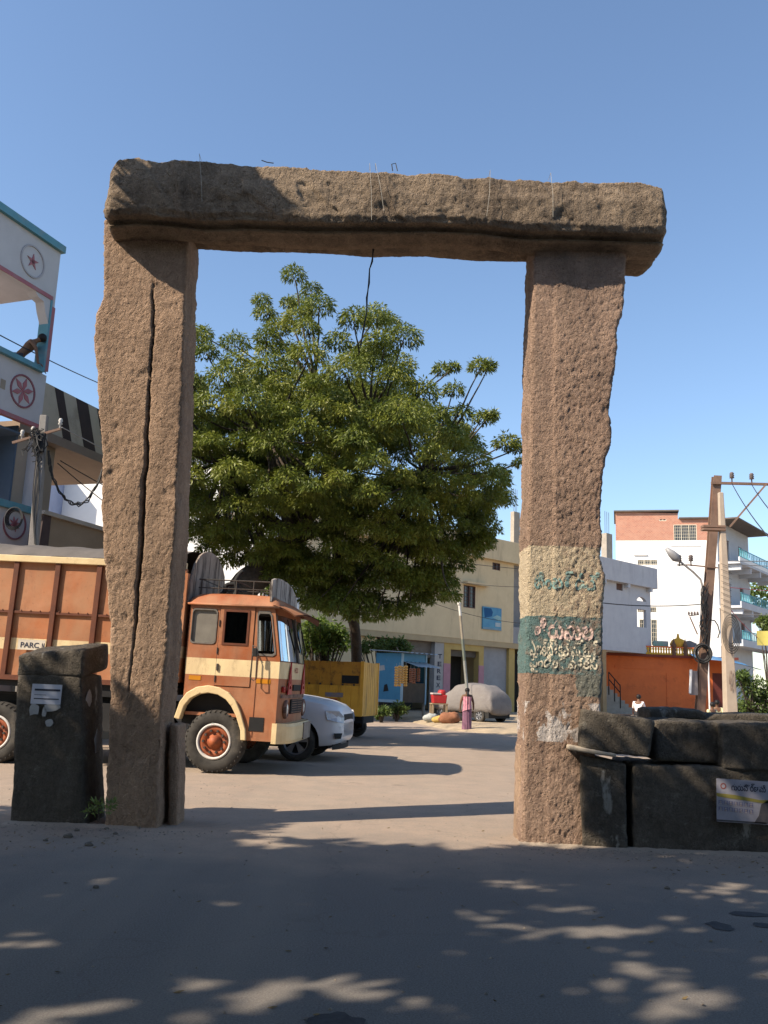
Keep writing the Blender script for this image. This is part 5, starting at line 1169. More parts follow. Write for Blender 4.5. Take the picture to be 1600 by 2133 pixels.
u = FO.U(1419,1345); MB().lathe([(.55,zr1+.1),(.62,zr1+.35),(.45,zr1+.65),(.12,zr1+.8),(.06,zr1+1.1),(.001,zr1+1.15)], (u,.6,0), 'z', 14).build('dome', M('dome_gold', (.72,.36,.03), (.6,.3,.03), 3, .6), ow, smooth=True)
b4 = FO.box((1368,1338),(1398,1350)); MB().box(b4[0], b4[1], .5, .9, zr1+.11, b4[3]+.15).build('water_tank', M('tank_grey', (.35,.36,.36), (.2,.4,.3), 1.5, .8), ow, bevel=.05)
b4 = FO.box((1432,1338),(1462,1362)); MB().prism([(b4[0],zr1),(b4[1],zr1),(b4[1],b4[3]),((b4[0]+b4[1])/2,b4[3]+.2),(b4[0],b4[3])], .9, 1.4).build('dark_hut', M('slate_dark', (.13,.13,.14), (.18,.18,.19), 3), ow)
# blue awning
a0, a1 = FO.U(1466,1375,-3), FO.U(1588,1400,-3); za = FO.Z(1470,1374,-3); zb2 = FO.Z(1585,1398,-3)
aw = thing('blue_awning', 'curved blue sheet awning at the right end of the orange wall', 'awning', FO.o+FO.u*a0+FO.n*(-3.2), FO.a)
MB().grid(lambda u, v: ((a1-a0)*u, 2.9*v, za+(zb2-za)*u*u*.9 + .5*v - .1*math.sin(v*3.14)), 14, 8).build('sheet', M('awning_blue', (.08,.24,.46), (.06,.19,.38), 2, .4, bumps=.1), aw, smooth=True)
MB().tube([(a1-a0-.6, .15, 0), (a1-a0-.6, .15, zb2+.1)], .06, 6).build('post', M('white_paint', (.7,.7,.7), bumps=0), aw); MB().tube([(.3, .15, 0), (.3, .15, za-.05)], .06, 6).build('post', MATS['white_paint'], aw)
# outside stair railing left of the wall
srx = [FO.uz(x, y, -1.5) for x, y in ((1268,1400),(1292,1428),(1298,1445))]
rl = thing('stair_railing', 'black handrail of an outside stair against the orange wall', 'railing', FO.o+FO.u*srx[0][0]+FO.n*(-1.5), FO.a)
ox = srx[0][0]
for dz in (0,-.5): MB().tube([(0,0,srx[0][1]+dz), (srx[1][0]-ox,0,srx[1][1]+dz)], .04, 6).build('handrail', M_black, rl)
for k in range(3): t = k/2; xx = (srx[1][0]-ox)*t; zz = srx[0][1]+(srx[1][1]-srx[0][1])*t; MB().tube([(xx,0,max(.1,zz-1.6)),(xx,0,zz)], .035, 6).build('post', M_black, rl)
for k in range(7): xx = -.2+k*.27; MB().box(xx, xx+.28, .02, 1.1, .1, max(.3, srx[0][1]-1.0-k*.24)).build('step', MATS['raw_concrete'], rl)
# ------------------------------------------------------------------ white building with a brick top storey
FW = Frame((P(1284,1300,80).x, 80.0), R(-15))
wb = bframe('white_brick_building', 'tall white building with unplastered brick top storey and turquoise balconies', 'building', FW)
def brick_mat():
    m, nt, N, L, b = new_mat('brick_far'); co = coords(N)
    mp = N.new('ShaderNodeMapping'); mp.inputs['Rotation'].default_value = (R(90),0,0); L.new(co, mp.inputs[0])
    t = N.new('ShaderNodeTexBrick'); L.new(mp.outputs[0], t.inputs[0]); t.inputs['Scale'].default_value = 2.2; t.inputs['Color1'].default_value = (.46,.20,.13,1); t.inputs['Color2'].default_value = (.38,.15,.10,1); t.inputs['Mortar'].default_value = (.42,.30,.24,1); t.inputs['Mortar Size'].default_value = .03
    c = mixc(N, L, ramp(N, L, nz(N, L, co, 1.2, 8), [(.45, g3(0)), (.7, g3(.6))]), t.outputs[0], (.50,.29,.21)); L.new(c, b.inputs['Base Color']); b.inputs['Roughness'].default_value = .95; bump(N, L, b, t.outputs['Fac'], .3, .02); return m
M_brk = brick_mat()
wa, wz = FW.U(1285,1300), FW.U(1500,1300); zt0 = FW.Z(1300,1068); zt1 = FW.Z(1480,1080); zbk = FW.Z(1340,1126)
wv1 = FW.box((1328,1166),(1370,1177)); wv2 = FW.box((1328,1264),(1368,1276)); wv3 = FW.box((1332,1290),(1370,1345)); wtop = FW.box((1403,1093),(1452,1132)); wsm = FW.box((1373,1071),(1388,1085))
M_wlit = M('limewash_white', (.80,.80,.79), (.76,.76,.75), 1.5, .9, bumps=.1, dirt=(.50,.49,.47), dscale=.6, damt=(.60,.8), streak=True)
MB().wall(wa, wz, 0, zbk, 0, .3, [wv1, wv2, wv3]).build('wall', M_wlit, wb)
MB().wall(wa, wz, zbk, zt1-.02, .02, .3, [wtop, wsm]).build('brick_storey', M_brk, wb)
MB().prism([(wa, zt1-.02), (FW.U(1412,1070), zt1-.02), (FW.U(1412,1070), zt0-.1), (wa, zt0+.1)], .02, .3).build('brick_gable', M_brk, wb)
MB().box(wa-.15, FW.U(1414,1070), -.25, 6, zt0+.05, zt0+.18).build('roof_sheet', M('roof_dark', (.14,.12,.11), (.1,.09,.08), 3), wb); MB().box(FW.U(1414,1075), wz+.3, -.25, 6, zt1-.02, zt1+.1).build('roof_sheet', MATS['roof_dark'], wb)
M_wfr = M('window_cream', (.66,.60,.48), (.6,.54,.42), 4, .7)
grille_window(wb, *wv1, .03, M_wfr, M_wfr, 3, 3); grille_window(wb, *wv2, .03, M_wfr, M_wfr, 3, 3); grille_window(wb, *wv3, .03, M_wfr, M_wfr, 3, 6); grille_window(wb, *wtop, .03, M_wfr, M_wfr, 3, 6); grille_window(wb, *wsm, .05, M_wfr, M_wfr, 2, 3, name='ventilator')
MB().box(wtop[0]-.3, wtop[1]+.3, -.05, -.002, wtop[2]-.25, wtop[2]-.05).build('sill', M_wlit, wb)
MB().box(FW.U(1320,1155), FW.U(1348,1155), -.12, -.002, FW.Z(1330,1157), FW.Z(1330,1154)).build('ledge', M_wlit, wb); MB().box(wa, wa+.3, .3, 9, 0, zt0).build('side_wall', M_wlit, wb); MB().box(wa, wz, 8.7, 9, 0, zt1-.3).build('rear_wall', M_wlit, wb)
co_ = FW.o + FW.u*wz; FR = Frame((co_.x, co_.y), R(52)); rel = R(52)-FW.a
wing = bpy.data.objects.new('balcony_wing', None); col.objects.link(wing); wing.parent = wb; wing.location = (wz, 0, 0); wing.rotation_euler = (0, 0, rel); PM[wing.name] = Matrix.Translation((wz,0,0)) @ Matrix.Rotation(rel, 4, 'Z')
M_turq = M('turquoise_rail', (.10,.36,.44), (.08,.30,.38), 4, .5)
WLEN = 13.0; M_wsh = M('wing_plaster', (.50,.52,.56), (.44,.46,.50), 1.2, .9, bumps=.1)
lv = [FR.Z(1500,1340), FR.Z(1500,1262), FR.Z(1500,1172)]; ztw = FR.Z(1505,1090)
doors = []
for z in lv: doors += [(2.2, 3.6, z+.05, z+2.4), (6.4, 7.6, z+.8, z+2.3)]
MB().wall(0, WLEN*.75, 0, ztw, .05, .3, doors).build('wall', M_wsh, wing)
for d_ in doors: MB().box(d_[0], d_[1], .18, .24, d_[2], d_[3]).build('opening', M_brnw, wing)
MB().box(-.2, WLEN*.78, -1.9, 6, ztw, ztw+.12).build('roof_sheet', MATS['roof_dark'], wing)
for li, z in enumerate(lv):
    MB().box(-.05, WLEN, -1.9, .04, z-.22, z).build('balcony_slab', M_wsh, wing)
    if li: 
        for k in range(5): MB().box(.3+k*3, .6+k*3, -1.85, .04, z-.75, z-.224).build('beam', M_wsh, wing)
    MB().box(-.05, WLEN, -1.9, -1.78, z, z+.35).build('balcony_upstand', M_wlit if li == 2 else M_wsh, wing)
    for k in range(6):
        b = MB(); x0_ = .05+k*2.15; b.tube([(x0_,-1.84,z+1.1),(x0_+2.1,-1.84,z+1.1)], .04, 5); b.tube([(x0_,-1.84,z+.42),(x0_+2.1,-1.84,z+.42)], .03, 5)
        for q in range(9): xx = x0_+.05+q*.25; b.tube([(xx,-1.84,z+.36),(xx+(.12 if q%2 else -.0),-1.84,z+.75),(xx,-1.84,z+1.1)], .022, 4)
        b.build('railing_panel', M_turq, wing)
# ------------------------------------------------------------------ the decorated building at the left edge
xc = P(123,560,20.6); FL = Frame((xc.x, xc.y), R(69.5))
lb = bframe('balcony_building', 'white and turquoise building with pink trimmed open balcony at the left edge', 'building', FL)
M_lw = M('left_white', (.50,.48,.49), (.45,.43,.44), 1.5, .85, bumps=.1, dirt=(.40,.39,.40), dscale=1.2, damt=(.6,.85), streak=True); M_tq = M('trim_turquoise', (.11,.28,.35), (.09,.24,.30), 3, .7, dirt=(.2,.26,.28), dscale=2); M_pk = M('trim_pink', (.38,.14,.16), (.32,.12,.14), 3, .8, dirt=(.3,.2,.2), dscale=2)
UL = -2.75; TH = .28
zT = FL.Z(60,480); zopT = FL.Z(85,612); zled = FL.Z(60,765); zpb = FL.Z(40,868); uop = FL.U(97,700); zflr = zled-.62
MB().wall(UL, 0, zopT, zT-.02, 0, TH, []).build('upper_wall', M_lw, lb); MB().box(UL, .06, -.10, TH+.05, zT-.02, zT+.16).build('cornice', M_tq, lb)
MB().box(uop+.06, 0, 0, TH, zled+.1, zopT).build('corner_pier', M_lw, lb); MB().box(uop, uop+.06, -.02, TH, zled+.1, zopT).build('pier_trim', M_tq, lb)
MB().box(uop+.06, uop+.17, -.02, -.002, zled+.1, zopT-.15).build('pink_trim', M_pk, lb); MB().box(UL, uop+.06, -.02, -.002, zopT-.0, zopT+.10).build('pink_trim', M_pk, lb)
MB().prism([(uop, zopT), (uop-.55, zopT), (uop-.42, zopT-.10), (uop-.22, zopT-.14), (uop-.14, zopT-.36), (uop, zopT-.62)], .0, TH-.02).build('corner_bracket', M_lw, lb); MB().box(UL, uop-1.72, -.02, TH, zled+.1, zopT).build('pier', M_pk, lb)
MB().box(UL, -.22, -.12, TH+.1, zled, zled+.12).build('parapet_ledge', M_tq, lb); MB().box(UL, 0, 0, .14, zpb, zled).build('parapet_panel', M_lw, lb); MB().box(-.22, 0, .14, TH, zpb, zled+.1).build('corner_pier', M_lw, lb)
MB().box(UL, -.05, -.03, .1, zpb-.10, zpb-.003).build('pink_edge', M_pk, lb)
MB().box(UL, -.02, .14, 3.2, zflr-.3, zflr).build('balcony_floor', M_lw, lb); MB().box(UL, -.02, TH, 3.2, zopT+.15, zopT+.35).build('roof_slab', M_lw, lb)
for yy in (3.0,): MB().box(-.3, -.02, yy, yy+.2, 0, zopT+.15).build('rear_pier', M_lw, lb); MB().box(UL, UL+.3, yy, yy+.2, 0, zopT+.15).build('rear_pier', M_lw, lb)
b4 = FL.box((2,788),(10,812)); MB().box(b4[0], b4[1], -.005, .02, b4[2], b4[3]).build('vent_hole', M('vent_tan', (.3,.25,.2), bumps=0), lb)
def disc(parent, px, py, rpx, y, mat, petals, ring_mat, fill=None):
    u, z = FL.uz(px, py, y); r = rpx
    mb = MB(); ringprism(mb, [(u+r*math.cos(t), z+r*math.sin(t)) for t in np.linspace(0, 2*math.pi, 29)[:-1]], [(u+r*.9*math.cos(t), z+r*.9*math.sin(t)) for t in np.linspace(0, 2*math.pi, 29)[:-1]], y-.025, y+.01)
    e = mb.build('medallion', ring_mat, parent)
    for k in range(petals):
        a = 2*math.pi*k/petals+.3; ca, sa = math.cos(a), math.sin(a)
        if petals == 6: q = [(0,0),(.45,.16),(.85,.0),(.45,-.16)]
        else: q = [(.0,-.14),(.5,0.0),(.0,.14)]
        MB().prism([(u+r*(ca*x-sa*w), z+r*(sa*x+ca*w)) for x, w in q], y-.02, y-.002).build('petal', mat, e)
    return e
disc(lb, 68, 545, .40, 0, M_pk, 5, M('medallion_grey', (.40,.38,.40), bumps=0)); disc(lb, 47, 815, .40, 0, M_pk, 6, M('medallion_red', (.25,.10,.12), bumps=0))
# lower storeys
END_ = True
UPR = FL.U(74,1000); zm1 = FL.Z(40,930); zl2 = FL.Z(30,1048)
MB().box(UL, -.05, 1.1, 1.25, zl2, zpb).build('recess_wall', M('dark_blue_wall', (.085,.12,.17), (.07,.10,.145), 1.5, .9), lb); MB().box(-.42, -.363, .305, 1.1, zl2-1.1, zpb-.1).build('recess_end', MATS['dark_blue_wall'], lb); MB().box(UL, -.42, .15, 1.1, zpb-.35, zpb-.3).build('recess_ceiling', MATS['dark_blue_wall'], lb); MB().box(UPR, -.0, 0, .3, 0, zpb-.1).build('corner_pier', M_lw, lb)  # back, end and ceiling of the recess share one dark blue
MB().box(-.36, .0, .3, 3.0, 0, zpb-.3).build('return_wall', M('tan_plaster', (.34,.28,.22), (.29,.24,.19), 1.5, .9, bumps=.1), lb)
MB().box(UL, UPR, -.10, .12, zl2-.16, zl2).build('parapet_ledge', M_tq, lb); MB().box(UL, UPR, 0, .14, zl2-1.15, zl2-.16).build('parapet_panel', M_lw, lb); MB().box(UL,UPR,-.02,.13,zl2-1.3,zl2-1.153).build('pink_edge', M_pk, lb); MB().box(UL, UPR, 0, .3, 0, zl2-1.3).build('ground_wall', M_lw, lb)
MB().box(UL, -.36, .14, 1.1, zl2-1.3, zl2-1.1).build('balcony_floor', M_lw, lb); disc(lb, 30, 1092, .36, 0, M_pk, 8, MATS['medallion_red'])
# ------------------------------------------------------------------ striped building beyond
FS = Frame((P(105,900,22.5).x, 22.5), R(72))
sb = bframe('striped_building', 'tan building with dark striped roof parapet beyond the left balcony', 'building', FS)
M_tan = M('tan_parapet', (.50,.42,.33), (.44,.37,.29), 1.5, .9, bumps=.1, dirt=(.25,.2,.15), dscale=1.5, damt=(.55,.8)); M_str = M('stripe_brown', (.065,.045,.042), (.05,.035,.033), 3, .9)
zp1, zp0 = FS.Z(150,824), FS.Z(150,922); zsl = FS.Z(170,945); ur = FS.U(212,880)+2.5
MB().box(-1.2, ur, 0, .2, zp0, zp1).build('parapet', M_tan, sb); MB().box(-1.2, ur, -.05, 4.5, zsl-.05, zp0-.003).build('roof_slab', M('tan_soffit', (.28,.21,.16), (.24,.18,.14), 2, .9), sb)
for x0_, x1_ in ((113,130),(160,184),(206,228),(250,270)):
    a0_, a1_ = FS.U(x0_,815), FS.U(x1_,830); MB().prism([(a0_,zp1-.01),(a1_,zp1-.01),(a1_+.55,zp0+.02),(a0_+.55,zp0+.02)], -.012, -.002).build('dark_stripe', M_str, sb)
MB().box(-1.2, FS.U(128,1000), .3, 4.5, 0, zsl-.05).build('wall', MATS['tan_plaster'], sb)
b4 = FS.box((180,816),(205,850), 2.0)
for r_ in range(3):
    for c_ in range(4): MB().box(b4[0]+.02+c_*.52+(r_%2)*.2, b4[0]+.5+c_*.52+(r_%2)*.2, 1.9, 2.1, zp1-.6+r_*.34+.0, zp1-.6+r_*.34+.31).build('block', M('cement_block', (.28,.24,.2), (.24,.2,.17), 4), sb)
# low sunshade wall in front of it
FP = Frame((P(84,1100,19.4).x, 19.4), R(58)); 
pw = bframe('slanted_parapet', 'brown plastered parapet sloping above the lorry body', 'parapet', FP)
q = [FP.uz(x, y) for x, y in ((80,1142),(300,1172),(300,1128),(96,1068))]
MB().prism(q, 0, .2).build('panel', M('brown_plaster', (.25,.19,.13), (.21,.155,.105), 1.6, .9, bumps=.15), pw); MB().prism([FP.uz(x, y, -.1) for x, y in ((92,1070),(300,1130),(300,1122),(94,1062))], -.1, .3).build('coping', MATS['raw_concrete'], pw)
MB().prism([FP.uz(x, y, -.05) for x, y in ((80,1145),(100,1145),(108,1068),(92,1068))], -.05, -.003).build('end_patch', M_str, pw); MB().box(q[0][0]+.2, q[1][0], .2, .4, 0, q[0][1]).build('wall_below', MATS['brown_plaster'], pw)
# bright white building behind the tree
FB = Frame((P(100,1000,37).x, 37), R(-10)); 
bb = bframe('white_building', 'bright white building seen between the left pillar and the tree', 'building', FB)
bz = FB.Z(250,952); u2 = FB.U(560,1100)
bw1 = FB.box((128,1000),(135,1085)); MB().wall(FB.U(60,1000), u2, 0, bz, 0, .3, []).build('wall', M_wlit, bb); MB().box(FB.U(55,1000), u2+.2, -.25, .3, bz, bz+.25).build('cornice', M_wlit, bb); MB().box(FB.U(60,1000), u2, 5, 5.3, 0, bz).build('rear_wall', M_wlit, bb); MB().box(u2-.3, u2, .3, 5, 0, bz).build('side_wall', M_wlit, bb)
for px in (300, 470): b4 = FB.box((px,1040),(px+40,1100)); grille_window(bb, *b4, -.07, M_wfr, M_brnw, 2, 6)
MB().box(FB.U(122,1000), FB.U(136,1000), -1.2, -.01, FB.Z(130,1085), FB.Z(130,980)).build('blue_side', M('blue_side', (.30,.36,.52), (.26,.31,.46), 2, .9), bb)

# ================================================================== kiosk and vendor things
KY = 39.5; FK = Frame((P(836,1460,KY).x, KY), R(-40))
kz0, kz1 = FK.Z(812,1462), FK.Z(800,1360)
kiosk = bframe('blue_kiosk', 'blue metal kiosk with a tin roof in front of the cream building', 'kiosk', FK)
M_kb = M('kiosk_blue', (.06,.24,.40), (.05,.20,.34), 2, .5, bumps=.1, dirt=(.25,.32,.38), dscale=1.6, damt=(.62,.72))
kl, kd = FK.U(784,1420), 1.75
MB().box(kl, 0, 0, .05, kz0, kz1).build('side_panel', M_kb, kiosk)
MB().box(-.05, 0, .05, kd, kz0, kz0+.85).build('counter_front', M('counter_wood', (.10,.075,.055), (.07,.055,.04), 4, .8), kiosk)
MB().box(-.05, 0, .05, kd, kz1-.35, kz1).build('head_panel', M_kb, kiosk)
for y_ in (.0, kd-.06): MB().box(-.06, .02, y_-.02, y_+.07, kz0-.1, kz1+.001).build('corner_post', M('pale_blue', (.35,.5,.6), bumps=0), kiosk)
mb = MB(); mb.box(kl, 0, kd, kd+.05, kz0, kz1); mb.box(kl-.05, kl, 0, kd+.05, kz0, kz1); mb.box(kl, -.05, .05, kd, kz0, kz0+.05); mb.build('shell', M_kb, kiosk)
mb = MB(); mb.grid(lambda u, v: (kl-.25+(-kl+.75)*u, -.25+(kd+.5)*v, kz1+.12-.10*u+.025*math.sin(v*40)), 4, 60); mb.build('tin_roof', M('tin_roof', (.34,.40,.44), (.26,.30,.33), 3, .45, bumps=.1), kiosk, smooth=True)
mb = MB(); mb.grid(lambda u, v: (.02+.85*u, .05+(kd-.1)*v, kz1-.36-.22*u+.012*math.sin(v*34)), 4, 44); mb.build('hatch_flap', MATS['tin_roof'], kiosk, smooth=True)
for x_, y_ in ((kl+.06,.06),(-.06,.06),(-.06,kd-.06),(kl+.06,kd-.06)): MB().box(x_-.05,x_+.05,y_-.05,y_+.05,.1,kz0).build('leg', M('kiosk_leg', (.35,.33,.28), bumps=0), kiosk)
MB().box(kl, -.07, -.03, -.002, kz0-.02, kz0+.1).build('skirting', MATS['pale_blue'], kiosk)
MB().box(-.9, -.86, .1, kd-.1, kz0, kz1-.1).build('shelf_back', M_dark, kiosk)
b4 = FK.box((788,1385),(802,1398)); MB().prism([(b4[0],b4[2]),(b4[1],b4[2]+.05),(b4[1]-.05,b4[3]),(b4[0]+.08,b4[3]-.03)], -.006, -.002).build('paper_patch', M('patch_grey', (.45,.45,.45), bumps=0), kiosk)
MB().prism([(b4[0]+.35,b4[2]-.9),(b4[1]+.25,b4[2]-.85),(b4[1]+.15,b4[2]-.55),(b4[0]+.4,b4[2]-.6)], -.006, -.002).build('dark_patch', M_black, kiosk)
# strings of snack packets hung under the flap
FKs = Frame((FK.o + FK.u*.6)[:2], R(50))
M_pk1 = M('packet_gold', (.62,.36,.08), (.52,.26,.05), 20, .3, bumps=.3, spec=.6); M_pk2 = M('packet_red', (.30,.10,.06), (.22,.12,.06), 20, .35, bumps=.3)
pkd = [(826,1388,1430,M_pk1),(833,1386,1430,M_pk1),(839,1388,1424,M_pk1),(846,1386,1430,M_pk1),(856,1392,1422,M_pk2),(863,1392,1424,M_pk2),(872,1392,1420,M_pk2)]
slab = ['leftmost hanging strip of gold snack packets at the kiosk','second hanging strip of gold snack packets from the left','third hanging strip of gold snack packets from the left','rightmost of the gold snack packet strips at the kiosk','first dark red packet strip beside the gold ones','middle of the three dark red packet strips','rightmost dark red packet strip at the kiosk']
for k, (px, y0, y1, mt) in enumerate(pkd):
    u, z1_ = FKs.uz(px, y0, 0); z0_ = FKs.Z(px, y1, 0); o = FKs.o+FKs.u*u
    s_ = thing('snack_packet_strip', slab[k], 'snack packets', (o.x, o.y, z0_), R(5), 'snack packet strips at the kiosk'); n = 8; h = (z1_-z0_)/n
    for q in range(n):
        mb = MB(); w_ = .085; mb.grid(lambda a, b: ((a-.5)*2*w_*(.85+.15*math.cos((b-.5)*6)), -.045*math.sin(math.pi*a)*math.sin(math.pi*b)**.6 - .004*q, h*(q+.04+.92*b)), 6, 6); mb.grid(lambda a, b: ((a-.5)*2*w_*(.85+.15*math.cos((b-.5)*6)), .045*math.sin(math.pi*a)*math.sin(math.pi*b)**.6+.002, h*(q+.04+.92*b)), 6, 6)
        mb.build('packet', mt, s_, smooth=True)
    MB().tube([(0,0,z1_-z0_-.05),(0,.0,z1_-z0_+.12)], .008, 4).build('string', M_thread, s_)
# vendor table with red crate and goods
VY = 37.5; v0 = P(914,1470,VY); zgr = .14
vt = thing('vendor_stool', 'small wooden stand under a red cooler near the kiosk', 'stand', (v0.x, VY, zgr), R(10))
zt2 = P(914,1465,VY).z-zgr
MB().box(-.34,.34,-.25,.25,zt2-.04,zt2).build('top', M('raw_wood', (.34,.25,.16), (.27,.2,.12), 6), vt)
for sx_ in (-.29,.29):
    for sy_ in (-.2,.2): MB().box(sx_-.035,sx_+.035,sy_-.035,sy_+.035,0,zt2-.04).build('leg', MATS['raw_wood'], vt)
rc = thing('red_cooler', 'red plastic cooler with pale lid standing on the small wooden stand', 'cooler', (v0.x, VY, zgr+zt2), R(10))
hb = P(914,1447,VY).z-zgr-zt2
MB().prism([(-.27,0),(.27,0),(.31,hb),(-.31,hb)], -.2, .2).build('tub', M('cooler_red', (.42,.03,.03), (.34,.025,.025), 5, .4), rc, bevel=.03); MB().box(-.33,.05,-.22,.22,hb+.002,hb+.07).build('lid', M('cooler_lid', (.5,.42,.4), bumps=0), rc, bevel=.02); MB().lathe([(.16,hb),(.18,hb+.12),(.12,hb+.2),(.001,hb+.2)], (.12,0,0), 'z', 12).build('red_bowl', MATS['cooler_red'], rc, smooth=True)
goods = [((897,1494), .30, (.40,.42,.40), 'sack', 'pale plastic sack left of the small wooden stand'), ((912,1496), .24, (.50,.34,.10), 'sack', 'yellow brown sack under the small wooden stand'), ((936,1498), .42, (.30,.13,.07), 'sack', 'reddish brown sack heap right of the small wooden stand'), ((952,1494), .28, (.22,.18,.14), 'sack', 'dark brown sack between the heap and the covered car')]
for k, (pxy, r, c, cat, lab) in enumerate(goods):
    p = G(pxy[0], pxy[1]+8, zgr); mb = MB(); mb.ball((0,0,r*.45), (r, r*.8, r*.6), 18, 12)
    mb.v = [tuple(Vector(v)*(1+.28*noise.noise(Vector(v)*5+Vector((k*11,0,0))))) for v in mb.v]
    o = mb.build('sack', M(f'sack_cloth_{k}', c, tuple(x*.7 for x in c), 6, .9, bumps=.6, bscale=10, bdist=.05), smooth=True); o.location = (p.x, p.y, zgr-.02); tag(o, lab, cat)
# ------------------------------------------------------------------ covered car
cc = G(985, 1503, zgr); cvr = thing('covered_car', 'small car under a grey cloth cover parked before the shops', 'car', (cc.x-.05, cc.y+.7, zgr), R(180-47))
M_cov = M('cover_cloth', (.20,.185,.175), (.165,.15,.145), 2, .9, bumps=.5, bscale=5, bdist=.06)
prof = [(-1.78,.35,.55),(-1.72,.30,.95),(-1.5,.28,1.30),(-1.0,.28,1.52),(-.3,.28,1.56),(.35,.28,1.46),(.85,.28,1.12),(1.3,.30,.98),(1.62,.34,.85),(1.72,.4,.6)]
def cs2(x, z0, z1):
    hw = .80*(1-.18*max(0, (abs(x)-1.2)/.6)); t = .60 if z1 > 1.2 else .74
    h = [(hw,z0),(hw,z0+.3),(hw*.99,min(z1-.05,.9)),(hw*t/.8,z1-.06),(hw*.6,z1),(hw*.2,z1+.015)]
    pts = [(x, y, z) for y, z in h]+[(x, -y, z) for y, z in h[::-1]]; return pts
def resample(pf, n):
    xs_ = np.linspace(pf[0][0], pf[-1][0], n); return [(x, interp([(p[0],p[1]) for p in pf], x), interp([(p[0],p[2]) for p in pf], x)) for x in xs_]
mb = MB(); loft(mb, [cs2(*p) for p in resample(prof, 40)])
mb.v = [tuple(Vector(v)+Vector((0, .035*noise.noise(Vector(v)*3.2)*(1 if v[1]>0 else -1), .03*noise.noise(Vector(v)*2.6+Vector((5,0,0)))+ .08*math.sin(v[0]*9)*max(0,.7-v[2])+.025*math.sin(v[0]*5+v[2]*9+3*noise.noise(Vector(v)*1.5))))) for v in mb.v]
o = mb.build('cloth_cover', M_cov, cvr, smooth=True); ss = o.modifiers.new('sub','SUBSURF'); ss.levels = ss.render_levels = 1
MB().box(-1.6,1.55,-.68,.68,.18,.5).build('underbody', M_black, cvr)
for xx in (-1.12,1.08):
    for yy, f in ((-.66,-1),(.66,1)): wheel(cvr, (xx,yy,.28), .28, .17, M_alloy, None, .62, f, spokes=6)
# ------------------------------------------------------------------ leaning barrier pole
b0, b1 = G(982, 1499, zgr), P(957, 1258, 35.5); b0 = Vector((P(980,1480,35.5).x, 35.5, zgr))
bp_ = thing('barrier_pole', 'thin leaning pole with white tip standing behind the woman', 'pole', tuple(b0))
d_ = b1-b0; segs = [(0,.30,(.34,.33,.30),.065),(.30,.52,(.24,.25,.23),.062),(.52,.70,(.14,.16,.13),.06),(.70,.90,(.28,.24,.18),.055),(.90,1.0,(.62,.60,.56),.055)]
for k, (a, b_, c, r) in enumerate(segs): MB().tube([d_*a, d_*b_], r, 8).build('pole_section', M(f'pole_paint_{k}', c, tuple(x*.8 for x in c), 6, .6), bp_)
MB().ball(tuple(d_), .085, 10, 8).build('tip', MATS['pole_paint_4'], bp_)
# ================================================================== poles and wires
def pole_box(mb, a, b, w0, w1):
    a, b = Vector(a), Vector(b); vs = []
    for p, w in ((a, w0), (b, w1)): vs += [p+Vector((-w,-w,0)), p+Vector((w,-w,0)), p+Vector((w,w,0)), p+Vector((-w,w,0))]
    mb.add(vs, [(0,3,2,1),(4,5,6,7),(0,1,5,4),(1,2,6,5),(2,3,7,6),(3,0,4,7)])
SY = 25.0; s0 = Vector((P(1455,1480,SY).x, SY, 0)); s0.x -= .08; s1 = P(1493,992,SY)
sp = thing('steel_power_pole', 'leaning rusty steel power pole with street lamp arm and cable coils', 'power pole', tuple(s0))
M_stl = M('steel_brown', (.15,.095,.07), (.22,.14,.10), 3, .7, dirt=(.30,.14,.08), dscale=2, damt=(.55,.75), streak=True)
def onp(t): return (s1-s0)*t
mb = MB(); h_ = .115
for dy in (-.09,.09):   # the two flanges and the web of a rolled joist
    pole_v = []; a, b_ = onp(0), onp(1)
    mb.add([a+Vector((-h_,dy-.012,0)), a+Vector((h_,dy-.012,0)), a+Vector((h_,dy+.012,0)), a+Vector((-h_,dy+.012,0)), b_+Vector((-h_,dy-.012,0)), b_+Vector((h_,dy-.012,0)), b_+Vector((h_,dy+.012,0)), b_+Vector((-h_,dy+.012,0))], [(0,3,2,1),(4,5,6,7),(0,1,5,4),(1,2,6,5),(2,3,7,6),(3,0,4,7)])
a, b_ = onp(0), onp(1); mb.add([a+Vector((-.012,-.08,0)), a+Vector((.012,-.08,0)), a+Vector((.012,.08,0)), a+Vector((-.012,.08,0)), b_+Vector((-.012,-.08,0)), b_+Vector((.012,-.08,0)), b_+Vector((.012,.08,0)), b_+Vector((-.012,.08,0))], [(0,3,2,1),(4,5,6,7),(0,1,5,4),(1,2,6,5),(2,3,7,6),(3,0,4,7)])
mb.build('joist', M_stl, sp)
def lp(px, py, Y=SY): return P(px, py, Y)-s0
mb = MB(); c0, c1 = lp(1478,1008), lp(1640,1012); mb.tube([c0+Vector((0,-.13,0)), c1+Vector((0,-.13,0))], .05, 4); mb.build('cross_arm', M_stl, sp)
mb = MB(); mb.tube([lp(1592,1010)+Vector((0,-.17,0)), lp(1515,1100)+Vector((0,-.17,0))], .035, 4); mb.build('brace', M_stl, sp)
M_ins = M('insulator_brown', (.10,.08,.08), (.16,.13,.12), 5, .3)
for px, py, n_ in ((1521,1000,1),(1562,1002,1),(1412,1172,0),(1436,1172,0)):
    p = lp(px, py)+Vector((0,-.13,0)); MB().lathe([(.02,-.12),(.02,.02),(.075,.03),(.05,.07),(.075,.09),(.05,.13),(.07,.15),(.04,.20),(.001,.21)], p, 'z', 10).build('insulator', M_ins, sp, smooth=True)
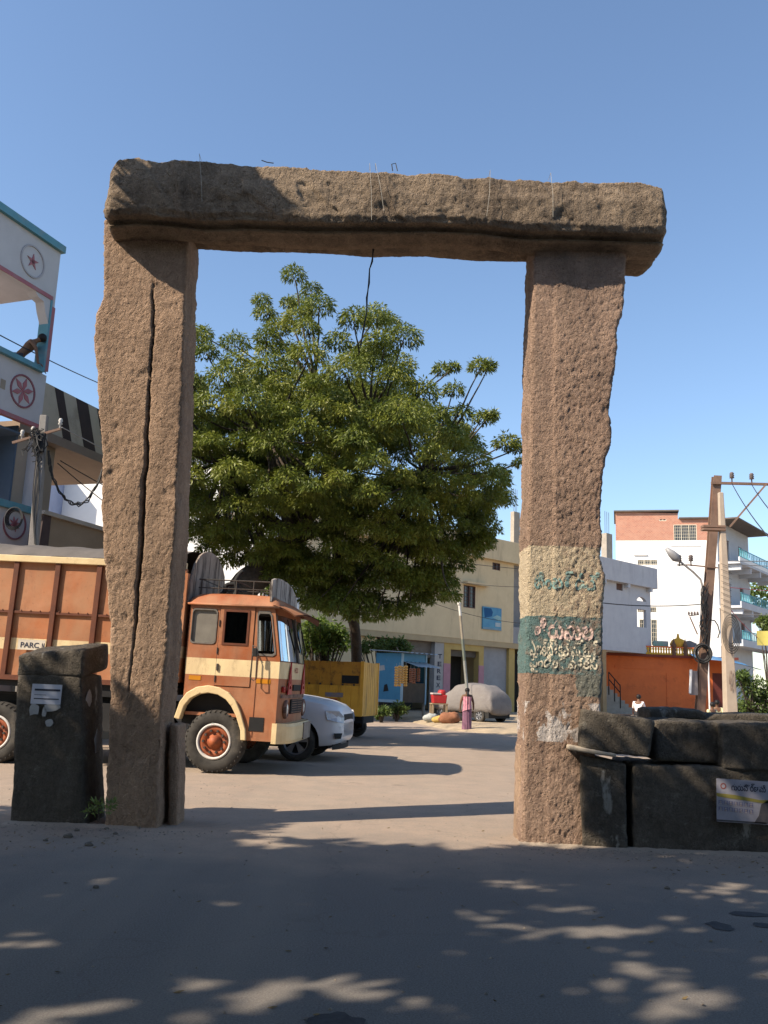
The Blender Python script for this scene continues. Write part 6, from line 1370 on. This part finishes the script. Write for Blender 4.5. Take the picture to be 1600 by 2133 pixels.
MB().tube([lp(1432,1178)+Vector((0,-.12,0)), lp(1492,1184)+Vector((0,-.12,0))], .025, 4).build('lower_arm', M_stl, sp); MB().tube([lp(1408,1178)+Vector((0,-.12,0)), lp(1432,1178)+Vector((0,-.12,0))], .025, 4).build('lower_arm', M_stl, sp)
mb = MB(); mb.tube([lp(x, y)+Vector((0,-.16,0)) for x, y in ((1456,1300),(1458,1240),(1459,1222),(1455,1208),(1440,1193),(1405,1165))], .03, 6); la = mb.build('lamp_arm', M('galvanised', (.26,.24,.23), (.2,.19,.18), 5, .5), sp)
pA, pB = lp(1411,1170)+Vector((0,-.16,0)), lp(1384,1144)+Vector((0,-.16,0)); dd = (pB-pA)
mb = MB(); mb.tube([pA, pA+dd*.25, pA+dd*.6, pA+dd], [.05,.13,.11,.05], 8); mb.build('lamp_head', M('lamp_grey', (.30,.30,.31), (.25,.25,.26), 4, .4), la, smooth=True)
mb = MB()
for k in range(7):
    r_ = .17+.025*(k%4); c = lp(1456+(k%3)*2, 1362)+Vector((0,-.2-.02*k,0)); mb.tube([c+Vector((r_*math.cos(t)*1.0, .02*math.sin(3*t+k), r_*math.sin(t)*1.1)) for t in np.linspace(0, 2*math.pi, 20)], .02, 5)
mb.build('cable_coil', M_wire, sp)
mb = MB()
for k in range(14):
    ya = 1215+random.random()*30; yb = 1330+random.random()*30; x_ = 1456+random.random()*14
    mb.tube([lp(x_+random.uniform(-7,7), ya+(yb-ya)*t)+Vector((0,-.18-random.random()*.06,0)) for t in np.linspace(0,1,9)], .013, 4)
tag(mb.build('cable_tangle', M_wire, sp), kind='stuff')
mb = MB(); mb.tube([lp(x, y)+Vector((0,-.18,0)) for x, y in ((1474,1292),(1484,1294),(1490,1303),(1494,1318),(1490,1330))], .018, 5); mb.build('loose_cable', M_wire, sp)
mb = MB(); mb.tube([lp(1430,1284)+Vector((0,-.2,0)), lp(1452,1281)+Vector((0,-.15,0))], .02, 4); mb.tube([lp(1432,1286)+Vector((0,-.2,0)), lp(1449,1322)+Vector((0,-.15,0))], .02, 4); mb.build('side_bracket', M_stl, sp)
for k in range(4):
    p = lp(1430+6*k, 1281)+Vector((0,-.2,0)); MB().lathe([(.02,-.02),(.035,.03),(.02,.08)], p, 'z', 6).build('insulator', M_ins, sp)
mb = MB(); a, b_ = lp(1433,1397), lp(1450,1448); mb.box(a.x, b_.x, -.16, -.10, b_.z, a.z); mb.build('sign_panel', M('panel_grey', (.28,.25,.25), (.2,.18,.18), 3), sp); mb = MB(); mb.tube([lp(1435,1395)+Vector((0,-.18,0)), lp(1433,1444)+Vector((0,-.18,0))], .035, 6); mb.build('tube_light', M('white_tube', (.8,.8,.8), bumps=0), sp)
CY = 24.2; c0 = Vector((P(1520,1480,CY).x+.03, CY, 0)); c1 = P(1501,1026,CY)
cp = thing('concrete_pole', 'pale tapered concrete pole right of the rusty steel pole', 'power pole', tuple(c0))
mb = MB(); pole_box(mb, (0,0,0), c1-c0, .165, .065); mb.build('shaft', M('pole_concrete', (.44,.36,.28), (.37,.30,.235), 3, .9, dirt=(.28,.23,.18), dscale=2, damt=(.55,.75), streak=True), cp, bevel=.02)
for py in (1098,1104): p = P(1500,py,CY)-c0; MB().box(p.x-.5, p.x+.12, -.12, .12, p.z-.03, p.z+.03).build('clamp', M_stl, cp)
mb = MB()
for k in range(5):
    r_ = .2+.05*k; c = P(1520,1322,CY)-c0; mb.tube([c+Vector((-.05+r_*.6*math.cos(t), -.20-.01*k, r_*1.3*math.sin(t))) for t in np.linspace(0,2*math.pi,20)], .012, 4)
mb.build('cable_loop', M_wire, cp)
mb = MB()
for k in range(9): y_ = 1175+k*12; mb.tube([P(1498,y_,CY)-c0+Vector((0,-.13,0)), P(1520,y_+9,CY)-c0+Vector((0,-.14,0))], .006, 4)
tag(mb.build('wrapped_wire', M_wire, cp), kind='stuff')
tl_ = text_part('4311', 'painted_number', M('number_brown', (.20,.14,.11), bumps=0), cp, -.08, .08, 0, .55, 0, bold=.01); tl_.location = (.0, -.172, P(1520,1440,CY).z)
# left pole
LPY = 18.3; l0 = Vector((P(80,1160,LPY).x, LPY, 0)); l1 = P(93,866,LPY)
lpole = thing('service_pole', 'weathered grey service pole with tangled cables beside the balcony building', 'power pole', tuple(l0))
mb = MB(); pole_box(mb, (0,0,0), l1-l0, .10, .075); mb.build('shaft', M('pole_grey', (.26,.24,.22), (.20,.185,.17), 3, .9), lpole, bevel=.015)
lq = lambda x, y: P(x, y, LPY)-l0
mb = MB(); mb.tube([lq(30,925)+Vector((0,-.1,0)), lq(130,896)+Vector((0,-.1,0))], .035, 4); mb.build('cross_arm', M_stl, lpole)
for px, py in ((129,888),(72,905),(50,912)): MB().lathe([(.02,-.1),(.02,.0),(.05,.02),(.03,.06),(.05,.09),(.03,.14),(.001,.15)], lq(px, py)+Vector((0,-.1,0)), 'z', 8).build('insulator', M('porcelain', (.5,.48,.45), bumps=0), lpole, smooth=True)
mb = MB()
for k in range(22):
    a_ = lq(84+random.uniform(-14,18), 905+random.uniform(-12,20))+Vector((0,-.1-.08*random.random(),0)); pts = [a_]
    for q in range(6): a_ = a_+Vector((random.uniform(-.09,.09), random.uniform(-.03,.03), random.uniform(-.16,.06))); pts.append(a_)
    mb.tube(pts, .012, 4)
tag(mb.build('cable_tangle', M_wire, lpole), kind='stuff')
mb = MB(); mb.box(*[v for v in (lq(75,912).x, lq(100,912).x, -.16, -.09, lq(88,945).z, lq(88,905).z)]); mb.build('junction_box', M_black, lpole, bevel=.02)
for k in range(3): mb = MB(); mb.tube([lq(80-2*k+4*math.sin(t*5+k), 945+t*190)+Vector((0,-.10,0)) for t in np.linspace(0,1,14)], .012, 4); mb.build('down_cable', M_wire, lpole)
mb = MB()
for k in range(4): r_ = .15+.02*k; c = lq(33,1082); mb.tube([c+Vector((r_*math.cos(t)*.9, -.02*k-.05, r_*1.15*math.sin(t))) for t in np.linspace(0,2*math.pi,20)], .012, 4)
co2 = mb.build('hanging_cable_coil', M_wire, None); co2.location = l0; tag(co2, 'coil of black cable hung on the medallion panel at the left edge', 'cable coil')
# the drooping cable bundle
for k in range(4):
    pts = [P(x, y, LPY-.1+1.2*i/8) for i, (x, y) in enumerate([(100,940),(105,980),(116,1010),(130,1032),(145,1044+k),(162,1048+1.5*k),(180,1040+k),(196,1018),(214,980)])]
    c = curve(pts, 5); c = [p+Vector((.02*math.sin(i*.9+k*2), .02*k, .025*math.sin(i*1.3+k))) for i, p in enumerate(c)]
    tag(MB().tube(c, .012, 5).build('drooping_cable', M_wire, origin=pts[0]), ['uppermost','second','third','lowest'][k]+' strand of the drooping cable bundle left of the left pillar', 'cable', 'drooping cable bundle')
def wire(a, b, s, r, lab, mat=M_wire): tag(MB().tube(sag(a, b, s), r, 5).build('overhead_wire', mat, origin=Vector(a)), lab, 'wire', 'overhead wires')
wire(P(129,890,LPY), P(700,1130,34), .3, .012, 'pale service wire running from the left pole behind the gate', M('wire_pale', (.35,.33,.31), bumps=0))
wire(P(126,960,LPY+1), P(480,1120,30), .2, .012, 'dark wire passing the white wall left of the left pillar')
wire(P(120,965,LPY+1), P(430,1180,28), .2, .012, 'lower dark wire passing the white wall left of the left pillar')
wire(P(-80,655,17), P(330,845,30), .15, .014, 'wire crossing the open balcony behind the leaning figure')
wire(P(400,1040,30), P(1140,1188,46), .5, .014, 'long wire crossing in front of the tree crown')
wire(P(880,1196,44), P(1110,1222,44), .2, .012, 'thin wire across the upper wall of the cream building')
wire(P(900,1255,43), P(1110,1300,44), .2, .012, 'thin wire across the cream building above the shops')
wire(P(1523,1004,SY), P(1640,1160,14), .15, .012, 'wire falling from the left insulator of the steel pole')
wire(P(1564,1006,SY), P(1650,1110,14), .1, .012, 'wire falling from the right insulator of the steel pole')
wire(P(1256,1256,SY), P(1478,1257,SY), .08, .014, 'horizontal wire from the steel pole toward the right pillar')
for k, (y0, y1) in enumerate(((1168,1166),(1174,1180),(1278,1280))): wire(P(1506,y0,CY), P(1680,y1,32), .03, .014, ['upper pale wire right of the concrete pole','second pale wire right of the concrete pole','low yellow wire right of the concrete pole'][k], MATS['wire_pale'])
wire(P(1506,1222,CY), P(1680,1234,30), .03, .010, 'upper red cord right of the concrete pole', M('cord_red', (.5,.12,.14), bumps=0)); wire(P(1520,1268,CY), P(1578,1328,36), .05, .012, 'red cord tying the yellow banner to the concrete pole', MATS['cord_red'])
# yellow banner
b0_, b1_ = P(1576,1314,36), P(1680,1348,36)
tag(MB().grid(lambda u, v: (b0_.x+(b1_.x-b0_.x)*u, 36+.05*math.sin(u*9), b1_.z+(b0_.z-b1_.z)*v+.06*u*math.sin(u*5)), 14, 6).build('yellow_banner', M('banner_yellow', (.72,.60,.16), (.66,.55,.14), 2, .7), origin=b0_, smooth=True), 'plain yellow cloth banner stretched at the right edge', 'banner')
# ================================================================== bushes
M_lf2 = leaf_mat('bush_leaves', (.05,.085,.018), (.10,.15,.03), (.17,.22,.05), .35); M_lf3 = leaf_mat('garden_leaves', (.035,.06,.015), (.08,.12,.03), (.14,.17,.06), .3)
def bush(name, lab, cat, blobs, Y, ll, lw, mat, dens=700, stem=True, group=None):
    if dens > 100: blobs = blobs + [(x+random.uniform(-1,1)*r, y+random.uniform(-.6,1.2)*r, r*random.uniform(.5,.8), dy+random.uniform(-.3,.3)) for x, y, r, dy in blobs for _ in range(3)]
    c = [P(x, y, Y+dy) for x, y, r, dy in blobs]; r = [q[2]/1850*Y for q in blobs]; b = Vector((sum(p.x for p in c)/len(c), Y, 0))
    t = thing(name, lab, cat, tuple(b), 0, group); leaf_mesh('foliage', mat, t, c, r, lambda rr: int(60+dens*rr*rr), ll, lw, droop=.4, low=-.8, shell=.3)
    mb = MB()
    for p in c: limb(mb, [b+Vector((0,0,-.05)), b.lerp(p,.5)+Vector((0,0,.1)), p], .05, .015, 5)
    mb.build('stems', M_bark, t, smooth=True, world=True)
bush('roadside_bush', 'sunlit bright green bush behind the lorry cab under the tree', 'bush', [(655,1310,26,0),(675,1345,26,.2),(650,1350,24,.2),(700,1345,24,.2),(675,1300,26,.5),(690,1320,18,0),(640,1325,16,0),(668,1330,18,.4),(705,1310,14,0)], 30, .16, .035, M_lf2)
bush('hedge_shrub', 'pale sunlit shrub above the roof rack behind the cab', 'bush', [(560,1215,14,0),(575,1208,12,0),(548,1225,10,0)], 31, .16, .035, M_lf2)
bush('garden_shrub', 'yellow flowered shrub right of the concrete pole', 'bush', [(1545,1420,20,0),(1560,1450,22,.4),(1585,1430,24,0),(1575,1475,22,0),(1600,1460,26,.3),(1548,1405,12,0),(1540,1480,14,0),(1620,1440,26,0)], 30, .14, .03, M_lf3)
bush('far_tree', 'distant green tree behind the balconies at the right edge', 'tree', [(1585,1215,22,0),(1600,1235,28,2),(1580,1250,20,0),(1620,1210,30,0),(1600,1265,24,0),(1570,1235,12,0)], 95, .5, .14, M_lf3, 40)
bush('creeper', 'leafy creeper on the wall beside the yellow banner', 'creeper', [(1600,1300,18,0),(1615,1310,18,0),(1590,1292,10,0)], 45, .2, .05, M_lf3)
bush('kiosk_shrub', 'low dry shrub at the left foot of the kiosk', 'bush', [(796,1478,10,0),(806,1484,10,0),(788,1486,8,0)], 37, .12, .03, M_lf3); bush('kiosk_shrub', 'low green shrub under the snack packets', 'bush', [(828,1470,12,0),(838,1478,12,0),(820,1482,9,0)], 38.5, .12, .03, M_lf3)
bush('fence_shrub', 'dark climbing plant above the kiosk roof', 'bush', [(770,1335,14,0),(800,1340,16,0),(825,1342,13,0),(845,1350,12,0),(750,1350,14,0)], 43.5, .18, .04, M_lf3)
wd = thing('weed_clump', 'small dark weeds growing between plinth and left pillar', 'weeds', (G(205,1700).x, G(205,1700).y-.05, 0)); leaf_mesh('foliage', M_lf3, wd, [P(205,1678,8.75), P(222,1688,8.75), P(190,1692,8.75), P(232,1676,8.8)], [.08,.07,.06,.05], lambda r: 40, .05, .009, droop=-.2, low=-.6, shell=.2)
MB().tube([P(205,1712,8.75), P(207,1670,8.75)], .006, 5).build('stem', M_bark, wd, world=True)
# ================================================================== people
M_skin = M('skin_brown', (.16,.085,.05), (.14,.07,.042), 8, .6, bumps=0); M_hair = M('hair_black', (.012,.010,.010), rough=.6, bumps=0)
def skin(name, J, edges, mat, parent, root, sub=2, extra=None):
    bm = bmesh.new(); ly = bm.verts.layers.skin.verify(); V = {}
    for k, (p, r) in J.items():
        v = bm.verts.new(p); rr = r if isinstance(r, tuple) else (r, r); v[ly].radius = rr; V[k] = v
        if k == root: v[ly].use_root = True
    for a, b in edges: bm.edges.new((V[a], V[b]))
    for ch in (extra or []):
        last = None
        for i, (p, r) in enumerate(ch):
            v = bm.verts.new(p); v[ly].radius = (r, r)
            if i == 0: v[ly].use_root = True
            if last: bm.edges.new((last, v))
            last = v
    me = bpy.data.meshes.new(name); bm.to_mesh(me); bm.free(); me.materials.append(mat); o = bpy.data.objects.new(name, me); col.objects.link(o); o.parent = parent
    m_ = o.modifiers.new('skin', 'SKIN'); m_.use_smooth_shade = True; s_ = o.modifiers.new('sub', 'SUBSURF'); s_.levels = s_.render_levels = sub; return o
def fingers(w, d, side):
    w, d, side = Vector(w), Vector(d).normalized(), Vector(side).normalized(); out = []
    dn = Vector((0,0,-1)) if abs(d.z) < .8 else Vector((0,-1,0))
    for k, (o, l) in enumerate(((-.03,.070),(-.01,.082),(.01,.076),(.03,.060))): b = w+d*.07+side*o; out.append([(b, .009),(b+d*l*.55, .008),(b+d*l*.9+dn*l*.35, .007)])
    b = w+d*.02-side*.04; out.append([(b,.011),(b+d*.03-side*.025,.009),(b+d*.06-side*.03,.008)]); return out
def person(name, lab, loc, rz, J, clothes, hairr=.105, group=None):
    """J: joints; clothes: list of (name, material, joint->radius dict, edges, root)"""
    t = thing(name, lab, 'person', loc, rz, group)
    E = [('pel','chest'),('chest','neck'),('neck','chin'),('chin','head')]
    for s in 'LR': E += [('chest','sh'+s),('sh'+s,'el'+s),('el'+s,'wr'+s),('wr'+s,'pa'+s),('pel','hip'+s),('hip'+s,'kn'+s),('kn'+s,'an'+s),('an'+s,'to'+s)]
    rad = dict(pel=(.13,.11), chest=(.145,.105), neck=.05, chin=.062, head=.088, sh=.055, el=.042, wr=.03, pa=(.040,.020), hip=.085, kn=.055, an=.042, to=.04)
    JJ = {k: (p, rad.get(k, rad.get(k[:-1]))) for k, p in J.items()}
    ex = []
    for s in 'LR': w, e = Vector(J['wr'+s]), Vector(J['el'+s]); d = (Vector(J['pa'+s])-w); ex += fingers(w, d, Vector((1,0,0)) if abs(d.normalized().x) < .7 else Vector((0,1,0)))
    skin('body', JJ, E, M_skin, t, 'pel', 2, ex)
    h = Vector(J['head']); c_ = Vector(J['chin']); ax = (h-c_).normalized()
    mb = MB(); mb.ball(tuple(h+ax*.012+Vector((0,.012,0))), (hairr*.94, hairr, hairr*1.02), 14, 10); mb.v = [v for v in mb.v]; mb.build('hair', M_hair, t, smooth=True)
    for nm, mt, rr, ed, root in clothes: skin(nm, {k: (J[k] if isinstance(k, str) and k in J else rr[k][1], rr[k] if not isinstance(rr[k], list) else rr[k][0]) for k in rr}, ed, mt, t, root)
    return t
# woman in a sari walking away
wz_ = G(972, 1523); WS = (P(972,1434,wz_.y).z)/1.60
J = dict(pel=(0,0,.90), chest=(0,.0,1.24), neck=(0,0,1.38), chin=(0,-.0,1.44), head=(0,.0,1.52), shL=(-.17,0,1.31), elL=(-.24,.02,1.06), wrL=(-.25,.08,.84), paL=(-.25,.10,.78), shR=(.17,0,1.31), elR=(.24,.0,1.06), wrR=(.25,.06,.84), paR=(.25,.08,.78), hipL=(-.09,0,.86), knL=(-.09,.02,.47), anL=(-.09,0,.08), toL=(-.09,.12,.03), hipR=(.09,0,.86), knR=(.09,-.03,.47), anR=(.09,-.08,.08), toR=(.09,.04,.03))
J = {k: tuple(c*WS for c in v) for k, v in J.items()}
M_sari = M('sari_mauve', (.21,.105,.16), (.16,.075,.12), 10, .7, bumps=.3, bscale=25); M_blouse = M('sari_pink', (.42,.15,.22), (.55,.28,.32), 14, .6, bumps=.2)
wom = person('person', 'woman in a pink and mauve sari walking away across the road', (wz_.x, wz_.y, 0), 0, J, [('blouse', M('blouse_pink', (.50,.16,.25), bumps=0), dict(chest=(.155*WS,.115*WS), shL=.062*WS, shR=.062*WS, pel=(.12*WS,.1*WS)), [('pel','chest'),('chest','shL'),('chest','shR')], 'pel')], .1*WS)
mb = MB()
def skirt(u, v):
    a = 2*math.pi*v; z = .02+.98*u; r = (.185-.0*u-.015*math.sin(u*3.0)) if u < .8 else .165; f = 1+.06*math.sin(a*11+u*3)*(1-u*.7); return (WS*r*f*math.cos(a)*1.0, WS*(r*f*.78*math.sin(a)-.02), WS*z)
mb.grid(skirt, 24, 66); mb.build('sari', M_sari, wom, smooth=True)
mb = MB(); mb.grid(lambda u, v: (WS*(.185*math.cos(math.pi*(1.02+.96*v))*(1-.10*u-.1*math.sin(u*3.1))+.006*math.sin(v*22)), WS*(-.02+(.165+.01*math.sin(v*31))*math.sin(math.pi*(1.02+.96*v))), WS*(.72+.16*v+(.58-.18*v)*u)), 14, 40); mb.build('sari_end', M_blouse, wom, smooth=True)
mb = MB(); mb.tube([(0,-.09*WS,1.5*WS),(.0,-.135*WS,1.38*WS),(.01,-.15*WS,1.2*WS),(.015,-.17*WS,1.02*WS)], [.045,.038,.03,.015], 8); mb.build('plait', M_hair, wom, smooth=True)
# shirtless figure leaning over the balcony parapet
def balcony_person():
    fl = zflr; base_u = FL.U(52,740,.2); o = FL.o+FL.u*base_u+FL.n*.42
    H = zled+.12-fl
    J = dict(pel=(0,0,.92), chest=(.02,-.26,1.26), neck=(.03,-.36,1.40), chin=(.04,-.43,1.44), head=(.05,-.50,1.50), shL=(-.17,-.28,1.33), elL=(-.22,-.42,1.14), wrL=(-.2,-.50,H+.04), paL=(-.2,-.54,H+.02), shR=(.20,-.30,1.32), elR=(.28,-.44,1.16), wrR=(.30,-.52,H+.04), paR=(.30,-.56,H+.02), hipL=(-.09,0,.88), knL=(-.09,-.02,.47), anL=(-.09,.04,.08), toL=(-.09,-.08,.03), hipR=(.09,0,.88), knR=(.09,-.02,.47), anR=(.09,.04,.08), toR=(.09,-.08,.03))
    M_sh = M('shorts_dark', (.05,.05,.07), bumps=0)
    p = person('person', 'shirtless person leaning over the turquoise balcony parapet', (o.x, o.y, fl), FL.a+R(35), J, [('shorts', M_sh, dict(pel=(.15,.13), hipL=.105, hipR=.105, knL=.085, knR=.085), [('pel','hipL'),('pel','hipR'),('hipL','knL'),('hipR','knR')], 'pel')])
balcony_person()
# people beyond the stone wall
def seated(lab, px, py, Y, rz, shirt, pants, zseat=.45, lean=0.0):
    h = P(px, py, Y); J = dict(pel=(0,0,zseat+.08), chest=(0,-.02-lean,zseat+.42), neck=(0,-.04-lean,zseat+.58), chin=(0,-.06-lean,zseat+.64), head=(0,-.07-lean,zseat+.72), shL=(-.19,-.02-lean,zseat+.49), elL=(-.24,-.12-lean,zseat+.24), wrL=(-.14,-.32,zseat+.20), paL=(-.12,-.38,zseat+.20), shR=(.19,-.02-lean,zseat+.49), elR=(.24,-.12-lean,zseat+.24), wrR=(.14,-.32,zseat+.20), paR=(.12,-.38,zseat+.20), hipL=(-.1,-.06,zseat+.06), knL=(-.13,-.46,zseat+.08), anL=(-.13,-.44,.08), toL=(-.13,-.58,.03), hipR=(.1,-.06,zseat+.06), knR=(.13,-.46,zseat+.08), anR=(.13,-.44,.08), toR=(.13,-.58,.03))
    z0 = h.z - J['head'][2]
    return person('person', lab, (h.x, Y, z0), rz, J, [('shirt', shirt, dict(chest=(.165,.125), pel=(.15,.125), shL=.068, shR=.068, elL=.055, elR=.055), [('pel','chest'),('chest','shL'),('chest','shR'),('shL','elL'),('shR','elR')], 'pel'), ('trousers', pants, dict(pel=(.14,.12), hipL=.1, hipR=.1, knL=.075, knR=.075, anL=.06, anR=.06), [('pel','hipL'),('pel','hipR'),('hipL','knL'),('hipR','knR'),('knL','anL'),('knR','anR')], 'pel')]), z0
M_wsh_ = M('shirt_white', (.78,.72,.72), (.72,.62,.64), 5, .8, bumps=.1); M_ysh = M('shirt_pale_yellow', (.62,.58,.34), (.55,.5,.3), 5, .8, bumps=.1); M_pt = M('trousers_dark', (.04,.04,.045), bumps=0); M_chk = M('shirt_check', (.5,.5,.52), (.35,.35,.38), 30, .8, bumps=0)
seats = []
for lab, px, py, Y, rz, sh_, ln in (('person in a white shirt sitting with back turned beyond the stone wall', 1329, 1452, 38, R(150), M_wsh_, .05), ('left of two people in pale yellow sitting by the steel pole', 1482, 1468, 36, R(20), M_ysh, 0), ('right of two people in pale yellow sitting by the steel pole', 1493, 1464, 36.6, R(-10), M_ysh, 0), ('person in a checked shirt sitting before the flowering shrub', 1556, 1470, 34, R(160), M_chk, 0)):
    t_, z0 = seated(lab, px, py, Y, rz, sh_, M_pt, lean=ln); seats.append((px, py, Y, z0))
for k, (px, py, Y, z0) in enumerate(seats):
    h = P(px, py, Y); zt_s = z0+.40; b = thing('stone_bench', ['stone bench under the person in white','stone bench under the left person in yellow','stone bench under the right person in yellow','stone bench under the person in the checked shirt'][k], 'bench', (h.x, Y, 0), 0, 'stone benches')
    MB().box(-.26,.26,-.2,.24,max(.0,zt_s-.12),zt_s).build('seat_slab', MATS['raw_concrete'], b, bevel=.02)
    if zt_s > .2:
        for sx_ in (-.2,.2): MB().box(sx_-.05,sx_+.05,-.18,.22,0,zt_s-.12).build('leg', MATS['raw_concrete'], b)
